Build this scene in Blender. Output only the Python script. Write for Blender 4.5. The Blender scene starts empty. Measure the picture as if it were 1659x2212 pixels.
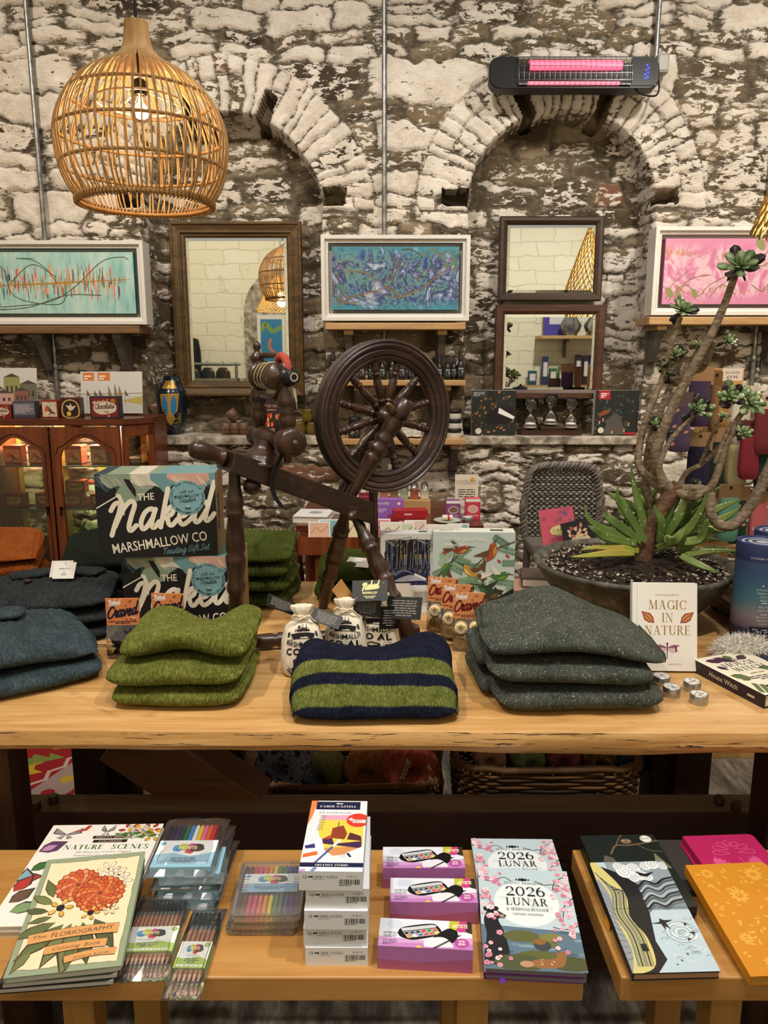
import bpy,math,random
import numpy as np
from mathutils import Vector,Matrix
SC=bpy.context.scene
COL=SC.collection
PI=math.pi
R=math.radians
EYE=1.55
PITCH=R(11.2)
FPX=1660.0
cam=bpy.data.cameras.new('camera')
cam.sensor_fit='VERTICAL'
cam.sensor_height=36.0
cam.lens=FPX/2212.0*36.0
cam.clip_start=0.02
camo=bpy.data.objects.new('camera',cam)
COL.objects.link(camo)
camo.location=(0,0,EYE)
camo.rotation_euler=(PI/2-PITCH,0,0)
SC.camera=camo
SC.view_settings.view_transform='Standard'
SC.view_settings.look='None'
SC.view_settings.gamma=1.0
SC.view_settings.use_curve_mapping=False
SC.view_settings.exposure=0.5
wd=bpy.data.worlds.new('room_ambient')
SC.world=wd
wd.use_nodes=True
wd.node_tree.nodes['Background'].inputs[0].default_value=(1.0,0.91,0.80,1)
wd.node_tree.nodes['Background'].inputs[1].default_value=0.31
SC.cycles.max_bounces=7
SC.cycles.diffuse_bounces=3
SC.cycles.glossy_bounces=3
SC.cycles.transmission_bounces=5
SC.cycles.transparent_max_bounces=16
SC.cycles.caustics_reflective=False
SC.cycles.caustics_refractive=False
SC.cycles.sample_clamp_indirect=4.0
def spot(name,loc,target,power,col=(1,.9,.78),size=60,blend=.6,rad=.05):
 l=bpy.data.lights.new(name,'SPOT')
 l.energy=power;l.color=col;l.spot_size=R(size);l.spot_blend=blend;l.shadow_soft_size=rad
 o=bpy.data.objects.new(name,l);COL.objects.link(o)
 o.location=loc
 o.rotation_euler=(Vector(target)-Vector(loc)).to_track_quat('-Z','Y').to_euler()
 return o
def bulb_light(name,loc,power,col=(1,.78,.5),rad=.03):
 l=bpy.data.lights.new(name,'POINT')
 l.energy=power;l.color=col;l.shadow_soft_size=rad
 o=bpy.data.objects.new(name,l);COL.objects.link(o);o.location=loc
 return o
WARM=(1,.86,.70)
NEUT=(1,.93,.84)
spot('track_spot',(-1.0,0.75,3.4),(-.5,1.65,.85),92,NEUT,56,.7,.04)
spot('track_spot',(0.75,0.75,3.4),(.3,1.6,.85),92,NEUT,56,.7,.04)
spot('track_spot',(0.05,.35,3.4),(.05,1.2,.6),58,NEUT,48,.7,.04)
spot('track_spot',(-1.7,1.9,3.5),(-1.5,3.7,1.6),78,WARM,95,.9,.08)
spot('track_spot',(-.2,1.9,3.5),(-.1,3.7,1.7),78,NEUT,95,.9,.08)
spot('track_spot',(1.5,1.9,3.5),(1.5,3.7,1.8),96,NEUT,95,.9,.08)
spot('track_spot',(1.7,2.4,3.4),(1.7,3.4,.8),40,NEUT,70,.8,.06)
spot('track_spot',(-1.8,.6,3.5),(-1.7,-1.8,1.8),130,(1,.9,.72),110,.9,.08)
spot('track_spot',(1.9,.6,3.5),(1.9,-1.8,1.7),150,(1,.97,.84),110,.9,.08)
def ray(px,py):
 x=(px-829.5)/FPX
 y=(1106-py)/FPX
 c,s=math.cos(PITCH),math.sin(PITCH)
 return Vector((x,c+y*s,-s+y*c))
def P(px,py,Y):
 d=ray(px,py)
 return Vector((0,0,EYE))+d*(Y/d.y)
def T(px,py,z):
 d=ray(px,py)
 return Vector((0,0,EYE))+d*((z-EYE)/d.z)
MATS={}
def lin(h):
 h=h.lstrip('#')
 r=[int(h[i:i+2],16)/255 for i in (0,2,4)]
 return tuple((c/12.92 if c<=.04045 else ((c+.055)/1.055)**2.4)for c in r)+(1,)
def newmat(name):
 m=bpy.data.materials.new(name)
 m.use_nodes=True
 nt=m.node_tree
 return m,nt,nt.nodes['Principled BSDF']
def C(hexc,rough=.55,metal=0.0,spec=.4,coat=0.0):
 k=('c',hexc,rough,metal,spec,coat)
 if k not in MATS:
  m,nt,b=newmat('paint_'+hexc.lstrip('#'))
  b.inputs['Base Color'].default_value=lin(hexc)
  b.inputs['Roughness'].default_value=rough
  b.inputs['Metallic'].default_value=metal
  b.inputs['Specular IOR Level'].default_value=spec
  b.inputs['Coat Weight'].default_value=coat
  MATS[k]=m
 return MATS[k]
class NT:
 """tiny node helper"""
 def __init__(s,nt):
  s.nt=nt;s.n=nt.nodes;s.l=nt.links
 def node(s,t,ins=None,**kw):
  n=s.n.new(t)
  for k,v in kw.items():
   setattr(n,k,v)
  for k,v in (ins or {}).items():
   if isinstance(v,bpy.types.NodeSocket):
    s.l.new(v,n.inputs[k])
   else:
    n.inputs[k].default_value=v
  return n
 def math(s,op,a,b=0.0,c=0.0,clamp=False):
  n=s.n.new('ShaderNodeMath');n.operation=op;n.use_clamp=clamp
  for i,v in enumerate((a,b,c)):
   if isinstance(v,bpy.types.NodeSocket):
    s.l.new(v,n.inputs[i])
   else:
    n.inputs[i].default_value=v
  return n.outputs[0]
 def ramp(s,fac,stops,interp='LINEAR'):
  n=s.n.new('ShaderNodeValToRGB')
  n.color_ramp.interpolation=interp
  e=n.color_ramp.elements
  while len(e)<len(stops):
   e.new(.5)
  for i,(p,c)in enumerate(stops):
   e[i].position=p
   e[i].color=lin(c)if isinstance(c,str)else (c,c,c,1)
  s.l.new(fac,n.inputs[0])
  return n.outputs[0]
 def mix(s,f,a,b,blend='MIX'):
  n=s.n.new('ShaderNodeMix');n.data_type='RGBA';n.blend_type=blend
  for k,v in ((0,f),(6,a),(7,b)):
   if isinstance(v,bpy.types.NodeSocket):
    s.l.new(v,n.inputs[k])
   else:
    n.inputs[k].default_value=lin(v)if isinstance(v,str)else v
  return n.outputs[2]
 def noise(s,vec,scale,detail=4,rough=.55,dist=0.0):
  n=s.node('ShaderNodeTexNoise',{'Vector':vec,'Scale':scale,'Detail':detail,'Roughness':rough,'Distortion':dist})
  return n.outputs[0]
 def coord(s,which='Object',scale=(1,1,1),rot=(0,0,0),loc=(0,0,0)):
  t=s.n.new('ShaderNodeTexCoord')
  m=s.n.new('ShaderNodeMapping')
  m.inputs['Scale'].default_value=scale
  m.inputs['Rotation'].default_value=rot
  m.inputs['Location'].default_value=loc
  s.l.new(t.outputs[which],m.inputs[0])
  return m.outputs[0]
 def bump(s,h,strength,dist,bsdf):
  n=s.node('ShaderNodeBump',{'Height':h,'Strength':strength,'Distance':dist})
  s.l.new(n.outputs[0],bsdf.inputs['Normal'])
def wood(key,cols,axis='x',scale=6,rough=.45,bump=.2,coat=0.0,knots=False,streak=.5):
 """stretched-noise timber; cols dark, mid, light"""
 k=('wood',key)
 if k in MATS:
  return MATS[k]
 m,nt,b=newmat('wood_'+key)
 N=NT(nt)
 sc={'x':(.07,1,1),'y':(1,.07,1),'z':(1,1,.07)}[axis]
 v=N.coord('Object',tuple(q*scale for q in sc))
 big=N.noise(v,2.2,3,.5,.6)
 fine=N.noise(v,14,5,.65,.3)
 f=N.math('ADD',N.math('MULTIPLY',big,1-streak),N.math('MULTIPLY',fine,streak))
 c=N.ramp(f,[(.3,cols[0]),(.5,cols[1]),(.7,cols[2])])
 if knots:
  v2=N.coord('Object',tuple(q*scale*(.55 if q<.5 else 1.3)for q in sc),loc=(3.1,1.7,.4))
  kn=N.noise(v2,5,6,.7,1.2)
  kf=N.ramp(kn,[(.61,0.0),(.70,1.0)])
  c=N.mix(kf,c,cols[3])
 nt.links.new(c,b.inputs['Base Color'])
 b.inputs['Roughness'].default_value=rough
 b.inputs['Coat Weight'].default_value=coat
 b.inputs['Coat Roughness'].default_value=.25
 N.bump(fine,bump,.002,b)
 MATS[k]=m
 return m
def speckle(key,stops,scale=60,rough=.7,bump=.3,dist=.002,detail=5,metal=0,stretch=(1,1,1)):
 k=('spk',key)
 if k in MATS:
  return MATS[k]
 m,nt,b=newmat(key)
 N=NT(nt)
 v=N.coord('Object',stretch)
 f=N.noise(v,scale,detail,.6,.3)
 nt.links.new(N.ramp(f,stops),b.inputs['Base Color'])
 b.inputs['Roughness'].default_value=rough
 b.inputs['Metallic'].default_value=metal
 N.bump(f,bump,dist,b)
 MATS[k]=m
 return m
def glass(tint='#ffffff',rough=0.0,alpha=.12,milk=0.0):
 """thin clear sheet: mostly see-through with a fresnel shine"""
 k=('glass',tint,rough,alpha,milk)
 if k not in MATS:
  m=bpy.data.materials.new('clear_sheet');m.use_nodes=True
  nt=m.node_tree;nt.nodes.clear();N=NT(nt)
  tr=N.node('ShaderNodeBsdfTransparent',{'Color':lin(tint)})
  gl=N.node('ShaderNodeBsdfGlossy',{'Color':(1,1,1,1),'Roughness':max(rough,.02)})
  fr=N.node('ShaderNodeFresnel',{'IOR':1.45})
  f=N.math('ADD',N.math('MULTIPLY',fr.outputs[0],1.0),alpha*.3,clamp=True)
  mx=N.node('ShaderNodeMixShader',{0:f,1:tr.outputs[0],2:gl.outputs[0]})
  if milk:
   df=N.node('ShaderNodeBsdfDiffuse',{'Color':(.86,.85,.83,1)})
   mx=N.node('ShaderNodeMixShader',{0:milk,1:mx.outputs[0],2:df.outputs[0]})
  out=N.node('ShaderNodeOutputMaterial',{0:mx.outputs[0]})
  MATS[k]=m
 return MATS[k]
def glow(hexc,strength):
 k=('glow',hexc,strength)
 if k not in MATS:
  m,nt,b=newmat('lit_'+hexc.lstrip('#'))
  b.inputs['Base Color'].default_value=lin(hexc)
  b.inputs['Emission Color'].default_value=lin(hexc)
  b.inputs['Emission Strength'].default_value=strength
  MATS[k]=m
 return MATS[k]
def frame(n):
 n=Vector(n).normalized()
 a=Vector((0,0,1))if abs(n.z)<.9 else Vector((1,0,0))
 u=a.cross(n).normalized()
 return u,n.cross(u)
def smoothpath(pts,k=6,closed=False):
 """Catmull-Rom through pts (any dimension)"""
 pts=[np.array(p,float)for p in pts]
 n=len(pts)
 if n<3:
  return pts
 out=[]
 rng=range(n if closed else n-1)
 for i in rng:
  p1,p2=pts[i],pts[(i+1)%n]
  p0=pts[i-1]if (i>0 or closed)else 2*p1-p2
  p3=pts[(i+2)%n]if (i+2<n or closed)else 2*p2-p1
  for j in range(k):
   t=j/k
   out.append(.5*(2*p1+(p2-p0)*t+(2*p0-5*p1+4*p2-p3)*t*t+(3*p1-p0-3*p2+p3)*t**3))
 if not closed:
  out.append(pts[-1])
 return out
class MB:
 def __init__(s):
  s.v=[];s.f=[];s.m=[];s.sm=[];s.mats=[];s.X=Matrix.Identity(4)
 def mi(s,m):
  if m not in s.mats:
   s.mats.append(m)
  return s.mats.index(m)
 def add(s,vs,fs,m,smooth=False):
  o=len(s.v);i=s.mi(m);X=s.X
  s.v+=[tuple(X@Vector(p))for p in vs]
  for f in fs:
   s.f.append([o+a for a in f]);s.m.append(i);s.sm.append(smooth)
  return s
 def box(s,c,d,m,rot=None):
  x,y,z=(q/2 for q in d)
  vs=[Vector((sx*x,sy*y,sz*z))for sz in (-1,1)for sy in (-1,1)for sx in (-1,1)]
  if rot is not None:
   rm=rot if isinstance(rot,Matrix)else Matrix.Rotation(rot,3,'Z')
   vs=[rm@v for v in vs]
  c=Vector(c)
  return s.add([c+v for v in vs],[(0,2,3,1),(4,5,7,6),(0,1,5,4),(2,6,7,3),(0,4,6,2),(1,3,7,5)],m)
 def prism(s,poly,z0,z1,m,mtop=None):
  n=len(poly)
  vs=[(p[0],p[1],z0)for p in poly]+[(p[0],p[1],z1)for p in poly]
  s.add(vs,[(i,(i+1)%n,n+(i+1)%n,n+i)for i in range(n)]+[tuple(range(n-1,-1,-1))],m)
  s.add([(p[0],p[1],z1)for p in poly],[tuple(range(n))],mtop or m)
  return s
 def loft(s,rings,m,closed=True,caps=True,smooth=True,loop=False):
  n=len(rings[0]);vs=[p for r in rings for p in r];fs=[]
  K=len(rings)
  for i in range(K if loop else K-1):
   a,b=i*n,((i+1)%K)*n
   for j in range(n if closed else n-1):
    k=(j+1)%n
    fs.append((a+j,a+k,b+k,b+j))
  s.add(vs,fs,m,smooth)
  if caps and closed and not loop:
   s.add(rings[0],[tuple(range(n-1,-1,-1))],m)
   s.add(rings[-1],[tuple(range(n))],m)
  return s
 def lathe(s,prof,m,seg=24,o=(0,0,0),ax=(0,0,1),caps=True,sx=1.0,sy=1.0,smooth=True):
  """prof: (radius, height) list along ax from o"""
  o=Vector(o);ax=Vector(ax).normalized()
  if ax.z>.999:
   u,w=Vector((1,0,0)),Vector((0,1,0))
  else:
   u,w=frame(ax)
  rings=[[o+ax*h+u*(r*sx*math.cos(2*PI*j/seg))+w*(r*sy*math.sin(2*PI*j/seg))for j in range(seg)]for r,h in prof]
  return s.loft(rings,m,True,caps,smooth)
 def turn(s,p0,p1,prof,m,seg=16,sub=1):
  """turned spindle from p0 to p1; prof = (t, radius)"""
  p0,p1=Vector(p0),Vector(p1)
  L=(p1-p0).length
  return s.lathe([(r,t*L)for t,r in prof],m,seg,p0,p1-p0)
 def tube(s,path,r,m,seg=8,closed=False,caps=True):
  pts=[Vector(p)for p in path];n=len(pts)
  rr=r if hasattr(r,'__len__')else [r]*n
  rings=[];u=None
  for i,p in enumerate(pts):
   a=pts[i-1]if (i>0 or closed)else p
   b=pts[(i+1)%n]if (i<n-1 or closed)else p
   t=(b-a)
   t=t.normalized()if t.length>1e-9 else Vector((0,0,1))
   if u is None:
    u,w=frame(t)
   else:
    u=u-t*u.dot(t)
    u=u.normalized()if u.length>1e-6 else frame(t)[0]
    w=t.cross(u)
   rings.append([p+u*(rr[i]*math.cos(2*PI*j/seg))+w*(rr[i]*math.sin(2*PI*j/seg))for j in range(seg)])
  return s.loft(rings,m,True,caps,True,loop=closed)
 def ball(s,c,r,m,seg=14,rings=8,sc=(1,1,1)):
  c=Vector(c)
  rs=[[c+Vector((sc[0]*r*math.sin(a)*math.cos(2*PI*j/seg),sc[1]*r*math.sin(a)*math.sin(2*PI*j/seg),-sc[2]*r*math.cos(a)))for j in range(seg)]for a in [PI*(i+.02)/(rings+.04)for i in range(rings+1)]]
  return s.loft(rs,m)
 def build(s,name,parent=None,bev=0,loc=None,rot=None,seg=2):
  me=bpy.data.meshes.new(name)
  me.from_pydata(s.v,[],s.f)
  for m in s.mats:
   me.materials.append(m)
  me.polygons.foreach_set('material_index',s.m)
  me.polygons.foreach_set('use_smooth',s.sm)
  me.update()
  o=bpy.data.objects.new(name,me);COL.objects.link(o)
  if parent:
   o.parent=parent
  if loc is not None:
   o.location=loc
  if rot is not None:
   o.rotation_euler=rot
  if bev:
   b=o.modifiers.new('bevel','BEVEL');b.width=bev;b.segments=seg;b.limit_method='ANGLE';b.angle_limit=R(40)
  return o
def tag(o,label=None,cat=None,group=None,kind=None):
 for k,v in (('label',label),('category',cat),('group',group),('kind',kind)):
  if v:
   o[k]=v
 return o
def thing(name,label,cat,loc=(0,0,0),rz=0.0,group=None,rx=0.0,ry=0.0):
 o=bpy.data.objects.new(name,None);COL.objects.link(o)
 o.location=loc;o.rotation_euler=(rx,ry,rz);o.empty_display_size=.05
 return tag(o,label,cat,group)
def kids(o):
 return [c for c in COL.objects if c.parent==o]
def dup(root,loc,rz=None,label=None,group=None,rot=None):
 r=root.copy();COL.objects.link(r);r.location=loc
 if rz is not None:
  r.rotation_euler=(0,0,rz)
 if rot is not None:
  r.rotation_euler=rot
 if label:
  r['label']=label
 if group:
  r['group']=group
 for ch in kids(root):
  c=ch.copy();COL.objects.link(c);c.parent=r
  for g in kids(ch):
   d=g.copy();COL.objects.link(d);d.parent=c
 return r
TXT={}
def text2d(t,bold=0.0,shear=0.0,res=2):
 k=(t,bold,shear,res)
 if k not in TXT:
  c=bpy.data.curves.new('lettering','FONT')
  c.body=t;c.size=1;c.offset=bold;c.shear=shear;c.resolution_u=res;c.fill_mode='FRONT'
  o=bpy.data.objects.new('lettering',c);COL.objects.link(o)
  dg=bpy.context.evaluated_depsgraph_get()
  me=o.evaluated_get(dg).to_mesh()
  vs=[(v.co.x,v.co.y)for v in me.vertices]
  fs=[tuple(p.vertices)for p in me.polygons]
  o.evaluated_get(dg).to_mesh_clear()
  bpy.data.objects.remove(o);bpy.data.curves.remove(c)
  TXT[k]=(vs,fs)
 return TXT[k]
CAPH=max(v[1]for v in text2d('H')[0])
class Pen:
 """prints flat colour shapes on a face (o = lower left corner, u right, v up, metres), each layer a hair above the last"""
 def __init__(s,mb,o,u,v,fn=None,lift=4e-5,step=2.5e-6,clip=None):
  s.clip=clip
  s.mb=mb;s.o=Vector(o);s.u=Vector(u).normalized();s.v=Vector(v).normalized()
  s.n=s.u.cross(s.v);s.h=lift;s.step=step;s.fn=fn
 def at(s,x,y,h=None):
  h=s.h if h is None else h
  return s.fn(x,y,h)if s.fn else s.o+s.u*x+s.v*y+s.n*h
 def raw(s,vs,fs,m):
  if s.clip and (min(p[0]for p in vs)<0 or min(p[1]for p in vs)<0 or max(p[0]for p in vs)>s.clip[0]or max(p[1]for p in vs)>s.clip[1]):
   nv=[];nf=[]
   for f in fs:
    q=[tuple(vs[i][:2])for i in f]
    for ax,lim,sg in ((0,0,1),(0,s.clip[0],-1),(1,0,1),(1,s.clip[1],-1)):
     r=[]
     for i,b in enumerate(q):
      a=q[i-1];da,db=(a[ax]-lim)*sg,(b[ax]-lim)*sg
      if (da<0)!=(db<0):
       t=da/(da-db);r.append((a[0]+(b[0]-a[0])*t,a[1]+(b[1]-a[1])*t))
      if db>=0:
       r.append(b)
     q=r
    if len(q)>2:
     nf.append(tuple(range(len(nv),len(nv)+len(q))));nv+=q
   vs,fs=nv,nf
   if not fs:
    return
  s.mb.add([s.at(*p)for p in vs],fs,m)
  s.h+=s.step
 def poly(s,pts,m):
  s.raw([tuple(p[:2])for p in pts],[tuple(range(len(pts)))],m)
 def rect(s,x,y,w,h,m):
  s.poly([(x,y),(x+w,y),(x+w,y+h),(x,y+h)],m)
 def disc(s,x,y,r,m,n=20,ry=None,rot=0):
  ry=ry or r
  c,q=math.cos(rot),math.sin(rot)
  s.poly([(x+r*math.cos(2*PI*i/n)*c-ry*math.sin(2*PI*i/n)*q,y+r*math.cos(2*PI*i/n)*q+ry*math.sin(2*PI*i/n)*c)for i in range(n)],m)
 def strip(s,pts,w,m,taper=False):
  """ribbon along pts; w number or list"""
  pts=[np.array(p[:2],float)for p in pts];n=len(pts)
  ws=list(w)if hasattr(w,'__len__')else [w]*n
  if taper:
   ws=[q*(1-abs(2*i/(n-1)-1)**3*.9)for i,q in enumerate(ws)]
  L=[];Rr=[]
  for i in range(n):
   t=pts[min(i+1,n-1)]-pts[max(i-1,0)]
   t=t/(np.linalg.norm(t)+1e-12)
   nn=np.array((-t[1],t[0]))*ws[i]/2
   L.append(tuple(pts[i]+nn));Rr.append(tuple(pts[i]-nn))
  s.raw(L+Rr,[(n+i,n+i+1,i+1,i)for i in range(n-1)],m)
 def curve(s,pts,w,m,k=6,caps=True,taper=False,closed=False):
  p=smoothpath(pts,k,closed)
  if closed:
   p=p+[p[0]]
  s.strip(p,w,m,taper)
  if caps and not taper and not hasattr(w,'__len__'):
   for q in (p[0],p[-1]):
    s.disc(q[0],q[1],w/2,m,10)
 def text(s,t,x,y,h,m,w=None,align='c',bold=0.0,shear=0.0,rot=0.0,res=2):
  vs,fs=text2d(t,bold,shear,res)
  if not vs:
   return
  x0=min(v[0]for v in vs);x1=max(v[0]for v in vs)
  sy=h/CAPH;sx=sy if w is None else w/(x1-x0)
  ox={'l':-x0,'c':-(x0+x1)/2,'r':-x1}[align]
  c,q=math.cos(rot),math.sin(rot)
  out=[]
  for a,b in vs:
   a=(a+ox)*sx;b=b*sy
   out.append((x+a*c-b*q,y+a*q+b*c))
  s.raw(out,fs,m)
 def arctext(s,t,cx,cy,r,h,m,a0,a1,inside=False,bold=0.0):
  """letters one by one along an arc from a0 to a1"""
  n=len(t)
  for i,ch in enumerate(t):
   a=a0+(a1-a0)*i/max(1,n-1)
   if ch!=' ':
    rr=r
    s.text(ch,cx+rr*math.cos(a),cy+rr*math.sin(a),h,m,None,'c',bold,0,a+(PI/2 if inside else -PI/2))
 def lines(s,x,y,w,h,n,m,seed=1,align='l',fill=.55):
  """rows of small print too small to read: broken thin bars"""
  rd=random.Random(seed);ph=h/n
  vs=[];fs=[]
  for i in range(n):
   yy=y+h-(i+.8)*ph
   W=w*(1 if i<n-1 else.6)*rd.uniform(.8,1)
   xx=x if align=='l' else x+(w-W)/2
   end=xx+W
   while xx<end:
    ww=min(rd.uniform(1.2,4)*ph*.9,end-xx)
    k=len(vs)
    vs+=[(xx,yy),(xx+ww,yy),(xx+ww,yy+ph*fill),(xx,yy+ph*fill)]
    fs.append((k,k+1,k+2,k+3))
    xx+=ww+ph*.35
  s.raw(vs,fs,m)
 def barcode(s,x,y,w,h,m,seed=3):
  rd=random.Random(seed);vs=[];fs=[];xx=x
  while xx<x+w:
   b=w/60*rd.choice((1,1,2,3));k=len(vs)
   vs+=[(xx,y),(xx+b,y),(xx+b,y+h),(xx,y+h)];fs.append((k,k+1,k+2,k+3))
   xx+=b+w/60*rd.choice((1,1,2))
  s.raw(vs,fs,m)
 def script(s,t,x,y,xh,m,w=.3,slant=.25,rise=0.0,width=None):
  tot=sum(SCRIPT[c][0]for c in t)
  k=xh if width is None else width/tot
  ox=0
  for ch in t:
   adv,strokes=SCRIPT[ch]
   for st in strokes:
    pts=[]
    for a,b in st:
     X=(a+ox)*k+b*xh*slant;Y=b*xh
     pts.append((x+X,y+Y+X*rise))
    s.curve(pts,w*xh,m,9)
   ox+=adv
 def serif(s,t,x,y,h,m,w=None,align='c',thick=.13,thin=.045,gap=.12,rot=0.0):
  """roman capitals with thick and thin strokes"""
  tot=sum((SERIF[c][0]if c!=' ' else.35)+gap for c in t)-gap
  k=h if w is None else w/tot
  ox={'l':0,'c':-tot/2,'r':-tot}[align]
  c0,q0=math.cos(rot),math.sin(rot)
  def tr(a,b):
   X,Y=(a+ox)*k,b*h
   return (x+X*c0-Y*q0,y+X*q0+Y*c0)
  vs=[];fs=[]
  def quad(pts):
   n=len(vs);vs.extend(pts);fs.append((n,n+1,n+2,n+3))
  for ch in t:
   if ch==' ':
    ox+=.35+gap;continue
   adv,items=SERIF[ch]
   for it in items:
    if it[0]in 'Tt':
     x0,y0,x1,y1=it[1:5];ww=(thick if it[0]=='T' else thin)/2
     if abs(y1-y0)<1e-6:
      quad([tr(x0,y0-ww),tr(x1,y0-ww),tr(x1,y0+ww),tr(x0,y0+ww)])
     else:
      quad([tr(x0-ww,y0),tr(x0+ww,y0),tr(x1+ww,y1),tr(x1-ww,y1)])
    elif it[0]=='S':
     quad([tr(it[1]-it[3],it[2]),tr(it[1]+it[3],it[2]),tr(it[1]+it[3],it[2]+thin),tr(it[1]-it[3],it[2]+thin)])
    elif it[0]=='O':
     cx,cy,rx,ry,a0,a1=it[1:7];N=14;pr=None
     for i in range(N+1):
      a=R(a0+(a1-a0)*i/N)
      ww=(thin+(thick-thin)*abs(math.cos(a))**1.3)
      cur=(tr(cx+rx*math.cos(a),cy+ry*math.sin(a)),tr(cx+(rx-ww)*math.cos(a),cy+(ry-ww)*math.sin(a)))
      if pr:
       quad([pr[0],cur[0],cur[1],pr[1]])
      pr=cur
   ox+=adv+gap
  s.raw(vs,fs,m)
SCRIPT={'N':(1.75,[[(-.1,1.15),(.08,1.45),(.4,1.45),(.42,1.0),(.3,.5),(.2,-.1)],[(.3,.3),(.62,1.1),(1.0,1.5),(1.28,1.3),(1.2,.75),(1.15,.25),(1.3,.02),(1.6,.25)]]),'a':(1.15,[[(.82,.8),(.6,1.0),(.25,.85),(.1,.4),(.25,.04),(.5,.12),(.8,.6)],[(.85,.95),(.76,.45),(.82,.08),(1.0,.05),(1.2,.3)]]),'k':(1.1,[[(.25,1.9),(.22,1.0),(.2,.0)],[(.25,.4),(.5,.9),(.78,.95),(.75,.62),(.4,.45)],[(.5,.45),(.68,.1),(.9,.04),(1.15,.3)]]),'e':(.95,[[(.12,.4),(.45,.45),(.68,.7),(.5,1.0),(.2,.75),(.15,.3),(.4,.0),(.7,.1),(1.0,.35)]]),'d':(1.25,[[(.82,.8),(.6,1.0),(.25,.85),(.1,.4),(.25,.04),(.5,.12),(.8,.6)],[(.95,1.95),(.86,1.0),(.8,.3),(.92,.03),(1.15,.15),(1.3,.35)]]),'C':(1.35,[[(1.25,1.35),(1.05,1.6),(.6,1.5),(.2,.9),(.2,.3),(.55,.0),(1.0,.1),(1.4,.5)]]),'r':(.8,[[(.1,.4),(.32,1.1),(.4,.85),(.7,.85),(.55,.35),(.62,.05),(.9,.3)]]),'v':(1.0,[[(.0,.75),(.18,.95),(.3,.6),(.38,.02),(.7,.5),(.78,.98),(1.0,.8)]]),'T':(1.0,[[(-.05,1.35),(.2,1.6),(1.15,1.6)],[(.6,1.6),(.5,.9),(.4,0)]]),'o':(.95,[[(.5,1.0),(.2,.8),(.15,.3),(.4,.02),(.7,.3),(.68,.8),(.45,1.0),(.7,.85),(1.0,.95)]]),'s':(.75,[[(.05,.1),(.3,.6),(.42,1.0),(.55,.5),(.5,.1),(.2,.02)],[(.5,.1),(.8,.3)]]),'t':(.65,[[(.35,1.55),(.25,.8),(.25,.2),(.4,.02),(.7,.3)],[(0,1.05),(.6,1.1)]]),'i':(.5,[[(.2,1.0),(.15,.4),(.25,.03),(.55,.3)],[(.25,1.4),(.27,1.45)]]),'n':(1.05,[[(.1,.98),(.12,0)],[(.12,.4),(.4,.95),(.65,.9),(.65,.4),(.75,.03),(1.1,.3)]]),'g':(.95,[[(.75,.85),(.45,1.0),(.15,.6),(.3,.1),(.7,.4)],[(.8,.98),(.7,0),(.5,-.65),(.1,-.5),(.5,-.05),(1.0,.3)]]),'G':(1.3,[[(1.2,1.3),(.9,1.6),(.3,1.2),(.15,.5),(.5,.0),(1.0,.4),(1.05,.8),(.7,.8)]]),'f':(.7,[[(.75,1.7),(.5,1.85),(.35,1.2),(.25,.2),(.1,-.6)],[(.05,.95),(.65,1.0)]]),'S':(1.1,[[(1.0,1.4),(.7,1.65),(.35,1.3),(.75,.7),(.7,.15),(.2,.0),(-.05,.3)]]),'w':(1.3,[[(.05,.95),(.15,.1),(.5,.2),(.6,.9)],[(.6,.9),(.65,.1),(1.0,.2),(1.1,.95),(1.3,.85)]]),'h':(1.05,[[(.3,1.9),(.12,0)],[(.15,.4),(.45,.98),(.65,.85),(.65,.3),(.78,.02),(1.05,.3)]]),'u':(1.1,[[(.1,.98),(.12,.2),(.35,.02),(.7,.5),(.78,.98),(.75,.2),(.9,.03),(1.15,.3)]]),'M':(1.7,[[(0,0),(.25,.9),(.45,1.6),(.6,.7),(.7,.1),(1.0,1.0),(1.25,1.6),(1.3,.6),(1.45,.02),(1.7,.2)]]),'y':(.95,[[(.1,.98),(.15,.25),(.4,.1),(.7,.98)],[(.75,.98),(.6,-.1),(.3,-.6),(.05,-.4)]]),'m':(1.5,[[(.1,.98),(.12,0)],[(.12,.4),(.4,.97),(.58,.8),(.58,0)],[(.58,.4),(.85,.97),(1.05,.8),(1.05,.3),(1.2,.03),(1.5,.3)]]),'&':(1.2,[[(1.0,.1),(.5,1.0),(.6,1.5),(.8,1.2),(.2,.5),(.3,.0),(.8,.3),(1.0,.7)]]),' ':(.6,[]),'c':(.85,[[(.7,.8),(.5,1.0),(.2,.8),(.12,.35),(.35,.02),(.65,.15),(.9,.4)]]),'l':(.55,[[(.1,.4),(.4,1.3),(.4,1.85),(.22,1.6),(.15,.4),(.3,.03),(.6,.3)]]),}
s_='S'
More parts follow.
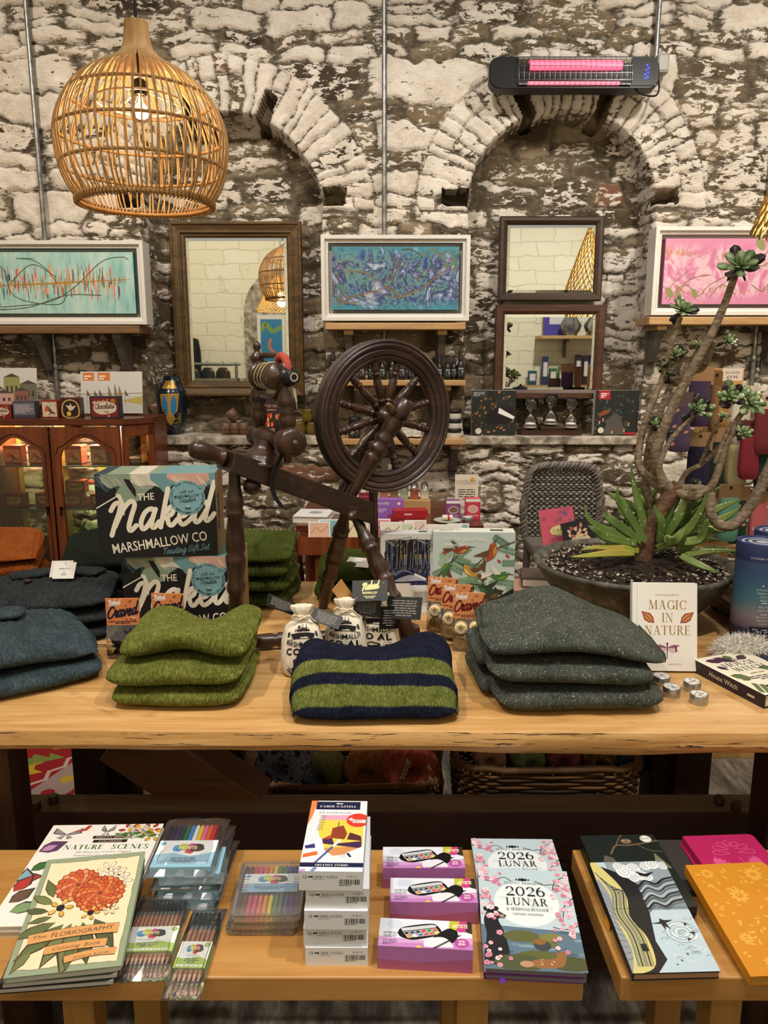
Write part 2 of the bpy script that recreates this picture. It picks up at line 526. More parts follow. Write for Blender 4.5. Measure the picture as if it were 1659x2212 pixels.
SERIF={'A':(.78,[('t',.12,0,.38,1),('T',.64,0,.38,1),('t',.2,.36,.54,.36),('S',.12,0,.12),('S',.65,0,.14)]),'B':(.62,[('T',.14,0,.14,1),('O',.3,.75,.26,.25,-90,90),('O',.3,.26,.32,.27,-90,90),('t',.1,.98,.3,.98),('t',.1,.51,.32,.51),('t',.1,.02,.3,.02),('S',.12,0,.12),('S',.12,.955,.12)]),'C':(.72,[('O',.42,.5,.4,.52,40,320),('t',.72,.66,.72,.95)]),'D':(.74,[('T',.14,0,.14,1),('O',.3,.5,.42,.5,-90,90),('t',.1,.98,.32,.98),('t',.1,.02,.32,.02),('S',.12,0,.12),('S',.12,.955,.12)]),'E':(.58,[('T',.14,0,.14,1),('t',.1,.98,.54,.98),('t',.1,.51,.46,.51),('t',.1,.02,.58,.02),('t',.54,.8,.54,1),('t',.57,0,.58,.22),('t',.46,.42,.46,.6),('S',.12,0,.12),('S',.12,.955,.12)]),'F':(.54,[('T',.14,0,.14,1),('t',.1,.98,.52,.98),('t',.1,.51,.44,.51),('t',.52,.8,.52,1),('t',.44,.42,.44,.6),('S',.14,0,.15),('S',.12,.955,.12)]),'G':(.76,[('O',.42,.5,.4,.52,40,320),('t',.72,.66,.72,.95),('T',.7,.05,.7,.42),('S',.7,.4,.14)]),'H':(.82,[('T',.14,0,.14,1),('T',.68,0,.68,1),('t',.14,.5,.68,.5)]+[(s_,a,b,.15)for a in (.14,.68)for b in (0,.955)]),'I':(.3,[('T',.15,0,.15,1),('S',.15,0,.15),('S',.15,.955,.15)]),'J':(.4,[('T',.26,.1,.26,1),('O',.12,.1,.2,.2,180,360),('S',.26,.955,.15)]),'K':(.74,[('T',.14,0,.14,1),('t',.16,.42,.6,1),('T',.3,.56,.66,0),('S',.14,0,.15),('S',.14,.955,.15),('S',.64,0,.12),('S',.6,.955,.12)]),'L':(.56,[('T',.14,0,.14,1),('t',.1,.02,.55,.02),('t',.54,0,.56,.25),('S',.14,.955,.15),('S',.12,0,.12)]),'M':(.96,[('t',.12,0,.16,1),('T',.46,.05,.18,1),('t',.46,.05,.78,1),('T',.82,0,.8,1),('S',.12,0,.12),('S',.82,0,.14),('S',.12,.955,.1),('S',.82,.955,.1)]),'N':(.82,[('t',.12,0,.12,1),('T',.68,.03,.16,1),('t',.7,0,.7,1),('S',.12,0,.12),('S',.7,.955,.12),('S',.1,.955,.1)]),'O':(.8,[('O',.4,.5,.4,.52,0,360)]),'P':(.58,[('T',.14,0,.14,1),('O',.28,.74,.3,.26,-90,90),('t',.1,.98,.3,.98),('t',.1,.5,.3,.5),('S',.14,0,.15),('S',.12,.955,.12)]),'R':(.7,[('T',.14,0,.14,1),('O',.28,.75,.28,.25,-90,90),('t',.1,.98,.3,.98),('t',.1,.52,.3,.52),('T',.62,0,.34,.5),('S',.14,0,.15),('S',.12,.955,.12),('S',.64,0,.1)]),'S':(.54,[('O',.27,.74,.23,.28,30,260),('O',.27,.25,.26,.28,-150,90),('t',.48,.72,.48,.95),('t',.04,.05,.04,.28)]),'T':(.66,[('T',.33,0,.33,1),('t',.03,.98,.63,.98),('t',.03,.78,.03,1),('t',.63,.78,.63,1),('S',.33,0,.16)]),'U':(.76,[('T',.14,.3,.14,1),('t',.64,.3,.64,1),('O',.385,.32,.29,.34,180,360),('S',.14,.955,.15),('S',.64,.955,.12)]),'V':(.74,[('T',.36,0,.12,1),('t',.38,0,.62,1),('S',.12,.955,.13),('S',.62,.955,.11)]),'W':(1.1,[('T',.34,0,.12,1),('t',.34,0,.56,1),('T',.78,0,.56,1),('t',.78,0,1.0,1),('S',.12,.955,.13),('S',1.0,.955,.11)]),'Y':(.7,[('T',.34,.45,.1,1),('t',.34,.45,.6,1),('T',.34,0,.34,.46),('S',.1,.955,.12),('S',.6,.955,.1),('S',.34,0,.15)]),'0':(.66,[('O',.33,.5,.33,.52,0,360)]),'1':(.34,[('T',.18,0,.18,1),('S',.18,0,.16),('t',.02,.84,.16,.97)]),'2':(.6,[('O',.29,.7,.29,.32,-30,170),('t',.05,.04,.5,.55),('T',.04,.06,.6,.06)]),'6':(.62,[('O',.31,.32,.31,.34,0,360),('O',.46,.45,.46,.6,105,185)]),'&':(.8,[('O',.32,.76,.2,.25,0,360),('O',.32,.26,.3,.28,60,330),('T',.72,0,.26,.62),('t',.6,.2,.72,.5)]),'-':(.3,[('t',.02,.4,.28,.4)]),}
def vnoise(x,y,f,seed,z=None):
 rs=np.random.RandomState(seed)
 n=64
 t=rs.rand(n,n)
 xf,yf=x*f,y*f
 xi,yi=np.floor(xf).astype(int),np.floor(yf).astype(int)
 a,b=xf-xi,yf-yi
 a=a*a*(3-2*a);b=b*b*(3-2*b)
 x0,x1,y0,y1=xi%n,(xi+1)%n,yi%n,(yi+1)%n
 return (t[x0,y0]*(1-a)+t[x1,y0]*a)*(1-b)+(t[x0,y1]*(1-a)+t[x1,y1]*a)*b
def fbm(x,y,f,seed,oct=4):
 r=0;a=.5;q=0
 for i in range(oct):
  r=r+a*vnoise(x+i*3.7,y+i*1.3,f,seed+i);q+=a
  a*=.5;f*=2.1
 return r/q
def gridmesh(name,V,mat,uv=None,attrs=None,smooth=True,wrapv=False):
 """V: (nu, nv, 3) array -> mesh object; wrapv joins the last column to the first"""
 nu,nv=V.shape[:2]
 idx=np.arange(nu*nv).reshape(nu,nv)
 if wrapv:
  a=idx[:-1,:];b=np.roll(idx,-1,1)[:-1,:];c=np.roll(idx,-1,1)[1:,:];d=idx[1:,:]
 else:
  a=idx[:-1,:-1];b=idx[:-1,1:];c=idx[1:,1:];d=idx[1:,:-1]
 q=np.stack([a,d,c,b],-1).reshape(-1,4).astype(np.int32)
 me=bpy.data.meshes.new(name)
 me.vertices.add(nu*nv);me.vertices.foreach_set('co',V.reshape(-1).astype(np.float32))
 me.loops.add(q.size);me.loops.foreach_set('vertex_index',q.reshape(-1))
 me.polygons.add(len(q));me.polygons.foreach_set('loop_start',np.arange(0,q.size,4,dtype=np.int32))
 me.polygons.foreach_set('loop_total',np.full(len(q),4,np.int32))
 me.polygons.foreach_set('use_smooth',np.full(len(q),smooth))
 me.materials.append(mat)
 for k,arr in (attrs or {}).items():
  at=me.attributes.new(k,'FLOAT','POINT');at.data.foreach_set('value',arr.reshape(-1).astype(np.float32))
 if uv is not None:
  at=me.attributes.new('knit','FLOAT_VECTOR','POINT')
  u3=np.concatenate([uv.reshape(-1,2),np.zeros((nu*nv,1))],1)
  at.data.foreach_set('vector',u3.reshape(-1).astype(np.float32))
 me.update();me.validate()
 o=bpy.data.objects.new(name,me);COL.objects.link(o)
 return o
# ================================================================ the room shell
WALL=3.75
NICHE=.20
def stone_material():
 m,nt,b=newmat('peeling_whitewashed_stone')
 N=NT(nt)
 at=lambda nm:N.node('ShaderNodeAttribute',attribute_name=nm).outputs['Fac']
 mort,rnd,whit,vous=at('mort'),at('rnd'),at('whit'),at('vous')
 v=N.coord('Object',(1,1,2.3))
 v1=N.coord('Object',(1,1,1))
 n_rag=N.noise(v,15,9,.68,.5)
 n_mid=N.noise(v,38,8,.68,.2)
 n_fine=N.noise(v1,120,4,.6)
 n_st=N.noise(v1,9,5,.6)
 wr=N.math('FRACT',N.math('MULTIPLY',rnd,37.31))
 tone=N.math('ADD',N.math('MULTIPLY',rnd,.75),N.math('MULTIPLY',n_mid,.5))
 stone=N.ramp(tone,[(.2,'#352d25'),(.42,'#54493c'),(.62,'#6d604e'),(.8,'#82725b'),(.96,'#92846e')])
 stone=N.mix(N.ramp(rnd,[(.972,0.0),(.976,.75)]),stone,'#7d4a35')
 stone=N.mix(N.ramp(n_st,[(.5,0.0),(.72,.45)]),stone,'#7a6544')
 mc=N.ramp(N.math('ADD',N.math('MULTIPLY',n_mid,.7),N.math('MULTIPLY',n_fine,.3)),[(.3,'#57503f'),(.5,'#7b705d'),(.7,'#9a8f7c')])
 mf=N.ramp(N.math('ADD',mort,N.math('MULTIPLY',N.math('SUBTRACT',n_mid,.5),.016)),[(.002,1.0),(.009,0.0)])
 base=N.mix(mf,stone,mc)
 e=N.math('MULTIPLY',N.math('MINIMUM',mort,.013),9.0)
 k=N.math('ADD',N.math('ADD',n_rag,N.math('MULTIPLY',n_mid,.36)),N.math('ADD',whit,N.math('ADD',e,N.math('MULTIPLY',N.math('SUBTRACT',wr,.5),.22))))
 pf=N.ramp(k,[(.722,0.0),(.738,1.0)])
 white=N.ramp(N.math('ADD',N.math('MULTIPLY',n_st,.6),N.math('MULTIPLY',n_fine,.4)),[(.25,'#bdb1a1'),(.5,'#e3d9cc'),(.75,'#f5f0e7')])
 crack=N.ramp(N.math('ADD',n_fine,N.math('MULTIPLY',n_rag,.5)),[(.50,1.0),(.56,0.0)])
 white=N.mix(N.math('MULTIPLY',crack,.6),white,'#6a6050')
 jm=N.math('ADD',mort,N.math('ADD',N.math('MULTIPLY',N.math('SUBTRACT',n_mid,.5),.022),N.math('MULTIPLY',N.math('SUBTRACT',n_st,.5),.016)))
 joint=N.ramp(jm,[(.0,1.0),(.0045,0.0)])
 pf=N.math('MULTIPLY',pf,N.math('SUBTRACT',1.0,N.math('MULTIPLY',joint,.9)))
 colr=N.mix(pf,base,white)
 dark=N.ramp(N.math('ADD',mort,N.math('MULTIPLY',N.math('SUBTRACT',n_rag,.5),.016)),[(-.0005,1.0),(.0012,0.0)])
 colr=N.mix(N.math('MULTIPLY',dark,.55),colr,'#2f2820')
 nt.links.new(colr,b.inputs['Base Color'])
 b.inputs['Roughness'].default_value=.85
 b.inputs['Specular IOR Level'].default_value=.15
 hgt=N.math('ADD',N.math('MULTIPLY',n_mid,.7),N.math('ADD',N.math('MULTIPLY',n_fine,.25),N.math('MULTIPLY',pf,.35)))
 N.bump(hgt,.75,.012,b)
 return m
def stone_sites(x0,x1,z0,z1,seed):
 rd=random.Random(seed)
 S=[];z=z0
 while z<z1:
  h=rd.choice((.045,.06,.08,.10,.13,.16))
  x=x0+rd.uniform(-.2,0)
  while x<x1:
   w=h*rd.uniform(1.3,3.6)+rd.uniform(0,.08)
   if h>.09 and rd.random()<.4:
    f=rd.uniform(.35,.65)
    S.append((x+w/2,z+h*f/2,w/2,h*f/2));S.append((x+w/2,z+h*(f+1)/2,w/2,h*(1-f)/2))
   else:
    S.append((x+w/2+rd.uniform(-.01,.01),z+h/2+rd.uniform(-.014,.014),w/2,h/2*rd.uniform(.9,1.15)))
   x+=w
  z+=h
 return S
def stone_cells(X,Z,sites,seed):
 nx,nz=X.shape
 xs,zs=X[:,0],Z[0,:]
 rs=np.random.RandomState(seed)
 wx=X+(fbm(X,Z,5,seed+1)-.5)*.10+(fbm(X,Z,22,seed+3,2)-.5)*.03
 wz=Z+(fbm(X,Z,4,seed+2)-.5)*.10+(fbm(X,Z,20,seed+4,2)-.5)*.025
 F1=np.full((nx,nz),9.0);F2=np.full((nx,nz),9.0);ID=np.zeros((nx,nz));SZ=np.full((nx,nz),.05)
 for cx,cz,sx,sz in sites:
  i0,i1=np.searchsorted(xs,(cx-sx*2.2-.08,cx+sx*2.2+.08));j0,j1=np.searchsorted(zs,(cz-sz*2.4-.08,cz+sz*2.4+.08))
  if i1<=i0 or j1<=j0:
   continue
  dx=np.abs(wx[i0:i1,j0:j1]-cx)/sx;dz=np.abs(wz[i0:i1,j0:j1]-cz)/sz
  d=(dx**4+dz**4)**.25
  f1=F1[i0:i1,j0:j1];f2=F2[i0:i1,j0:j1]
  near=d<f1
  F2[i0:i1,j0:j1]=np.where(near,f1,np.minimum(f2,d))
  F1[i0:i1,j0:j1]=np.where(near,d,f1)
  r=rs.rand()
  ID[i0:i1,j0:j1]=np.where(near,r,ID[i0:i1,j0:j1])
  SZ[i0:i1,j0:j1]=np.where(near,min(sx,sz),SZ[i0:i1,j0:j1])
 return np.clip(F2-F1,0,2)*SZ*.5,ID
def make_stone_wall():
 st=.0075
 xs=np.arange(-2.75,2.75,st);zs=np.arange(-.05,3.6,st)
 X,Z=np.meshgrid(xs,zs,indexing='ij')
 e_f,id_f=stone_cells(X,Z,stone_sites(-2.8,2.8,-.1,3.7,5),11)
 e_n,id_n=stone_cells(X,Z,stone_sites(-2.8,2.8,-.1,3.7,9),47)
 ledge=P(500,942,WALL).z
 jx=(fbm(X,Z,7,91)-.5)*.035;jz=(fbm(X,Z,7,92)-.5)*.035
 inside=np.zeros_like(X);mort=e_f.copy();rnd=id_f.copy();vous=np.zeros_like(X)
 whit=(fbm(X,Z,1.1,33,3)-.5)*.34
 whit+=np.clip((Z-1.9)/1.2,-.1,1)*.06+np.clip(X/2,-1,1)*.03
 hole=np.zeros_like(X)
 arches=[]
 for (pl,pr,pc,cr)in ((312,697,505,243),(1008,1402,1203,232)):
  xl,xr=P(pl,600,WALL).x,P(pr,600,WALL).x
  hw=(xr-xl)/2;xc=(xl+xr)/2;zs_=P(pc,cr,WALL).z-hw
  arches.append((xc,hw,zs_))
  px,pz=X+jx-xc,Z+jz-zs_
  rr=np.hypot(px,pz)
  ins=np.where(pz>0,rr<hw,np.abs(px)<hw)&(Z>ledge)
  edge=np.where(pz>0,hw-rr,hw-np.abs(px))
  inside=np.maximum(inside,np.where(ins,np.clip(edge/.012,0,1),0))
  th=np.arctan2(pz,px);ro=hw+.235+(fbm(X,Z,5,77)-.5)*.06
  ring=(rr>hw-.01)&(rr<ro)&(pz>-.02)
  rd=np.random.RandomState(int(pl));b=[0.0]
  while b[-1]<PI:
   b.append(b[-1]+rd.uniform(.075,.15))
  b=np.array(b);th2=np.clip(th+(fbm(X,Z,14,55)-.5)*.05,0,PI)
  ix=np.clip(np.searchsorted(b,th2)-1,0,len(b)-2)
  de=np.minimum(th2-b[ix],b[ix+1]-th2)*rr
  cut=hw+np.where(rd.rand(len(b))[ix]>.45,.125+.03*rd.rand(len(b))[ix],9)
  de=np.minimum(de,np.abs(rr-cut));de=np.minimum(de,np.minimum(np.abs(rr-hw)+.012,np.abs(ro-rr)))
  mort=np.where(ring,de,mort)
  rnd=np.where(ring,(rd.rand(len(b))[ix]*.83+.31*(rr>cut))%1,rnd)
  whit=np.where(ring,.055+.16*(rd.rand(len(b))[ix]-.25),whit)
  whit=np.where(ins,whit-.085,whit)
  vous=np.where(ring,1,vous)
  for sgn in (-1,1):
   hx,hz=sgn*(hw+.055),.055
   hole=np.maximum(hole,((np.abs(px-hx)<.055)&(np.abs(pz-hz)<.034)))
   a=PI/2+sgn*.38
   la=rr*np.cos(th-a);ta=rr*np.sin(th-a)
   hole=np.maximum(hole,((np.abs(ta)<.028)&(la>hw-.03)&(la<hw+.12)))
 niche=inside>.5
 mort=np.where(niche,e_n,mort);rnd=np.where(niche,id_n,rnd)
 low=(Z<1.95)&~niche
 whit=np.where(low&(Z>ledge),whit-.065,whit)
 whit=np.where(hole>0,-1,whit)
 bulge=np.clip(mort/.016,0,1);bulge=bulge*(2-bulge)
 H=bulge*.018+(rnd-.5)*.014*bulge+(fbm(X,Z,9,21)-.5)*.022+(fbm(X,Z,30,23,3)-.5)*.012
 Y=WALL+.008+inside*NICHE+hole*.11-H
 V=np.stack([X,Y,Z],-1)
 o=gridmesh('wall_back',V[::-1],stone_material(),attrs={'mort':mort[::-1],'rnd':rnd[::-1],'whit':whit[::-1],'vous':vous[::-1]})
 o['kind']='structure'
 return ledge,arches
LEDGE,ARCH=make_stone_wall()
ledge_mat=speckle('ledge_stone',[(.3,'#4c443a'),(.45,'#8b8172'),(.6,'#c9beae')],14,.85,.6,.01,8,0,(1,1,1))
for (xc,hw,zs_)in ARCH:
 mb=MB();mb.box((xc,WALL+NICHE/2-.01,LEDGE-.02),(hw*2+.02,NICHE+.05,.04),ledge_mat)
 mb.build('trim_1',None,.006)['kind']='structure'
m,nt,b=newmat('worn_slate_floor')
N=NT(nt)
v=N.coord('Object',(1,.28,1),(0,0,.55))
n1=N.noise(v,9,9,.72,.25);n2=N.noise(v,40,5,.6)
nt.links.new(N.ramp(N.math('ADD',N.math('MULTIPLY',n1,.7),N.math('MULTIPLY',n2,.3)),[(.36,'#35322e'),(.47,'#635d55'),(.56,'#948a7c'),(.66,'#c2b7a5')]),b.inputs['Base Color'])
b.inputs['Roughness'].default_value=.6
N.bump(n1,.9,.03,b)
mb=MB();mb.box((0,.95,-.03),(6.4,6.0,.06),m)
tag(mb.build('floor'),kind='structure')
BACKY=-1.9
m,nt,b=newmat('cream_painted_blocks')
N=NT(nt)
tc=N.coord('Object')
sep=N.node('ShaderNodeSeparateXYZ',{0:tc});cmb=N.node('ShaderNodeCombineXYZ',{0:sep.outputs[0],1:sep.outputs[2]})
nz=N.node('ShaderNodeTexNoise',{'Vector':tc,'Scale':6.0})
wv=N.node('ShaderNodeVectorMath',{0:cmb.outputs[0],1:N.node('ShaderNodeVectorMath',{0:nz.outputs[1],'Scale':.09},operation='SCALE').outputs[0]},operation='ADD')
br=N.node('ShaderNodeTexBrick',{'Vector':wv.outputs[0],'Scale':1.0,'Color1':lin('#efe9d6'),'Color2':lin('#e9e2cc'),'Mortar':lin('#dad3be'),'Mortar Size':.006,'Brick Width':.42,'Row Height':.17,'Mortar Smooth':.6})
nt.links.new(N.mix(N.ramp(N.noise(tc,5,6,.7),[(.62,0.0),(.7,.5)]),br.outputs[0],'#8f8668'),b.inputs['Base Color'])
b.inputs['Roughness'].default_value=.7
N.bump(N.math('SUBTRACT',N.noise(tc,9,5),N.math('MULTIPLY',br.outputs[1],.6)),.6,.02,b)
CREAM=m
mb=MB();mb.box((0,BACKY-.05,1.75),(6.4,.1,3.6),m)
tag(mb.build('wall_front'),kind='structure')
mb=MB();mb.box((-3.15,.95,1.75),(.1,5.8,3.6),m)
tag(mb.build('wall_left'),kind='structure')
mb=MB();mb.box((3.15,.95,1.75),(.1,5.8,3.6),m)
tag(mb.build('wall_right'),kind='structure')
ZINC=speckle('galvanised_steel',[(.3,'#6f706f'),(.6,'#9b9b98'),(.8,'#b8b7b2')],40,.38,.05,.001,3,.85)
def conduit(px,py,z0,z1,label,Y=3.715,clips=()):
 x=P(px,py,Y).x
 t=thing('electrical_conduit',label,'conduit',(x,Y,z0),group='steel conduits on the stone wall')
 mb=MB();mb.lathe([(.011,0),(.011,z1-z0)],ZINC,12);mb.build('pipe',t)
 for c in clips:
  mb=MB();mb.lathe([(.015,c-z0-.012),(.016,c-z0-.01),(.016,c-z0+.01),(.015,c-z0+.012)],ZINC,12)
  mb.box((.022,.006,c-z0),(.02,.012,.018),ZINC);mb.box((-.022,.006,c-z0),(.02,.012,.018),ZINC)
  mb.build('clip',t)
conduit(97,515,P(97,895,3.7).z,3.6,'long steel conduit running down behind the pale teal painting',clips=(P(125,792,3.7).z,))
conduit(830,500,1.45,3.6,'steel conduit running down behind the blue swirl painting')
conduit(1421,60,P(1421,165,3.7).z,3.6,'short steel conduit dropping to the right end of the heater')
conduit(1631,745,.9,3.6,'steel conduit beside the pink painting above the sock stand',clips=(P(1630,775,3.7).z,))
HB=C('#0c0c0d',.35);HG=C('#131314',.25,0,.5,.5)
hy=3.60
pa,pb=P(1057,155,hy),P(1425,157,hy)
hz=P(1240,156,hy).z
hw_=(pb.x-pa.x)/2;hh=.068
t=thing('infrared_heater','black bar heater with glowing pink tube mounted on the stone wall','heater',((pa.x+pb.x)/2,hy,hz),rx=R(-10))
mb=MB()
n=10
outl=[]
rc=.045
for cx,cz,a0 in ((hw_-rc,hh-rc,0),(-hw_+rc,hh-rc,90),(-hw_+rc,-hh+rc,180),(hw_-rc,-hh+rc,270)):
 for i in range(7):
  a=R(a0+i*15);outl.append((cx+rc*math.cos(a),cz+rc*math.sin(a)))
wx0,wx1=-hw_*.66,hw_*.66
mb.loft([[(x*s,y,z*s)for x,z in outl]for y,s in ((.07,.9),(.05,1),(.004,1),(0,.985))],HB,True,True,False)
mb.build('housing',t)
mb=MB()
SIL=C('#d9d6d2',.12,1.0)
prof=[(-.004,.058),(-.004,.05),(.012,.03),(.018,0),(.012,-.03),(-.004,-.05),(-.004,-.058)]
prof=[(y-.006,z)for y,z in prof]
mb.add([(wx0,y,z)for y,z in prof]+[(wx1,y,z)for y,z in prof],[(i,i+7,i+8,i+1)for i in range(6)],SIL)
mb.build('reflector',t)
mb=MB();mb.tube([(wx0+.05,-.008,.022),(wx1-.04,-.008,.022)],.017,glow('#ff5c78',1.2),14);mb.build('heating_tube',t)
mb=MB();mb.tube([(wx0+.04,-.006,-.05),(wx1-.05,-.006,-.05)],.007,glow('#ff6f86',1.1),10);mb.build('heating_tube',t)
mb=MB()
CH=C('#8f8b88',.25,1.0)
for i in range(23):
 x=wx0+(wx1-wx0)*i/22
 mb.tube([(x,-.012,.06),(x,-.024,.03),(x,-.024,-.03),(x,-.012,-.06)],.0011,CH,4)
for z in (.045,.015,-.015,-.045):
 mb.tube([(wx0,-.025,z),(wx1,-.025,z)],.0012,CH,4)
mb.build('wire_guard',t)
mb=MB();mb.box((wx1+(hw_-wx1)*.45,-.001,0),((hw_-wx1)*.85,.006,hh*1.7),HG)
pen=Pen(mb,(wx1+.045,-.0045,-.03),(1,0,0),(0,0,1))
BL=glow('#1a2cff',2.2)
for i,(x,z)in enumerate(((.012,.0),(.022,.006),(.012,.017),(.024,.024),(.016,.036),(.027,.044),(.02,.056))):
 pen.rect(x,z,.009,.006,BL)
 pen.rect(x+.003,z-.004,.003,.004,BL)
mb.build('control_panel',t)
mb=MB();mb.tube(smoothpath([(hw_*.72,.02,-.06),(hw_*.8,-.01,-.10),(hw_*.95,.0,-.10),(hw_+.012,.04,-.05),(hw_+.02,.07,.0)],6),.004,C('#0a0a0a',.5),8);mb.build('power_cord',t)
mb=MB();mb.box((0,0,0),(.05,.05,.075),C('#8d8b86',.5));mb.box((0,-.026,0),(.04,.004,.06),C('#a5a29b',.45))
o=mb.build('junction_box',None,.003,P(1429,140,3.70))
tag(o,'small grey junction box at the right end of the heater','electrical box')
CANE=wood('rattan',('#a3783f','#c79d63','#dfbd86'),'z',30,.5,.1)
CANE_D=wood('rattan_dark',('#8d6533','#b0854a','#caa066'),'z',30,.5,.1)
py_=2.2
pc=P(316,440,py_)
zt=P(316,47,py_).z-pc.z
t=thing('pendant_lamp','large onion-shaped rattan pendant lamp with a lit filament bulb','lamp',(pc.x,py_,pc.z))
zz=lambda y:P(316,y,py_).z-pc.z
PR=[(0,.173),(zz(405),.199),(zz(370),.214),(zz(320),.2225),(zz(280),.219),(zz(240),.203),(zz(200),.174),(zz(170),.138),(zz(150),.102),(zz(135),.070),(zz(115),.044),(zz(90),.033),(zz(60),.029),(zz(48),.0285)]
PS=[tuple(p)for p in smoothpath(PR,4)]
rd=random.Random(4)
mb=MB()
NR=104
for i in range(NR):
 a=2*PI*i/NR;w1=rd.uniform(-.05,.05);w2=rd.uniform(-.045,.045);ph=rd.uniform(0,6)
 pts=[]
 for j,(z,r)in enumerate(PS):
  f=j/(len(PS)-1)
  aa=a+(w1+w2*math.sin(4*f+ph))*(1-f)*min(1,f*5+.1)*1.2
  pts.append((r*math.cos(aa),r*math.sin(aa),z))
 mb.tube(pts,.0023,CANE,5)
mb.build('cane_shade',t)
for z,r in ((zz(214),.182),(zz(292),.217),(zz(365),.211)):
 mb=MB();mb.tube([(r*math.cos(2*PI*i/48),r*math.sin(2*PI*i/48),z)for i in range(48)],.0042,CANE_D,6,True);mb.build('hoop',t)
mb=MB()
rr=.174
mb.tube([(rr*math.cos(2*PI*i/64),rr*math.sin(2*PI*i/64),0)for i in range(64)],.006,CANE_D,8,True)
for i in range(NR):
 a=2*PI*(i+.5)/NR;c,s=math.cos(a),math.sin(a)
 mb.tube([((rr-.004)*c,(rr-.004)*s,.012),((rr+.009)*c,(rr+.009)*s,.004),((rr+.008)*c,(rr+.008)*s,-.006),((rr-.004)*c,(rr-.004)*s,-.009)],.0022,CANE_D,5)
mb.build('bound_rim',t)
mb=MB();mb.tube([(.115*math.cos(2*PI*i/40),.115*math.sin(2*PI*i/40),zz(222))for i in range(40)],.0028,C('#d8c39a',.4),6,True)
for i in range(3):
 a=2*PI*i/3+.4
 mb.tube([(.115*math.cos(a),.115*math.sin(a),zz(222)),(.012*math.cos(a),.012*math.sin(a),zz(196))],.002,C('#d8c39a',.4),6)
mb.build('support_ring',t)
mb=MB();mb.lathe([(.012,zz(172)),(.018,zz(176)),(.019,zz(203)),(.015,zz(206))],C('#17130f',.45),16);mb.build('lamp_socket',t)
mb=MB();mb.lathe([(.012,zz(206)),(.014,zz(212)),(.024,zz(228)),(.029,zz(243)),(.024,zz(258)),(.010,zz(265)),(.001,zz(266))],glass('#ffe9c8',.02,.2),18,caps=False);mb.build('glass_bulb',t)
mb=MB()
for i in range(4):
 a=i*PI/2+.3
 mb.tube([(.004*math.cos(a),.004*math.sin(a),zz(210)),(.012*math.cos(a),.012*math.sin(a),zz(222)),(.012*math.cos(a),.012*math.sin(a),zz(248)),(.003*math.cos(a),.003*math.sin(a),zz(255))],.0022,glow('#ffc986',55),5)
mb.build('filament',t)
mb=MB();mb.tube([(0,0,zz(172)),(0,0,3.6-pc.z)],.004,C('#14110f',.6),6);mb.build('hanging_cable',t)
bulb_light('pendant_bulb_light',(pc.x,py_,pc.z+zz(240)),7,(1,.86,.66))
WHITE_FRAME=speckle('glittery_white_paint',[(.3,'#d6d1c9'),(.6,'#e6e2db'),(.78,'#f8f6f2')],260,.38,.3,.001,2)
def gold_swirls(pen,w,h,seed,m,n=9,wd=.0022):
 rd=random.Random(seed)
 for i in range(n):
  x,y=rd.uniform(.02,.3)*w,rd.uniform(.1,.5)*h
  pts=[(x,y)];a=rd.uniform(-.6,1)
  for j in range(6):
   a+=rd.uniform(-.9,.9);x+=w*.13;y=min(h*.94,max(h*.06,y+math.sin(a)*h*.16));pts.append((min(x,w*.97),y))
  pen.curve(pts,wd*rd.uniform(.7,1.5),m,6)
def art_material(key,stops,scale,dist,stretch=(1,1,1),fade=None):
 m,nt,b=newmat('acrylic_'+key)
 N=NT(nt)
 v=N.coord('Object',stretch)
 a=N.noise(v,scale,7,.62,dist)
 a2=N.noise(v,scale*2.7,5,.6,dist*.6)
 f=N.math('ADD',N.math('MULTIPLY',a,.7),N.math('MULTIPLY',a2,.3))
 c=N.ramp(f,stops)
 if fade:
  g=N.coord('Object');s=N.node('ShaderNodeSeparateXYZ',{0:g})
  d=N.math('ABSOLUTE',N.math('SUBTRACT',s.outputs[2],fade[1]))
  d=N.math('ADD',d,N.math('MULTIPLY',N.math('SUBTRACT',N.noise(v,9,5),.5),fade[3]))
  c=N.mix(N.ramp(N.math('DIVIDE',d,fade[2]),[(.55,0.0),(1.0,1.0)]),c,fade[0])
 nt.links.new(c,b.inputs['Base Color'])
 b.inputs['Roughness'].default_value=.35
 N.bump(f,.25,.004,b)
 return m
def box_frame(x0p,x1p,y0p,y1p,Yf,label,art,deco,edge,depth=.10):
 a,b_=P(x0p,y1p,Yf),P(x1p,y0p,Yf)
 w,h=b_.x-a.x,b_.z-a.z
 t=thing('framed_painting',label,'painting',((a.x+b_.x)/2,Yf,a.z),group='paintings in white box frames')
 mb=MB();X0,X1=-w/2,w/2
 prof=[(0,depth),(0,0),(.017,0),(.020,.014),(.032,.014),(.034,.05)]
 rings=[[(X0+o,y,o),(X1-o,y,o),(X1-o,y,h-o),(X0+o,y,h-o)]for o,y in prof]
 mb.loft(rings,WHITE_FRAME,True,False,False)
 mb.add([(X0+.034,.05,.034),(X1-.034,.05,.034),(X1-.034,.05,h-.034),(X0+.034,.05,h-.034)],[(0,1,2,3)],C('#b9b5ae',.7))
 mb.build('frame',t,.0015)
 cw,ch=w-.098,h-.098
 cz=h/2
 mb=MB();mb.box((0,.029,cz),(cw,.036,ch),edge)
 mb.add([(-cw/2,.0105,cz-ch/2),(cw/2,.0105,cz-ch/2),(cw/2,.0105,cz+ch/2),(-cw/2,.0105,cz+ch/2)],[(0,1,2,3)],art)
 pen=Pen(mb,(-cw/2,.0104,cz-ch/2),(1,0,0),(0,0,1))
 deco(pen,cw,ch)
 mb.build('canvas',t)
 return t
GOLD=C('#a8823c',.35,.6);BRONZE=C('#77602f',.4,.4);GREENISH=C('#6f7a4c',.5);AMBER=C('#b9852c',.4)
YF=3.58
